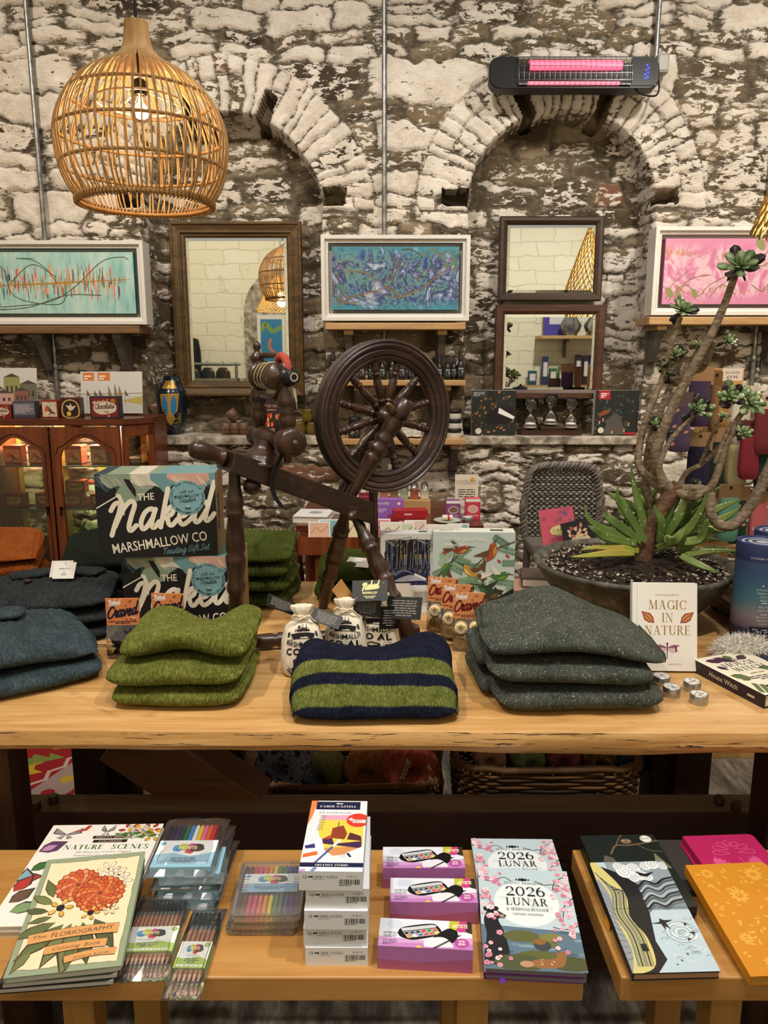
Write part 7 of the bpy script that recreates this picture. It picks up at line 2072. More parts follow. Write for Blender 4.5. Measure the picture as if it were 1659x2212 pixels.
for i in range(2):
 paperback('lunar_planner',('underneath lunar planner at the back of the planner pile','rear lunar planner with its top half showing')[i],pg,(.250,1.257,BZ2+.0108*i),R(-3+2*i),.160,.215,.0105,C('#a9c0cc',.5),planner if i else None,0,.012,DPG,PU,'planner')
tl=R(5.2)
pl_=None
for i in range(2):
 o=paperback('lunar_planner',('lunar planner under the front one with a purple ribbon','front lunar planner with moon, bear and fawn cover')[i],pg,(.243,1.138-.011*i*math.sin(tl),BZ2+.0105+.0112*i),R(-4),.160,.215,.0108,C('#a9c0cc',.5)if i else PU,planner if i else None,tl,.012,DPG,PU,'planner')
 if i==0:
  mb=MB();mb.add([(-.055,-.105,.004),(-.047,-.105,.004),(-.0465,-.118,.0025),(-.051,-.113,.0028),(-.055,-.119,.002)],[(0,1,2,3,4)],C('#5a1f9a',.4));mb.build('ribbon_marker',o)
def swallows(p,w,h):
 K=C('#17171b',.45);IC=C('#b9cfdc',.45);W_=C('#e6eaee',.45);GL=C('#6f7f8c',.45);YE=C('#cfc57e',.45)
 p.rect(0,0,w,h,IC);p.rect(w*.48,h*.52,w*.52,h*.48,C('#7f8f98',.45));p.rect(w*.2,h*.8,w*.8,h*.2,C('#8f9ea8',.45))
 p.poly([(0,h),(w*.34,h*.88),(w*.52,h*.76),(w*.50,h*.5),(w*.42,h*.25),(w*.46,h*.1),(w*.3,0),(0,0)],K)
 p.poly(smoothpath([(0,h*.98),(w*.2,h*.86),(w*.3,h*.66),(w*.24,h*.46),(w*.34,h*.28),(w*.30,h*.06),(w*.06,0),(0,h*.1)],5,True),YE)
 rd=random.Random(6)
 for k in range(12):
  o=.016*k;p.curve([(w*(.02+o),h*(.9-.02*k)),(w*(.13+o),h*.70),(w*(.06+o),h*.5),(w*(.13+o),h*.3),(w*(.1+o),h*.05)],.0009 if k%3 else.0022,K if k%2 else GL,6,False)
 p.poly(smoothpath([(0,h*.8),(w*.1,h*.66),(w*.05,h*.48),(w*.1,h*.2),(w*.02,h*.02),(0,0)],4,True),C('#8f97a0',.45))
 for k in range(12):
  p.strip([(0,h*(.1+.055*k)),(w*.08,h*(.12+.045*k))],.0007,K)
 for x,y,r in ((.42,.90,.016),(.55,.93,.012),(.6,.86,.012),(.72,.95,.010),(.82,.97,.012),(.5,.83,.009),(.68,.84,.010),(.95,.95,.009),(.36,.95,.010)):
  x*=w;y*=h;p.disc(x,y,r,W_,18);pts=[(x+r*.85*(1-t/22)*math.cos(t*.6),y+r*.85*(1-t/22)*math.sin(t*.6))for t in range(22)];p.strip(pts,.0010,GL)
 for k in range(11):
  y=.78-.024*k;p.curve([(w*.5,h*(y-.04)),(w*.62,h*(y+.02)),(w*.74,h*(y-.015)),(w*.86,h*(y+.03)),(w,h*(y+.05))],rd.uniform(.0015,.0045),(K,C('#4d5a63',.45),C('#aab8bf',.45))[k%3],5,False)
 for k in range(40):
  x,y=w*rd.uniform(.48,.95),h*rd.uniform(.03,.46);p.curve([(x,y),(x+.006,y+.004),(x+.012,y)],.0010,rd.choice((W_,C('#7f9cb0',.45))),3,False)
 for k in range(7):
  a=.09*(1-k/8);pts=[(w*.78+w*a*2.2*math.cos(t*.5+k),h*.32+h*a*math.sin(t*.5+k))for t in range(11)];p.strip(pts,.0022 if k%2 else.001,W_ if k%2 else C('#8fa6b5',.45))
 def sw_(x,y,s,a=0):
  c,q=math.cos(a),math.sin(a);p.poly([(x+s*(u*c-v*q),y+s*(u*q+v*c))for u,v in ((-1.2,.5),(-.2,.25),(.1,.6),(.35,.25),(1.2,-.1),(.3,-.1),(.2,-.9),(-.05,-.35),(-.35,-.8),(-.2,0))],K)
 sw_(w*.60,h*.40,.017,.4);sw_(w*.86,h*.39,.006,-.3);sw_(w*.9,h*.31,.007,.2);sw_(w*.82,h*.26,.006,-.2);sw_(w*.72,h*.14,.0035);sw_(w*.62,h*.09,.003);sw_(w*.55,h*.06,.0025);p.poly([(w*.55,h*.9),(w*.66,h*.87),(w*.8,h*.89),(w*.68,h*.84),(w*.6,h*.85)],K)
 p.rect(w*.22,h*.17,.010,.014,K)
def owl(p,w,h):
 p.rect(0,0,w,h,C('#1d2522',.45));BR_=C('#6d5a45',.5)
 p.curve([(w*.3,h*.72),(w*.42,h*.84),(w*.6,h*.84),(w,h*.9)],.004,BR_,5);p.curve([(w*.42,h*.84),(w*.5,h*.94),(w*.56,h*.99)],.0025,BR_,4);p.curve([(w*.7,h*.85),(w*.82,h*.76),(w*.98,h*.74)],.002,BR_,4);p.disc(w*.58,h*.9,.011,C('#7a6650'),12,.008);p.disc(w*.55,h*.91,.002,C('#d9a040'),8);p.disc(w*.62,h*.91,.002,C('#d9a040'),8)
 p.disc(w*.86,h*.93,.011,WHITE,20);p.disc(w*.86,h*.93,.0095,C('#33424a'),20);p.disc(w*.86,h*.93,.0088,WHITE,20);p.text('BLANK',w*.86,h*.925,.004,C('#33424a'),.0155,bold=.02)
 p.poly([(w*.1,h*.5),(w*.2,h*.7),(w*.3,h*.66),(w*.36,h*.45),(w*.3,h*.3)],C('#5a5a52'));p.poly([(w*.78,h*.5),(w*.86,h*.72),(w*.98,h*.5)],C('#7d7a5c'));p.disc(w*.28,h*.42,.012,C('#c2952f'),12,.009)
def bloom(hexl,big):
 L=C(hexl,.5)
 def d(p,w,h):
  rd=random.Random(3)
  if big:
   for i in range(7):
    a=R(20+24*i);pts=[(w*.55+w*.05*math.cos(a),h*.68+.03*math.sin(a)),(w*.55+w*.26*math.cos(a-.16),h*.68+h*.2*math.sin(a-.16)),(w*.55+w*.3*math.cos(a),h*.68+h*.23*math.sin(a)),(w*.55+w*.26*math.cos(a+.16),h*.68+h*.2*math.sin(a+.16)),(w*.55+w*.05*math.cos(a),h*.68+.03*math.sin(a))]
    p.curve(pts,.0016,L,5,False)
   for sx in (-1,1):
    for i in range(5):
     leaf(p,w*(.5+sx*.3),h*.55,.028,.006,PI/2+sx*(.2+.35*i),L)
   p.curve([(w*.56,h*.66),(w*.6,h*.5),(w*.55,h*.2)],.002,L,5)
  else:
   for i in range(90):
    leaf(p,rd.uniform(.04,.93)*w,rd.uniform(.03,.95)*h,rd.uniform(.007,.014),.0024,rd.uniform(0,6.3),L)
   for x,y,r in ((.75,.88,.016),(.42,.68,.017),(.2,.3,.012),(.85,.5,.014),(.7,.2,.013),(.3,.1,.011),(.2,.9,.012)):
    for i in range(9):
     a=2*PI*i/9;p.disc(w*x+r*.65*math.cos(a),h*y+r*.65*math.sin(a),r*.36,L,8,r*.22,a)
 return d
ng='illustrated notebooks on the second bench'
for i in range(2):
 o=paperback('notebook',('dark notebook under the owl notebook','dark green owl notebook with a round white sticker')[i],ng,(.460,1.255,BZ2+.0175*i),R(2*i),.146,.205,.017,C('#161a19',.45),owl if i else None,0,.004,C('#2a2826',.7),None,'notebook')
 if i:
  mb=MB();mb.add([(-.074,-.075,.006),(-.074,-.090,.006),(-.082,-.115,-.016),(-.086,-.098,-.016)],[(0,1,2,3)],C('#c98a1f',.5));mb.build('ribbon_marker',o)
paperback('notebook','swallow and river woodcut notebook at the left end of the bench',ng,(.449,1.145,BZ2+.0185),R(2),.138,.232,.015,C('#2a2a2e',.45),swallows,R(6.5),.003,C('#b58a68',.7),None,'notebook')
paperback('notebook','shadowy grey-brown notebook left of the pink ones',ng,(.578,1.30,BZ2),R(0),.10,.15,.012,C('#3a3632',.6),None,0,.004,C('#4a4440',.7),None,'notebook')
for i in range(2):
 o=paperback('notebook',('lower magenta notebook with a ribbon','upper magenta notebook with an embossed poppy')[i],ng,(.655+.006*i,1.258,BZ2+.0165*i),R(1+2*i),.140,.205,.016,C('#b8215f',.55),bloom('#d9588c',True)if i else None,0,.010,C('#a81c50',.6),None,'notebook')
 if i==0:
  mb=MB()
  for dx in (0,.012):
   mb.add([(-.062+dx,-.095,.007),(-.054+dx,-.097,.007),(-.066+dx,-.128,.0015),(-.074+dx,-.124,.0015)],[(0,1,2,3)],C('#c2184f',.5))
  mb.build('ribbon_marker',o)
o=paperback('notebook','amber notebook with embossed flowers leaning on the magenta ones',ng,(.630,1.139,BZ2+.017),R(3.5),.150,.232,.018,C('#d08a1c',.6),bloom('#e3a83f',False),R(6.3),.010,C('#c9923f',.7),None,'notebook')
# ================================================================ display cabinet at the left
MAH=wood('mahogany',('#4a200c','#74381a','#935026'),'z',7,.35,.15,.2)
MAHX=wood('mahogany_top',('#3a180a','#5c2a13','#7a3d1e'),'x',7,.3,.15,.2)
CY=3.40
xr=P(263,950,CY).x;xd=P(111,950,CY).x;xl=xd-(xr-xd);ctop=P(200,905,CY).z
W2=xr-xd;cdep=.30
cab=thing('display_cabinet','mahogany glass-fronted display cabinet lit inside, against the left wall pier','cabinet',(xd,CY,0))
mb=MB();mb.prism([(-W2-.03,-.02),(W2+.005,-.02),(W2+.12,.10),(W2+.12,cdep),(-W2-.03,cdep)],ctop-.028,ctop,MAHX);mb.build('cabinet_top',cab,.004)
mb=MB();mb.box((-W2+.01,cdep/2,ctop/2-.01),(.02,cdep,ctop-.05),MAH);mb.box((0,cdep-.01,.35),(2*W2,.02,.7),MAH);mb.box((.1,cdep/2,.03),(2*W2+.1,cdep,.06),MAH)
for x in (-.30,-.08,.12,.33):
 mb.box((x,cdep-.012,ctop/2),(.05,.012,ctop-.06),wood('cabinet_back',('#a8742e','#c48f42','#d9a85a'),'z',6,.5))
mb.build('carcass',cab)
mb=MB();c0,c1=Vector((W2+.0,.0,0)),Vector((W2+.105,.11,0));dr=(c1-c0);an=math.atan2(dr.y,dr.x);mid=(c0+c1)/2
for f,w in ((.09,.028),(.91,.028)):
 q=c0+dr*f;mb.box((q.x,q.y,ctop/2-.01),(w,.02,ctop-.05),MAH,an)
mb.box((mid.x,mid.y,ctop-.055),(dr.length,.02,.05),MAH,an);mb.box((mid.x,mid.y,.35),(dr.length,.02,.7),MAH,an);mb.box((W2+.105,.21,ctop/2),(.02,.2,ctop-.05),MAH);mb.build('canted_side',cab,.002)
mb=MB();mb.box((mid.x,mid.y,ctop/2+.3),(dr.length*.72,.004,ctop-.72),glass('#f4ead2',.02,.1),an);mb.build('side_glass',cab)
shz=[P(150,y,CY).z for y in (1007,1101)]+[P(150,1215,CY).z]
for z in shz:
 mb=MB();mb.box((.02,.155,z-.004),(2*W2+.06,.26,.006),glass('#d8ebe2',.0,.3));mb.box((0,.022,z-.004),(2*W2-.06,.003,.006),C('#4f8f84',.2));mb.build('glass_shelf',cab)
for sx in (-1,1):
 x0,x1=(0.004,W2-.004)if sx>0 else (-W2+.004,-.004);z0,z1=.5,ctop-.035
 cx=(x0+x1)/2;hw2=(x1-x0)/2-.036
 top=[(cx+hw2*t,z1-.135+.036*(1-max(0,(abs(t)-.8)/.2)**2)**.5+.052*max(0,math.cos(min(1,abs(t)/.8)*PI/2))**1.2)for t in np.linspace(1,-1,31)]
 arch=[(cx-hw2,z0+.08),(cx+hw2,z0+.08)]+top
 n=len(arch);outer=[]
 for i,(a,b_)in enumerate(arch):
  if i==0:outer.append((x0,z0))
  elif i==1:outer.append((x1,z0))
  elif i==2:outer.append((x1,z1))
  elif i==n-1:outer.append((x0,z1))
  else:outer.append((x1+(x0-x1)*(i-2)/(n-3),z1))
 mb=MB();vs=[(a,-.022,b_)for a,b_ in outer]+[(a,-.022,b_)for a,b_ in arch]+[(a,.0,b_)for a,b_ in arch]+[(a,0,b_)for a,b_ in outer]
 mb.add(vs,[(k*n+i,k*n+(i+1)%n,(k+1)*n+(i+1)%n,(k+1)*n+i)for k in range(3)for i in range(n)],MAH)
 mb.tube([(a,-.0235,b_)for a,b_ in [(cx+(a-cx)*1.14,z1-.1+(b_-z1+.1)*1.02+.016)for a,b_ in arch[1:]]],.0016,C('#2a1008',.5),5)
 door=mb.build('cabinet_door',cab)
 mb=MB();mb.box((cx,-.008,(z0+z1)/2),(2*hw2+.02,.003,z1-z0-.1),glass('#f3efe2',.0,.15));mb.build('door_glass',door)
 hx=.03*sx;hz2=P(130,1105,CY).z
 mb=MB();mb.lathe([(.006,0),(.009,.006),(.004,.012)],C('#1d1712',.35,.8),12,(hx,-.022,hz2+.02),(0,-1,0));mb.tube([(hx,-.03,hz2+.016),(hx,-.033,hz2-.012)],[.003,.005],C('#1d1712',.35,.8),8);mb.build('handle',door)
spot('cabinet_light',(xd+.12,CY+.12,ctop-.04),(xd+.1,CY+.14,0),40,(1,.82,.55),130,.9,.03)
bulb_light('cabinet_bulb',(xd-.2,CY+.15,ctop-.07),5,(1,.8,.5),.02)
mb=MB();mb.lathe([(.028,0),(.028,.006)],glow('#ffdca8',3),20,(.12,.12,ctop-.034));mb.build('cabinet_lamp',cab)
REDB,CREAMT=C('#8a2f24',.45),C('#d9c9b0',.5)
def robin(p,w,h):
 p.rect(w*.06,h*.08,w*.88,h*.82,CREAMT);rd=random.Random(2)
 for i in range(14):
  leaf(p,w*rd.uniform(.08,.9),h*rd.choice((rd.uniform(.1,.25),rd.uniform(.6,.88))),w*.1,w*.03,rd.uniform(0,6),C(rd.choice(('#8a7a5a','#a8967a','#7a4a3a','#6a6a4a'))))
 p.poly([(w*a,h*b_)for a,b_ in ((.2,.3),(.25,.55),(.38,.68),(.5,.6),(.66,.4),(.88,.22),(.6,.26),(.4,.18))],C('#5a4636'));p.disc(w*.33,h*.5,w*.13,C('#c2552e'),14,h*.15);p.disc(w*.36,h*.3,w*.14,C('#e6dccb'),12,h*.08)
def choc(p,w,h):
 p.rect(w*.05,h*.07,w*.9,h*.86,C('#7a1f22'));rd=random.Random(3)
 p.poly(smoothpath([(w*.12,h*.4),(w*.2,h*.7),(w*.5,h*.78),(w*.85,h*.66),(w*.88,h*.35),(w*.6,h*.2),(w*.3,h*.2)],3,True),C('#d9cbb4'));p.script('Chocolates',w*.16,h*.42,h*.14,C('#4a1a1c'),.2,.2,.05,w*.66)
 for i in range(16):
  p.disc(w*rd.uniform(.1,.9),h*rd.choice((rd.uniform(.1,.3),rd.uniform(.7,.9))),w*.035,C(rd.choice(('#b98a5a','#8a3a2e','#d9c9a5','#5a2a20'))),8)
 p.disc(w*.8,h*.78,w*.08,C('#b08a3a',.4,.4),14)
def tin_box(loc,label,w,d,h,side,deco,grp,rz=0.0,lid=True):
 t=thing('gift_tin',label,'tin',loc,rz,grp);mb=MB();mb.box((0,0,h/2),(w,d,h),side);deco(front_pen(mb,w,d,h),w,h);mb.build('tin_body',t,.002)
 if lid:
  mb=MB();mb.box((0,0,h+.005),(w*1.03,d*1.03,.011),REDB);mb.build('lid',t,.002)
 return t
g='robin tins on the upper glass shelf'
r0=None
for i,(px,lb)in enumerate(((35,'robin tin behind the left cabinet door, nearest the frame edge'),(88,'robin tin half hidden by the centre stile'),(166,'robin tin behind the right door, first on its shelf'),(221,'robin tin behind the right door, beside the canted side'))):
 loc=(P(px,1005,CY+.12).x,CY+.12,shz[0])
 r0=tin_box(loc,lb,.078,.06,.072,REDB,robin,g)if i==0 else dup(r0,loc,R(-4),lb)
g='chocolate boxes on the middle glass shelf'
c0_=None
for i,(px,dz,dy,lb)in enumerate(((38,0,.1,'chocolate box lowest at the far left of the cabinet'),(105,0,.12,'chocolate box behind the centre stile'),(163,0,.1,'lower chocolate box behind the right door'),(170,.062,.1,'chocolate box on top of another behind the right door'),(222,0,.1,'chocolate box beside the marshmallow gift box edge'))):
 loc=(P(px,1100,CY+dy).x,CY+dy,shz[1]+dz)
 c0_=tin_box(loc,lb,.088,.06,.06,REDB,choc,g,0,False)if i==0 else dup(c0_,loc,R(3 if dz else 0),lb)
tin_box((P(200,1020,CY+.2).x,CY+.2,shz[1]),'red box with a white price label at the back of the cabinet',.09,.05,.10,REDB,lambda p,w,h:(p.rect(w*.2,h*.3,w*.55,h*.55,WHITE),p.barcode(w*.26,h*.4,w*.3,h*.2,INK)),'back boxes',0,False)
tin_box((P(190,1190,CY+.1).x,CY+.1,shz[2]),'arched dove tin on the lowest visible glass shelf',.075,.05,.075,REDB,robin,'low tins')
def townscape(p,w,h):
 p.rect(0,0,w,h,C('#d6d2cb'));p.rect(0,0,w,h*.12,C('#c9c2b5'));rd=random.Random(1)
 for x,ww,hh,m in ((.0,.3,.45,'#8f8a7c'),(.3,.34,.7,'#9a965c'),(.64,.36,.55,'#6f6a5a'),(.1,.4,.34,'#c79a94'),(.52,.3,.4,'#8a5a4a')):
  p.rect(w*x,h*.1,w*ww,h*hh,C(m));p.poly([(w*x,h*(.1+hh)),(w*(x+ww/2),h*(.18+hh)),(w*(x+ww),h*(.1+hh))],C('#4a4440'))
  for k in range(3):
   p.rect(w*(x+ww*(.15+.28*k)),h*(.1+hh*.5),w*ww*.13,h*hh*.22,C('#3a3a3a'))
 for k in range(12):
  p.rect(w*rd.uniform(.02,.95),h*.05,w*.012,h*rd.uniform(.08,.13),INK)
def harbour(p,w,h):
 p.rect(0,0,w,h,C('#d3d0cc'));p.rect(0,0,w,h*.42,C('#c4c3bd'));p.poly([(w*.66,h*.3),(w,h*.42),(w,h*.2)],C('#b9a85a'));p.strip([(0,h*.46),(w,h*.48)],h*.03,C('#a89a8a'))
 for x,s in ((.1,.3),(.22,.25),(.3,.3),(.45,.5),(.55,.6),(.62,.5),(.72,.3)):
  p.poly([(w*x,h*.42),(w*(x+.06),h*.42),(w*x,h*(.42+.5*s))],C('#8a7a4a' if s>.4 else '#6a5a50'));p.strip([(w*x,h*.2),(w*x,h*(.45+.4*s))],.0012,INK)
 p.rect(w*.04,h*.78,w*.18,h*.19,C('#d9782f'));p.rect(w*.28,h*.78,w*.2,h*.19,C('#d9782f'));p.lines(w*.06,h*.8,w*.12,h*.12,2,WHITE,2);p.lines(w*.3,h*.8,w*.14,h*.12,2,WHITE,3)
def print_card(x0,x1,y0,y1,Y,label,deco,side=WHITE,th=.006,nm='art_card',cat='picture card',rx=-8):
 a,b_=P(x0,y1,Y),P(x1,y0,Y);w,h=b_.x-a.x,b_.z-a.z
 mb=MB();mb.box((0,0,h/2),(w,th,h),side);deco(Pen(mb,(-w/2,-th/2,0),(1,0,0),(0,0,1),clip=(w,h)),w,h)
 o=mb.build(nm,None,0,((a.x+b_.x)/2,Y,a.z),(R(rx),0,0));return tag(o,label,cat)
print_card(-20,73,794,893,3.60,'tall town painting card standing on the left of the cabinet',townscape)
print_card(176,303,802,893,3.60,'harbour and sailboats card standing on the right of the cabinet',harbour)
g='gift tins on top of the cabinet'
def on_cab(px,label,w,h,side,deco,Y=3.47,rz=0.0):
 return tin_box((P(px,893,Y).x,Y,ctop),label,w,.05,h,side,deco,g,rz,False)
on_cab(8,'red chocolate tin at the left edge on top of the cabinet',.09,.06,REDB,choc);on_cab(58,'dark tin with a pale winter scene on top of the cabinet',.10,.075,C('#4a4656',.4),lambda p,w,h:(p.rect(w*.04,h*.2,w*.92,h*.7,C('#7a7480')),p.lines(w*.1,h*.3,w*.8,h*.5,5,C('#b9b0b0'),3)))
on_cab(113,'red robin tin standing on top of the cabinet',.072,.080,REDB,robin);on_cab(158,'arched dove tin standing on top of the cabinet',.085,.09,C('#4a1d14',.35),lambda p,w,h:(p.poly(smoothpath([(w*.1,h*.08),(w*.08,h*.7),(w*.5,h*.93),(w*.92,h*.7),(w*.9,h*.08)],4,True),C('#c9a86a',.4)),p.poly(smoothpath([(w*.16,h*.12),(w*.15,h*.68),(w*.5,h*.87),(w*.85,h*.68),(w*.84,h*.12)],4,True),C('#2a1a16')),p.poly([(w*.25,h*.65),(w*.45,h*.6),(w*.5,h*.75),(w*.58,h*.58),(w*.8,h*.62),(w*.6,h*.4),(w*.45,h*.35)],CREAMT),p.disc(w*.4,h*.22,w*.12,C('#d9b93a'),12)))
on_cab(231,'large framed chocolate box on top of the cabinet',.13,.098,C('#2a2436',.4),choc,3.45)
# ================================================================ niche ledges and wall shelves
q=P(376,944,3.84);vz=LEDGE
t=thing('ornate_vase','dark vase with a gold and blue mask design on the left ledge','vase',(q.x,3.85,vz));BLV=C('#0f1f2c',.2,0,.5,.5)
VP=[(.030,0),(.036,.004),(.055,.05),(.067,.10),(.070,.17),(.070,.21),(.066,.218),(.055,.235),(.044,.26),(.040,.285),(.028,.288)]
mb=MB();mb.lathe(VP,BLV,36)
def vfn(x,y,hh):
 r=next(VP[i][0]+(VP[i+1][0]-VP[i][0])*(y-VP[i][1])/(VP[i+1][1]-VP[i][1])for i in range(len(VP)-1)if VP[i][1]<=y<=VP[i+1][1])
 a=-PI/2+x/.07;return Vector(((r+hh+.0008)*math.cos(a),(r+hh+.0008)*math.sin(a),y))
p=Pen(mb,(0,0,0),(1,0,0),(0,0,1),vfn,step=1e-4);GV=C('#b8903c',.35,.25);BL2=C('#2f7ab0',.25)
def band(pts,m):
 for i in range(len(pts)-1):
  (y0,a0,b0),(y1,a1,b1)=pts[i],pts[i+1]
  p.raw([(a0+(b0-a0)*k/6,y0)for k in range(7)]+[(a1+(b1-a1)*k/6,y1)for k in range(7)],[(k,k+1,k+8,k+7)for k in range(6)],m);p.h-=p.step
 p.h+=p.step
band([(.05,-.004,.004),(.08,-.028,.028),(.10,-.02,.02),(.12,-.04,.04),(.16,-.045,.045),(.2,-.05,.05),(.23,-.045,.045),(.265,-.03,.03)],GV)
for sx in (-1,1):
 band([(y,min(sx*a,sx*b_),max(sx*a,sx*b_))for y,a,b_ in ((.10,.012,.016),(.125,.008,.034),(.16,.008,.036),(.18,.014,.032),(.195,.02,.024))],BL2)
for i in range(22):
 p.disc(0,.06+.009*i,.0026,C('#d9cfa8',.25,.5),8)
for sx in (-1,1):
 for k in range(3):
  p.curve([(sx*.012,.05+.014*k),(sx*.035,.04+.02*k),(sx*.055,.075+.014*k),(sx*.04,.085+.01*k)],.003,GV,4,False)
mb.build('vase_body',t)
CLAY=speckle('banded_stoneware',[(.4,'#3a2a1e'),(.5,'#6b5038'),(.6,'#4a382a')],9,.5,.1,.001,2,0,(.1,.1,6))
cup=None
for i,(px,py,rx,lb)in enumerate(((490,943,0,'stoneware beaker at the left of the group on the ledge'),(508,943,0,'stoneware beaker in the middle of the ledge group'),(527,943,0,'stoneware beaker half hidden by the flyer post'),(512,921,-35,'stoneware beaker tipped on top of the others'))):
 q=P(px,py,3.83);loc=(q.x,3.83,LEDGE if i<3 else LEDGE+.070)
 if i==0:
  cup=thing('stoneware_cup',lb,'cup',loc,0,'stoneware beakers');mb=MB();mb.lathe([(.020,0),(.024,.003),(.027,.03),(.026,.06),(.023,.06),(.023,.01),(0,.008)],CLAY,20,caps=False);mb.build('cup_body',cup)
 else:
  dup(cup,loc,None,lb,rot=(R(10),R(rx),0)if rx else None)
OLV=C('#6b5a22',.3,0,.5)
jug=None
for i,(px,dz,lb)in enumerate(((648,0,'olive glazed mug on the ledge beside the wheel'),(676,0,'olive glazed mug on the ledge touching the wheel rim'),(668,.062,'olive glazed mug stacked on the other two'))):
 loc=(P(px,940,3.84).x,3.84,LEDGE+dz)
 if i==0:
  jug=thing('glazed_mug',lb,'mug',loc,R(20),'olive mugs');mb=MB();mb.lathe([(.022,0),(.032,.006),(.036,.03),(.030,.055),(.033,.062),(.029,.060),(.026,.01),(0,.008)],OLV,20,caps=False);mb.build('mug_body',jug)
  mb=MB();mb.tube(smoothpath([(.030,0,.052),(.052,0,.05),(.056,0,.03),(.034,0,.014)],5),.0045,C('#4a3b1c',.35),8);mb.build('handle',jug)
 else:
  dup(jug,loc,R(-30*i),lb)
def winter(p,w,h):
 p.rect(0,0,w,h,C('#2a1a16'));p.serif('WINTER DRINKS',w*.5,h*.82,h*.07,C('#d9a07a'),w*.84);rd=random.Random(4)
 for i in range(9):
  p.disc(w*rd.uniform(.2,.85),h*rd.uniform(.3,.6),w*.05,C(rd.choice(('#e0662a','#f0a04a','#c23a1c'))),8,h*.08)
 p.disc(w*.5,h*.15,w*.3,C('#a8402a'),14,h*.1);p.lines(w*.2,h*.72,w*.6,h*.05,1,C('#c98a6a'),2,'c')
print_card(562,612,866,942,3.82,'winter drinks book with glowing cups seen between the wheel maidens',winter,INK,.014,'book','book',-6)
def forest(bad):
 def d(p,w,h):
  p.rect(0,0,w,h,C('#232622'));rd=random.Random(5+bad)
  for i in range(70):
   leaf(p,w*rd.uniform(.02,.9),h*rd.uniform(.03,.95),rd.uniform(.01,.025),.005,rd.uniform(0,6),C(rd.choice(('#8a5a30','#4a3a2e','#a87444','#3a3a3a')if bad else ('#2f4030','#3f4f38','#4a5560','#1f2a22'))))
  if bad:
   p.poly(smoothpath([(w*.3,h*.35),(w*.5,h*.6),(w*.85,h*.65),(w*.98,h*.5),(w*.9,h*.3),(w*.5,h*.25)],4,True),INK);p.poly([(w*.62,h*.62),(w*.98,h*.42),(w*.95,h*.36),(w*.6,h*.5)],WHITE);p.rect(0,h*.84,w*.34,h*.16,C('#33383a'));p.lines(w*.03,h*.87,w*.26,h*.1,3,C('#b9b5aa'),2);p.disc(w*.16,h*.1,w*.07,C('#d9d2c2'),16)
  else:
   p.poly([(w*.2,0),(w*.34,h*.4),(w*.5,h*.5),(w*.6,h*.4),(w*.75,0)],C('#55504a'));p.rect(w*.08,h*.8,w*.26,h*.2,C('#b3262b'));p.lines(w*.12,h*.83,w*.18,h*.12,3,WHITE,2);p.disc(w*.16,h*.1,w*.07,C('#d9d2c2'),16)
   for x,y in ((.12,.3),(.2,.36),(.8,.26),(.42,.08),(.7,.12)):
    p.disc(w*x,h*y,w*.03,C('#c2452e'),10,h*.02);p.rect(w*x-.002,h*(y-.06),.004,h*.06,C('#d9cfc0'))
   p.poly(smoothpath([(w*.1,h*.45),(w*.2,h*.55),(w*.35,h*.55),(w*.3,h*.48),(w*.15,h*.42)],3,True),C('#8a4a2e'))
   p.rect(w*.7,0,w*.3,h*.05,C('#b3262b'))
 return d
print_card(1017,1114,843,940,3.80,'square badger puzzle box on the right ledge beside the hourglasses',forest(1),C('#c9c5bc',.5),.04,'jigsaw_puzzle_box','jigsaw puzzle',0);print_card(1280,1378,843,938,3.80,'square dark forest puzzle box with red label on the right ledge',forest(0),C('#c9c5bc',.5),.04,'jigsaw_puzzle_box','jigsaw puzzle',0)
q=P(1188,938,3.82);t=thing('sand_timer','triple glass sand timer on a stepped dark wood base','sand timer',(q.x,3.82,LEDGE))
mb=MB();mb.prism([(-.15,-.04),(.15,-.04),(.155,.04),(-.155,.04)],0,.026,DARKX);mb.box((0,0,.034),(.11,.07,.018),DARKX);mb.build('base',t,.003)
for x,z in ((-.1,.026),(0,.043),(.1,.026)):
 mb=MB();mb.lathe([(.012,0),(.030,.006),(.038,.028),(.034,.05),(.012,.072),(.005,.08),(.012,.088),(.034,.11),(.038,.132),(.030,.154),(.012,.162),(.0,.163)],glass('#fdfefe',.0,.05),22,(x,0,z),caps=False);mb.build('glass_bulb',t);mb=MB();mb.lathe([(.014,.002),(.033,.010),(.0345,.024),(.02,.033),(.001,.036)],C('#efece6',.8),20,(x,0,z));mb.build('sand',t)
AMB=C('#15100d',.2,0,.6);BCAP=C('#0c0c0d',.5)
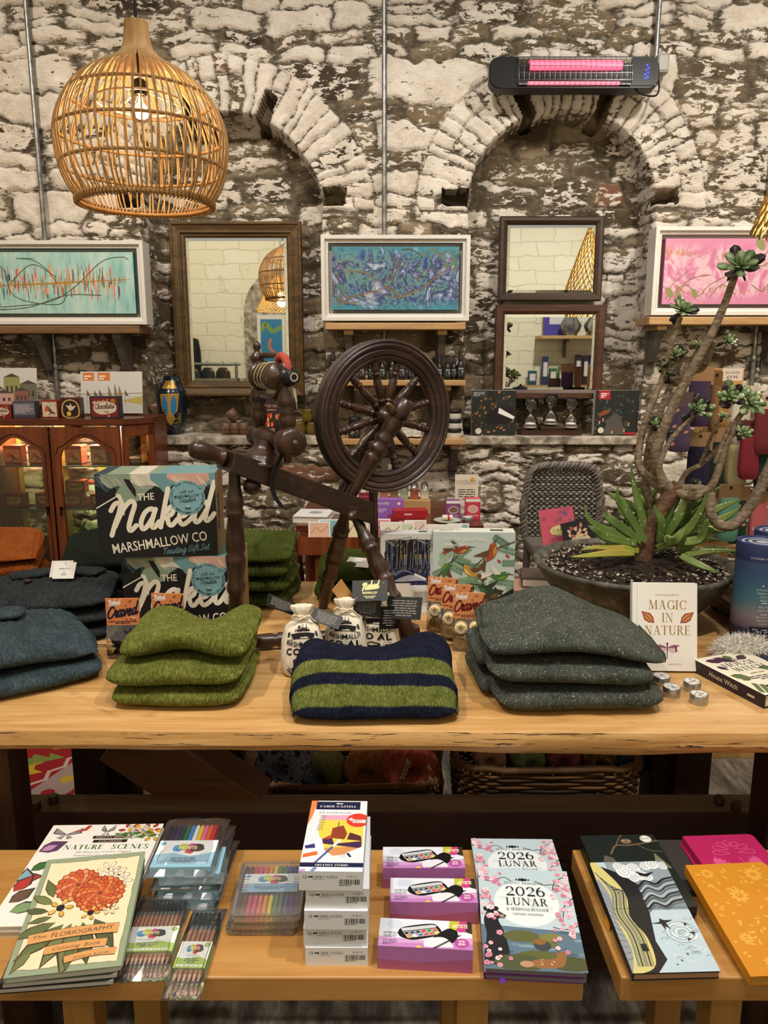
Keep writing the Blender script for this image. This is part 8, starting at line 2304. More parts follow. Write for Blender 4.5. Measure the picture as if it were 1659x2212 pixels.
def bottle(loc,label,r,h,grp,kind='dropper',lab='#22252a',first={}):
 key=(r,h,kind,lab)
 if key in first:
  return dup(first[key],loc,None,label)
 t=thing('dropper_bottle' if kind=='dropper' else 'jar',label,'bottle' if kind=='dropper' else 'jar',loc,0,grp);mb=MB()
 if kind=='dropper':
  mb.lathe([(r*.9,0),(r,.003),(r,h*.5),(r*.85,h*.58),(r*.42,h*.64),(r*.42,h*.68)],AMB,16);mb.build('bottle_body',t);mb=MB();mb.lathe([(r*.55,h*.66),(r*.55,h*.8),(r*.35,h*.82),(r*.36,h*.94),(r*.2,h)],BCAP,14);mb.build('dropper_cap',t);z0,z1=.12,.46
 else:
  mb.lathe([(r*.95,0),(r,.003),(r,h*.68),(r*.8,h*.76)],AMB,20);mb.build('jar_body',t);mb=MB();mb.lathe([(r*.88,h*.76),(r*.9,h*.78),(r*.9,h*.99),(r*.85,h)],BCAP,18);mb.build('lid',t);z0,z1=.1,.62
 mb=MB();n=12;L=C(lab,.5);vs=[((r+.0006)*math.cos(-PI/2+1.3*(2*i/n-1)),(r+.0006)*math.sin(-PI/2+1.3*(2*i/n-1)),h*z)for z in (z0,z1)for i in range(n+1)]
 mb.add(vs,[(i,i+1,n+2+i,n+1+i)for i in range(n)],L)
 TC=WHITE if lab<'#8' else INK;p=Pen(mb,(0,0,0),(1,0,0),(0,0,1),lambda x,y,hh:Vector(((r+.001+hh)*math.cos(-PI/2+x/r),(r+.001+hh)*math.sin(-PI/2+x/r),y)))
 p.text('ORGANIC',0,h*(z0+(z1-z0)*.72),h*.055,TC,r*1.3);p.lines(-r*.7,h*(z0+.05),r*1.4,h*(z1-z0)*.5,4,TC,3,'c',.35);mb.build('paper_label',t)
 first[key]=t;return t
BG='dropper bottles on the pale shelf'
for i,px in enumerate((720,782,802,826,848,868,888,906,949,966,980,994)):
 big=px in (720,848,994);bottle((P(px,820,3.66).x,3.66-.02*(i%2),SH4),'dark dropper bottle '+('alone at the left end of the shelf','first inside the wheel opening from the left','second inside the wheel opening from the left','third inside the wheel opening from the left','in the wheel opening right of the upright spoke','right of centre in the wheel opening','near the right rim inside the wheel','just behind the right rim of the wheel','first right of the wheel rim','second right of the wheel rim','third right of the wheel rim','tall, at the right end of the shelf')[i],.0165 if not big else.018,.115 if not big else.132,BG)
bottle((P(766,945,3.66).x,3.64,SH5),'dark jar labelled organic turmeric inside the wheel opening',.03,.10,'jars','jar','#2a2520')
for px,lb in ((878,'dark jar with a white label inside the wheel opening, left'),(899,'dark jar with a white label inside the wheel opening, right')):
 bottle((P(px,945,3.66).x,3.64,SH5),lb,.022,.085,'white-labelled jars','jar','#e6e2d8')
q=P(980,945,3.66);t0=None
for i in range(3):
 loc=(q.x,3.65,SH5+.0455*i);lb=('lowest','middle','top')[i]+' black balm jar of the stack of three right of the wheel'
 if i==0:
  t0=thing('balm_jar',lb,'jar',loc,0,'stacked balm jars');mb=MB();mb.lathe([(.030,0),(.032,.003),(.032,.028)],C('#d9d6cf',.5),24);mb.build('jar_body',t0);mb=MB();mb.lathe([(.0335,.026),(.034,.029),(.034,.043),(.032,.045)],BCAP,24);mb.build('lid',t0)
 else:
  dup(t0,loc,None,lb)
# ================================================================ side table with gifts
SY=2.98;sz=P(800,1132,SY).z;xa,xb=P(648,1130,SY).x,P(1036,1130,SY).x;cx=(xa+xb)/2;w=xb-xa
st=thing('side_table','dark wood side table with a drawer behind the spinning wheel','side table',(cx,SY,0))
mb=MB();mb.box((0,.25,sz-.014),(w+.03,.54,.028),MAHX);mb.build('table_top',st,.004)
mb=MB();mb.box((0,.26,sz-.23),(w-.03,.46,.40),MAH)
for sx in (-1,1):
 for yy in (.05,.46):
  mb.box((sx*(w/2-.05),yy,(sz-.43)/2),(.05,.05,sz-.43),MAH)
mb.build('carcass',st,.003)
mb=MB();mb.box((-.0,.012,sz-.16),(w-.06,.02,.16),MAH);drw=mb.build('drawer',st,.003);mb=MB();mb.lathe([(.006,0),(.014,.012),(.012,.02),(.001,.023)],DARKX,14,(-w/2+.1,0,sz-.16),(0,-1,0));mb.build('knob',drw)
tr_=thing('card_tray','long wooden tray of greeting cards in front of the side table','tray',(cx-.02,SY-.06,sz-.10))
mb=MB();mb.box((0,0,.003),(w-.04,.09,.006),MAH);mb.box((0,-.043,.035),(w-.04,.006,.07),MAH);mb.box((0,.043,.035),(w-.04,.006,.07),MAH)
mb.build('tray',tr_)
for sx in (-1,1):
 mb=MB();mb.box((sx*(w/2-.1),0,-.13),(.03,.05,.26),MAH);mb.build('tray_bracket',tr_)
rd=random.Random(5);cc_=None
for i,(px,col)in enumerate(((690,'#e3b9a0'),(712,'#7fb5b8'),(728,'#eee6d4'),(772,'#e6d9a8'),(820,'#d98aa0'),(845,'#e9e2d2'),(872,'#cfd9b4'),(898,'#e6c9c0'),(930,'#efe9d9'),(955,'#d9cfa0'),(975,'#f0ede4'),(990,'#8fb9c0'))):
 x=P(px,1130,SY-.06).x;hh=rd.uniform(.10,.125);mb=MB();mb.box((0,0,hh/2),(.085,.003,hh),WHITE);p=Pen(mb,(-.0425,-.0015,0),(1,0,0),(0,0,1));p.rect(.005,.005,.075,hh-.01,C(col));p.curve([(.01,hh*.6),(.03,hh*.8),(.05,hh*.65),(.075,hh*.85)],.003,C(rd.choice(('#8a5a4a','#5a7a5a','#b98a3a','#4a5a7a'))),4)
 o=mb.build('greeting_card',None,0,(x,SY-.075+.006*(i%5),sz-.092),(R(-8),0,R(rd.uniform(-3,3))));tag(o,('peach bordered','turquoise','ivory','pale yellow','rose pink','ivory floral','sage green','blush','cream wide','straw yellow','white','sky blue')[i]+' greeting card standing in the tray below the side table top','greeting card','greeting cards in the tray')
def on_side(px,py,Y):
 return (P(px,py,Y).x,Y,sz)
t=thing('book','white hardback lying at the left end of the side table','book',on_side(678,1120,3.08),R(-6),None);book_mesh(t,.14,.16,.026,C('#e4e2e2',.5),lambda p,w,h:p.disc(w*.55,h*.55,w*.2,C('#9aa0a8'),16))
def carton(px,Y,w,d,h,col,label,deco,grp='gift boxes on the side table',rz=0.0,z=0.0,nm='gift_carton',cat='box'):
 mb=MB();mb.box((0,0,h/2),(w,d,h),C(col,.45));deco(front_pen(mb,w,d,h),w,h);x,y,zz3=on_side(px,1120,Y);return tag(mb.build(nm,None,.001,(x,y,zz3+z),(0,0,rz)),label,cat,grp)
def friend(p,w,h):
 p.text('friendly',w*.3,h*.78,h*.13,WHITE,w*.5);p.disc(w*.85,h*.82,h*.07,WHITE,14);p.disc(w*.7,h*.2,h*.08,C('#d9b93a'),10);leaf(p,w*.8,h*.2,.03,.008,1.3,C('#4a2a7a'));p.lines(w*.08,h*.4,w*.45,h*.2,3,C('#d9c4e6'),3)
carton(838,3.06,.125,.05,.088,'#9a6ac0','lilac soap gift box standing behind the red boxes',friend)
carton(878,3.0,.145,.07,.026,'#8a1c22','lower dark red boxed tea set on the side table',lambda p,w,h:p.lines(w*.3,h*.3,w*.5,h*.4,1,C('#e6b9b9'),2));carton(886,3.0,.135,.06,.030,'#a8262c','upper dark red box stacked on the lower one',lambda p,w,h:p.lines(w*.3,h*.3,w*.5,h*.4,1,C('#e6b9b9'),3),rz=R(5),z=.0265)
egg=lambda m:(lambda p,w,h:(p.disc(w*.5,h*.5,w*.36,C('#efe4dc'),16,h*.2),p.disc(w*.5,h*.5,w*.32,C(m),16,h*.17),p.text('BATH EGG',w*.5,h*.14,h*.08,WHITE,w*.7),p.rect(0,h*.86,w,h*.14,WHITE)))
carton(978,3.1,.058,.045,.075,'#8a4a86','purple windowed soap carton left of the red one',egg('#7a5a4a'));carton(1020,3.1,.06,.045,.083,'#d0405a','red windowed soap carton under the standing sign',egg('#e0b0a0'))
print_card(982,1034,1029,1112,3.2,'standing cream sign reading Enniskinn on the side table',lambda p,w,h:(p.rect(0,0,w,h,C('#e2d8c6')),p.disc(w*.74,h*.86,w*.1,C('#d9a53a'),12),p.serif('ENNISKINN',w*.5,h*.74,h*.11,C('#4a4a55'),w*.84),p.lines(w*.12,h*.34,w*.76,h*.3,5,C('#5a554e'),5,'c',.5),p.lines(w*.1,h*.1,w*.8,h*.1,2,C('#6a655e'),6,'c',.5)),C('#e2d8c6'),.006,'shop_sign','sign',-4)
o=bpy.data.objects['shop_sign'];o.location.z=sz
t=thing('soap_rack','wooden rack of soap bars under small clear lids','rack',on_side(873,1110,3.22));mb=MB();mb.box((0,0,.03),(.22,.09,.06),OAKS);mb.build('rack_block',t,.002)
for i,c in enumerate(('#b5705a','#8a6a4a','#a8b09a','#a85a45','#d9cdb4')):
 mb=MB();mb.box((-.086+.043*i,0,.08),(.034,.04,.04),C(c,.6));mb.build('soap_bar',t,.003);mb=MB();mb.tube([(-.086+.043*i,y,.10+.018*math.sin(a))for a,y in ((0,-.02),(.8,-.016),(1.57,0),(2.3,.016),(3.14,.02))],.016,glass('#f3f3f3',.02,.4),8);mb.build('clear_lid',t)
t=thing('small_plate','small pale plate holding a wrapped soap roll','plate',on_side(966,1132,3.02));mb=MB();mb.lathe([(.03,0),(.05,.004),(.056,.010),(.052,.009),(.0,.004)],C('#b9bfae',.3),28,caps=False);mb.build('plate_body',t)
mb=MB();mb.tube([(-.02,0,.018),(.02,.004,.018)],.011,C('#e0d3c6',.5),12);mb.tube([(.0,.002,.018),(.008,.003,.018)],.0115,C('#b0283a',.5),12);x,y,z=on_side(966,1132,3.02);tag(mb.build('soap_roll',None,0,(x,y,z)),'wrapped soap roll with a red band lying on the small plate','soap')
x,y,z=on_side(1010,1132,3.02);tin((x,y,z),'small silver tin at the right end of the side table',.022,.022,7,'tins on the side table')
carton(735,3.2,.10,.05,.10,'#d9d6d0','white cosmetic carton with dark vials behind the wheel post',lambda p,w,h:[p.rect(w*(.1+.2*i),h*.2,w*.1,h*.6,C('#2a2440'))for i in range(4)]);carton(788,3.2,.05,.05,.085,'#7a1c2c','stack of dark red cartons beside the vials',lambda p,w,h:p.lines(0,0,w,h,5,C('#a84a5a'),2))
m,nt,b=newmat('patchwork_cloth');N=NT(nt);ck=N.node('ShaderNodeTexBrick',{'Vector':N.coord('Object',(7,7,7)),'Color1':lin('#d9a8a0'),'Color2':lin('#e6d5c6'),'Mortar':lin('#c98a86'),'Scale':1.0,'Mortar Size':.04});nt.links.new(ck.outputs[0],b.inputs['Base Color']);b.inputs['Roughness'].default_value=.9
q=P(573,1150,3.1);tag(slab('patchwork_pouffe',.30,.36,q.z,m,None,(q.x,3.1,0),0,None,None,5,50,60,.4,9,.004),'pink and cream patchwork pouffe behind the olive jumpers','pouffe')
# ================================================================ wicker chair
WK=[C('#6a645e',.55),C('#857e77',.55),C('#504b46',.55)]
q=P(1218,1005,3.25);ch=thing('wicker_chair','dark grey woven wicker chair by the stone wall','chair',(q.x,3.25,0));zt=q.z;zb=P(1218,1215,3.0).z+.045
hwb=(P(1300,1100,3.25).x-P(1140,1100,3.25).x)/2
out=smoothpath([(-hwb*.98,zb),(-hwb*1.04,zb+.14),(-hwb,zt-.14),(-hwb*.80,zt-.02),(0,zt),(hwb*.80,zt-.02),(hwb,zt-.14),(hwb*1.04,zb+.14),(hwb*.98,zb)],8)
mb=MB();mb.tube([(x,.02*(z-zb),z)for x,z in out],.016,WK[0],8)
for i in range(90):
 x,z=out[int(i*(len(out)-1)/89)];mb.tube([(x-.017,.0,z-.017),(x,-.019,z),(x+.017,0,z+.017)],.0035,WK[1],4)
mb.build('back_rim',ch)
def half(z):
 return max(abs(x)for x,zz4 in out if abs(zz4-z)<.03)if z<zt-.03 else hwb*.6
mb=MB();z=zb;r_=0
while z<zt-.02:
 hwz=half(z);n=26
 mb.tube([(hwz*(2*k/n-1),.006*(1 if (k+r_)%2 else -1)+.02*(z-zb),z)for k in range(n+1)],.0052,WK[r_%3],5);z+=.0105;r_+=1
for k in range(13):
 x=hwb*(2*(k+.5)/13-1);mb.tube([(x,.0,zb),(x,.02*(zt-zb),zt-.02-.10*(abs(x)/hwb)**6)],.006,WK[2],5)
mb.build('woven_back',ch)
mb=MB();mb.box((0,-.16,zb-.02),(hwb*2,.36,.05),WK[0]);mb.build('seat',ch,.015)
for sx in (-1,1):
 for yy in (-.30,.0):
  mb=MB();mb.tube([(sx*hwb*.9,yy,zb-.03),(sx*hwb*.95,yy,0)],.016,WK[0],8);mb.build('leg',ch)
def lang(p,w,h):
 p.rect(0,0,w,h,C('#c9566a'));rd=random.Random(3)
 for i in range(26):
  flower(p,w*rd.random()*.94+.004,h*rd.random()*.94+.006,.009,[C(rd.choice(('#5a6aa8','#8a5a9a','#b93a5a','#4a5a8a')))],C('#3a3050'),5,1)
 p.disc(w*.55,h*.48,w*.3,C('#d9cf8a'),16,h*.12);p.text('LANE',w*.55,h*.45,h*.07,C('#5a5a2a'),w*.4)
def hedge(p,w,h):
 p.rect(0,0,w,h,C('#1c1b1e'));p.disc(w*.5,h*.35,w*.34,C('#d9cba0'),18,h*.25);rd=random.Random(6)
 for i in range(14):
  leaf(p,w*rd.uniform(.2,.7),h*rd.uniform(.5,.8),.02,.006,rd.uniform(0,3),C(rd.choice(('#c9806a','#b5596a','#d9b08a'))))
 p.text('Hedgerows',w*.5,h*.35,h*.09,C('#4a4a8a'),w*.56);p.text('THE LITTLE BOOK',w*.5,h*.48,h*.04,C('#4a4a8a'),w*.4)
for px,py,w,h,deco,lb,rz,Y in ((1208,1200,.135,.17,lang,'pink floral hardback propped in the wicker chair',R(4),2.98),(1258,1200,.12,.135,hedge,'dark botanical hardback propped beside the pink one',R(-8),2.93)):
 q=P(px,py,Y);mb=MB();mb.box((0,0,h/2),(w,.018,h),C('#c9b45a' if deco is lang else '#1c1b1e',.5));deco(Pen(mb,(-w/2,-.009,0),(1,0,0),(0,0,1),clip=(w,h)),w,h);tag(mb.build('book',None,.001,(q.x,Y-.02,zb+.013),(R(-14),R(-7 if deco is lang else -14),0)),lb,'book')
# ================================================================ sock stand at the right
q=P(1545,1165,2.9);px_=wood('stand_pine',('#b98a4a','#cfa364','#deb87c'),'z',6,.5)
SX,SYY=q.x,2.95;zt=P(1530,797,SYY).z
t=thing('sock_stand','square pine sock stand hung with socks at the right edge','display stand',(P(1553,1000,SYY).x,SYY+.05,0));mb=MB();mb.box((0,0,zt/2),(.115,.115,zt),px_,R(25));mb.box((0,0,.02),(.4,.4,.04),px_);mb.box((0,0,P(1545,1175,SYY).z),(.30,.30,.02),px_,R(25));mb.build('post',t,.002)
mb=MB();mb.box((0,-.1,zt-.02),(.075,.002,.045),C('#e6dcd6'));p=Pen(mb,(-.0375,-.1012,zt-.042),(1,0,0),(0,0,1));p.text('ALL SOCKS',.0375,.026,.008,INK,.055);p.text('£9.95',.0375,.008,.010,INK,.04);mb.build('price_sign',t)
rd=random.Random(12);KR='#a88562';sk=[]
spec=[(1465,925,'#5a4a6a','#6a5a5a','purple bat'),(1510,870,'#4a3a5a',KR,'dusky purple'),(1542,880,'#8a6a4a','#7a5a3a','brown'),(1598,910,'#e6e3d8','#d9c9bc','white ribbed'),(1648,930,'#7a2f3a','#c9b0a0','maroon'),(1508,1010,'#2a2446',KR,'navy elephant'),(1540,1000,'#1f3a30',KR,'bottle green'),(1590,1005,'#e3d9a8',KR,'cream'),(1618,985,'#8a2a3a','#5a2a2a','crimson'),(1650,1010,'#1f3f36',KR,'green fox'),(1500,1110,'#2a2e2a','#a0402a','dark red-toed'),(1535,1120,'#b5a890',KR,'oatmeal'),(1572,1120,'#6aa896','#8a6a4a','mint'),(1590,1125,'#233a30',KR,'dark green fox'),(1637,1130,'#d9707a',KR,'coral sloth'),(1662,1130,'#a8b8d6',KR,'pale blue')]
for i,(px,py,c,k,nm_)in enumerate(spec):
 Y=2.80+.02*(i%4);q=P(px,py,Y);tt=thing('sock_pack',nm_+' socks hanging on card from the pine stand','socks',(q.x,Y,q.z),R((-35,-15,5,8,20)[i%5]*.6),'sock packs on the stand');w=.06 if px!=1542 else.03
 mb=MB();mb.box((0,0,.075),(w,.010,.05),C(k,.8));mb.lathe([(.004,-.001),(.004,.001)],INK,8,(0,-.006,.09),(0,-1,0));mb.build('card_header',tt);mb=MB();S_=C(c,.9)
 mb.loft([[(x*w*.46*s+o,y*.012,z)for x,y in ((-1,0),(-.7,-1),(.7,-1),(1,0),(.7,1),(-.7,1))]for z,s,o in ((.06,.98,0),(.0,1,0),(-.035,1.05,.001),(-.058,1.0,.003),(-.066,.7,.004))],S_,True,True,True)
 p=Pen(mb,(-w*.42,-.0125,-.05),(1,0,0),(0,0,1));cl=C(rd.choice(('#c97a3a','#d9cbb4','#1c1c1e','#e0a080')),.8)
 if i in (0,5,9,10,13,14):
  for j in range(5):
   p.disc(rd.uniform(.1,.75)*w,rd.uniform(.006,.1),.006,cl,8,.004,rd.uniform(0,2))
 mb.build('socks',tt);mb=MB();mb.tube([(0,.0,.094),(0,.06,.10)],.002,INK,5);mb.build('hook',tt);tt.scale=(1.45,1,1.3)
# ================================================================ baskets of yarn and the rug seen under the table
WKB=[C('#6b4a2a',.6),C('#4f351d',.6),C('#855f38',.6)]
def basket(cx,cy,w,d,h,label,handles=True):
 t=thing('yarn_basket',label,'basket',(cx,cy,0),0,'wicker baskets under the table');mb=MB();n=44;z=.01;r=0
 def ring(z,off):
  k=.90+.10*z/h;pts=[]
  for i in range(n):
   a=2*PI*i/n;c,s=math.cos(a),math.sin(a);e=.35
   q=off*(1 if (i+r)%2 else -1);pts.append(((w/2*k+q)*math.copysign(abs(c)**e,c),(d/2*k+q)*math.copysign(abs(s)**e,s),z))
  return pts
 while z<h-.01:
  mb.tube(ring(z,.004),.0062,WKB[r%3],5,True);z+=.0115;r+=1
 mb.box((0,0,.008),(w*.86,d*.86,.012),WKB[1]);mb.build('woven_body',t)
 mb=MB();a=ring(h,0);mb.tube([(x,y,z+.004*math.sin(i*1.7))for i,(x,y,z)in enumerate(a)],.011,WKB[0],7,True)
 for i in range(n):
  x,y,z=a[i];mb.tube([(x*.97,y*.97,z-.012),(x,y,z+.013),(x*1.03,y*1.03,z-.012)],.005,WKB[2],5)
 mb.build('braided_rim',t)
 if handles:
  for sx in (-1,1):
   for o in (0,.012):
    mb=MB();mb.tube(smoothpath([(sx*w*.49,-d*.2+o,h),(sx*(w*.5+.01),-d*.15+o,h+.09),(sx*(w*.5+.01),d*.1+o,h+.11),(sx*w*.49,d*.2+o,h)],6),.009,WKB[2],7);mb.build('handle',t)
 return t
def yarn(px,py,Y,r,cols,label,grp,tilt=0.0,txt=None,L=.13):
 q=P(px,py,Y);t=thing('yarn_ball',label,'yarn',(q.x,Y,q.z),tilt,grp);mb=MB();m=speckle('yarn_'+cols[0].lstrip('#'),[(.35,cols[0]),(.5,cols[1]),(.62,cols[0])],34,.95,.5,.004,3)
 mb.lathe([(r*.25,L*.45),(r*.3,L*.02),(r*.7,0),(r*.95,L*.14),(r,L*.4),(r*.95,L*.8),(r*.6,L)],m,24,(0,-L/2,0),(0,1,0),caps=False)
 if txt:
  rd=random.Random(2);p=Pen(mb,(-r,-L/2-.001,-r),(1,0,0),(0,0,1));K=C('#e3cfc0',.8)
  p.text('bazoo',r*.8,r*1.2,r*.24,K,r*.7,rot=1.2)
  for i in range(10):
   a=rd.uniform(0,6.3);p.poly([(r+r*.6*math.cos(a)+u*r*.12,r+r*.6*math.sin(a)+v*r*.12)for u,v in ((0,1),(.6,-.8),(0,-.2),(-.6,-.8))],K)
 mb.build('wound_yarn',t);return t
basket(P(752,1700,2.0).x,2.18,.535,.34,.345,'wide handled wicker basket of yarn left of centre under the table');basket(P(1195,1660,2.0).x,2.18,.54,.34,.40,'deep dark wicker basket of yarn right of centre under the table')
basket(P(480,1700,2.35).x,2.45,.16,.26,.40,'narrow dark wicker basket behind the diagonal brace',False)
g='yarn in the baskets under the table'
for q in ((615,1645,2.12,.085,('#12162c','#8f97b0'),'navy starred yarn at the left of the handled basket'),(700,1665,2.27,.07,('#6b6a3c','#8a8850'),'olive yarn beside the navy yarn'),(800,1655,2.25,.08,('#a8622f','#c98a4a'),'orange flecked yarn with a dark core'),(885,1650,2.10,.085,('#94382a','#b55a40'),'red printed yarn packet at the right of the handled basket'),(650,1705,2.16,.052,('#14182e','#4a5270'),'small navy yarn low in the handled basket'),(925,1700,2.26,.05,('#a04a3a','#c07a60'),'brick red yarn low by the basket handle'),(1055,1625,2.16,.052,('#b57a6a','#d09a86'),'dusty pink yarn leftmost in the deep basket'),(1135,1630,2.16,.052,('#6f8048','#98a568'),'sage yarn second in the deep basket'),(1215,1625,2.16,.052,('#8a3f4a','#a85a64'),'plum yarn third in the deep basket'),(1293,1632,2.16,.054,('#b58a2a','#4a3a1a'),'mustard patterned yarn fourth in the deep basket'),(1352,1635,2.16,.052,('#2c3348','#454e66'),'slate blue yarn rightmost in the deep basket'),(480,1650,2.42,.055,('#16305a','#2a4f86'),'royal blue yarn in the narrow basket')):
 yarn(q[0],q[1],q[2],q[3],q[4],q[5],g,R((q[0]*7)%25-12),q[0]==885)
mb=MB();RW,RL=1.3,.9;mb.box((0,0,.006),(RW,RL,.012),C('#a8232c',.95));p=Pen(mb,(-RW/2,-RL/2,.012),(1,0,0),(0,1,0),clip=(RW,RL));rd=random.Random(3);YL,GN_,GY=C('#d9b93a',.95),C('#8a9c4a',.95),C('#b5a0a0',.95)
p.rect(0,0,RW,.10,GN_);p.rect(RW-.10,0,.10,RL,GN_);p.rect(RW-.26,.1,.14,RL,GY);p.rect(0,.12,RW-.12,.12,GY)
for k in (RW-.10,RW-.28):
 p.strip([(k+.015*(-1)**i,.02+.05*i)for i in range(18)],.018,C('#d9c4c0',.95)if k<RW-.2 else C('#a8232c',.95))
for i in range(30):
 x,y=RW*rd.uniform(.3,.82),RL*rd.uniform(.02,.8)
 if x<RW-.3:p.poly([(x+r_*math.cos(a),y+r_*math.sin(a))for a,r_ in [(2*PI*k/12,.055 if k%2 else.03)for k in range(12)]],rd.choice((YL,YL,GY)));p.disc(x,y,.018,rd.choice((GN_,C('#a8232c',.95))),8)
for i in range(8):
 p.disc(RW-.19,.15+.1*i,.028,YL if i%2 else C('#a8232c',.95),6);p.disc(RW-.05,.1+.1*i,.03,YL,4)
for i in range(5):
 x,y=RW*.62,RL*(.3+.13*i);p.poly([(x,y),(x+.06,y+.02),(x+.05,y+.05),(x+.12,y+.05),(x+.10,y+.08),(x+.18,y+.07),(x+.1,y-.01)],YL if i%2 else GN_)
q=T(150,1690,0);tag(mb.build('floral_rug',None,0,(q.x-.44,q.y+.16,0),(0,0,R(-20))),'red rug with yellow flowers on the floor seen beneath the table','rug')
mb=MB();mb.box((0,0,0),(.085,.012,.085),C('#8f8b84',.5));mb.box((0,-.008,0),(.02,.01,.03),WHITE);o=mb.build('wall_socket',None,.002,P(842,1008,3.71));tag(o,'grey wall socket on the stone seen through the bottom of the wheel','socket')
# ================================================================ lamps and the far side of the shop, as the mirrors show them
SHL=C('#e0b56a',.5)
def shell_lamp(x,y,z0,r,h,label,power):
 t=thing('crochet_lamp',label,'lamp',(x,y,z0),0,'crochet cone lamps');mb=MB();n=40;rows=20
 rad=lambda f:r*(1-f)**.8+.05
 for j in range(rows):
  f0,f1=j/rows,(j+1)/rows;o=.5*(j%2)
  for i in range(n):
   a0,a1=2*PI*(i+o)/n,2*PI*(i+o+1)/n;am=(a0+a1)/2
   mb.tube([(rad(f1)*math.cos(a0),rad(f1)*math.sin(a0),h*f1),(rad(f0)*math.cos(am)*1.02,rad(f0)*math.sin(am)*1.02,h*(f0-.012)),(rad(f1)*math.cos(a1),rad(f1)*math.sin(a1),h*f1)],.004,SHL,4)
 mb.build('crochet_shade',t);mb=MB();mb.tube([(0,0,h),(0,0,3.6-z0)],.004,INK,5);mb.build('hanging_cable',t)
 mb=MB();mb.ball((0,0,h*.45),.035,glow('#ffdf9c',22),14,10);mb.build('light_bulb',t);bulb_light('crochet_lamp_light',(x,y,z0+h*.25),power,(1,.84,.6),.04)
shell_lamp(1.47,2.5,1.96,.25,.66,'crochet cone lamp at the right edge of the photo, also in the upper right mirror',9);shell_lamp(-1.03,-.25,2.03,.2,.34,'crochet cone lamp reflected below the rattan lamp in the gilt mirror',6)
mb=MB();ST=speckle('far_rubble',[(.35,'#5f5850'),(.5,'#a09686'),(.65,'#d9d0c0')],9,.9,.6,.02,8);ax=-1.15
mb.prism([(ax-.55,.0),(ax+.55,0),(ax+.55,2.1)]+[(ax+.55*math.cos(R(a)),2.1+.55*math.sin(R(a)))for a in range(10,180,10)]+[(ax-.55,2.1)],0,.03,ST)
o=mb.build('trim_2',None,0,(0,BACKY+.03,0),(PI/2,0,0));o['kind']='structure'
Yb=BACKY+.02;mb=MB();mb.box((0,.03,.3),(.34,.05,.6),WHITE_FRAME);p=Pen(mb,(.13,.056,.05),(-1,0,0),(0,0,1));p.rect(0,0,.26,.5,C('#2f7fae',.4));p.curve([(.02,.4),(.12,.36),(.2,.45),(.24,.38)],.05,C('#7d9a4a'),5);p.curve([(.1,.1),(.16,.18),(.14,.26)],.03,C('#c9793a'),5)
tag(mb.build('framed_print',None,0,(-1.36,Yb+.04,1.48)),'white-framed blue print reflected in the gilt mirror','picture')
t=thing('clothes_rail','steel clothes rail reflected low in the gilt mirror','clothes rail',(-2.15,Yb+.35,0));mb=MB()
for x in (-.4,.4):
 mb.tube([(x,0,0),(x,0,1.52)],.018,ZINC,8)
mb.tube([(-.45,0,1.5),(.45,0,1.5)],.018,ZINC,8)
for x in (-.4,.4):
 mb.tube([(x,-.22,.02),(x,.22,.02)],.018,ZINC,8)
mb.build('rail_frame',t);gj=None
for i,(x,c)in enumerate(((-.3,'#1c1c20'),(-.12,'#2a2e33'),(.06,'#20262a'),(.24,'#33281f'))):
 t=thing('hanging_jacket',('black jacket hanging on the wall above the reflected rail','charcoal jacket second on the reflected rail','dark green jacket third on the reflected rail','brown jacket at the right of the reflected rail')[i],'jacket',(-2.15+x,Yb+(.35 if i else.06),1.36 if i else 1.74),R(60 if i else 0),'jackets on the reflected rail')
 mb=MB();mb.loft([[(a*w,b_*d,z)for a,b_ in ((-1,0),(-.7,-1),(.7,-1),(1,0),(.7,1),(-.7,1))]for z,w,d in ((-.7,.2,.05),(-.1,.22,.05),(.05,.2,.04),(.1,.06,.03))],C(c,.9),True,True,True);mb.build('jacket_body',t);mb=MB();mb.tube([(-.18,0,.06),(0,0,.09),(.18,0,.06)],.01,C('#b9803f',.5),6);mb.tube(smoothpath([(0,0,.088),(-.034,0,.12),(-.034,0,.158),(0,0,.178),(.034,0,.15)],4),.003,ZINC,6);mb.build('coat_hanger',t)
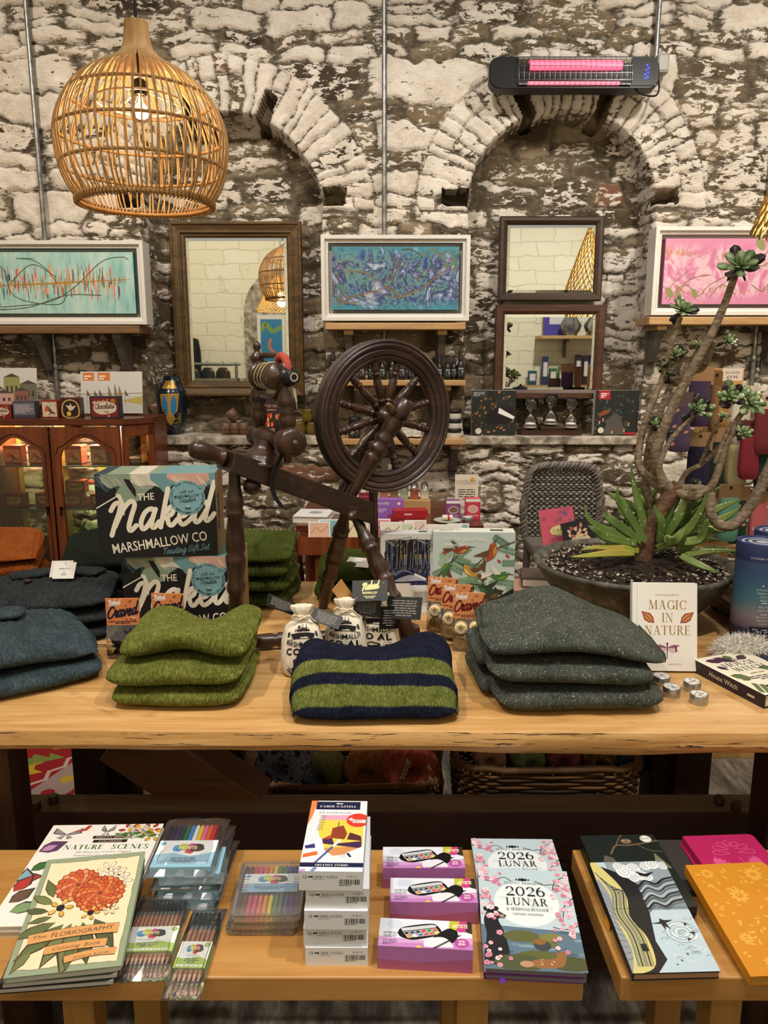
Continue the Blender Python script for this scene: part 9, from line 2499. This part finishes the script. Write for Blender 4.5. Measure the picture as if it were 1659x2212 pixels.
for z,x0,x1,lb in ((1.83,1.84,2.75,'upper timber shelf on the far wall, reflected in the lower right mirror'),(1.25,1.68,2.75,'lower timber shelf on the far wall, reflected in the lower right mirror')):
 t=thing('wall_shelf',lb,'shelf',((x0+x1)/2,Yb,z),0,'shelves on the far wall');mb=MB();mb.box((0,.18,-.018),(x1-x0,.4,.036),OAKS);mb.build('board',t);mb=MB();mb.box((-.1,.02,-.14),(.04,.03,.22),GREYW);mb.box((-.1,.09,-.05),(.04,.15,.03),GREYW);mb.build('bracket',t)
fg='goods on the reflected shelves'
def far(x,z,w,h,c,label,d=.06):
 mb=MB();mb.box((0,0,h/2),(w,d,h),C(c,.5));mb.box((0,d/2+.001,h*.55),(w*.7,.002,h*.5),C('#d9d5e0' if c<'#5' else '#3a3a55',.5));tag(mb.build('gift_carton',None,.002,(x,Yb+.1,z)),label+', reflected in the lower right mirror','box',fg)
far(2.12,1.83,.40,.46,'#4a3fa0','violet and white boxed print on the upper shelf',.04)
for i,(x,w,h,c,nm_)in enumerate(((1.80,.10,.17,'#1c4a5a','teal carton'),(1.95,.07,.34,'#22335f','tall navy carton'),(2.05,.09,.2,'#3f6a3a','green carton'),(2.16,.09,.22,'#4a7a3a','leaf green carton'),(2.35,.07,.36,'#2a2230','tall black carton'),(2.44,.06,.35,'#33242e','tall plum carton'),(2.52,.07,.36,'#2a3a7a','tall blue carton'),(2.66,.08,.38,'#d9cf8a','pale yellow carton'))):
 far(x,1.25,w,h,c,nm_+' on the lower shelf')
for i,(x,s)in enumerate(((2.2,1),(2.5,1.1))):
 t=thing('glass_decanter',('round glass jar in front of the violet print','stoppered glass jar right of the violet print')[i]+', reflected','jar',(x,Yb+.26,1.83),0,fg);mb=MB();mb.lathe([(.06*s,0),(.11*s,.05),(.13*s,.12),(.08*s,.2),(.05*s,.24),(.055*s,.27),(.03*s,.33),(.001,.36)],glass('#dfe4e0',.0,.6),20,caps=False);mb.build('jar_body',t)
mb=MB();mb.lathe([(.05,0),(.05,.15)],C('#1f5a3f',.4),14);mb.lathe([(.048,.15),(.05,.2),(.03,.22)],C('#d0403a',.5),14);tag(mb.build('candle',None,0,(2.68,Yb+.1,1.83)),'green candle with a red top at the end of the reflected upper shelf','candle',fg)
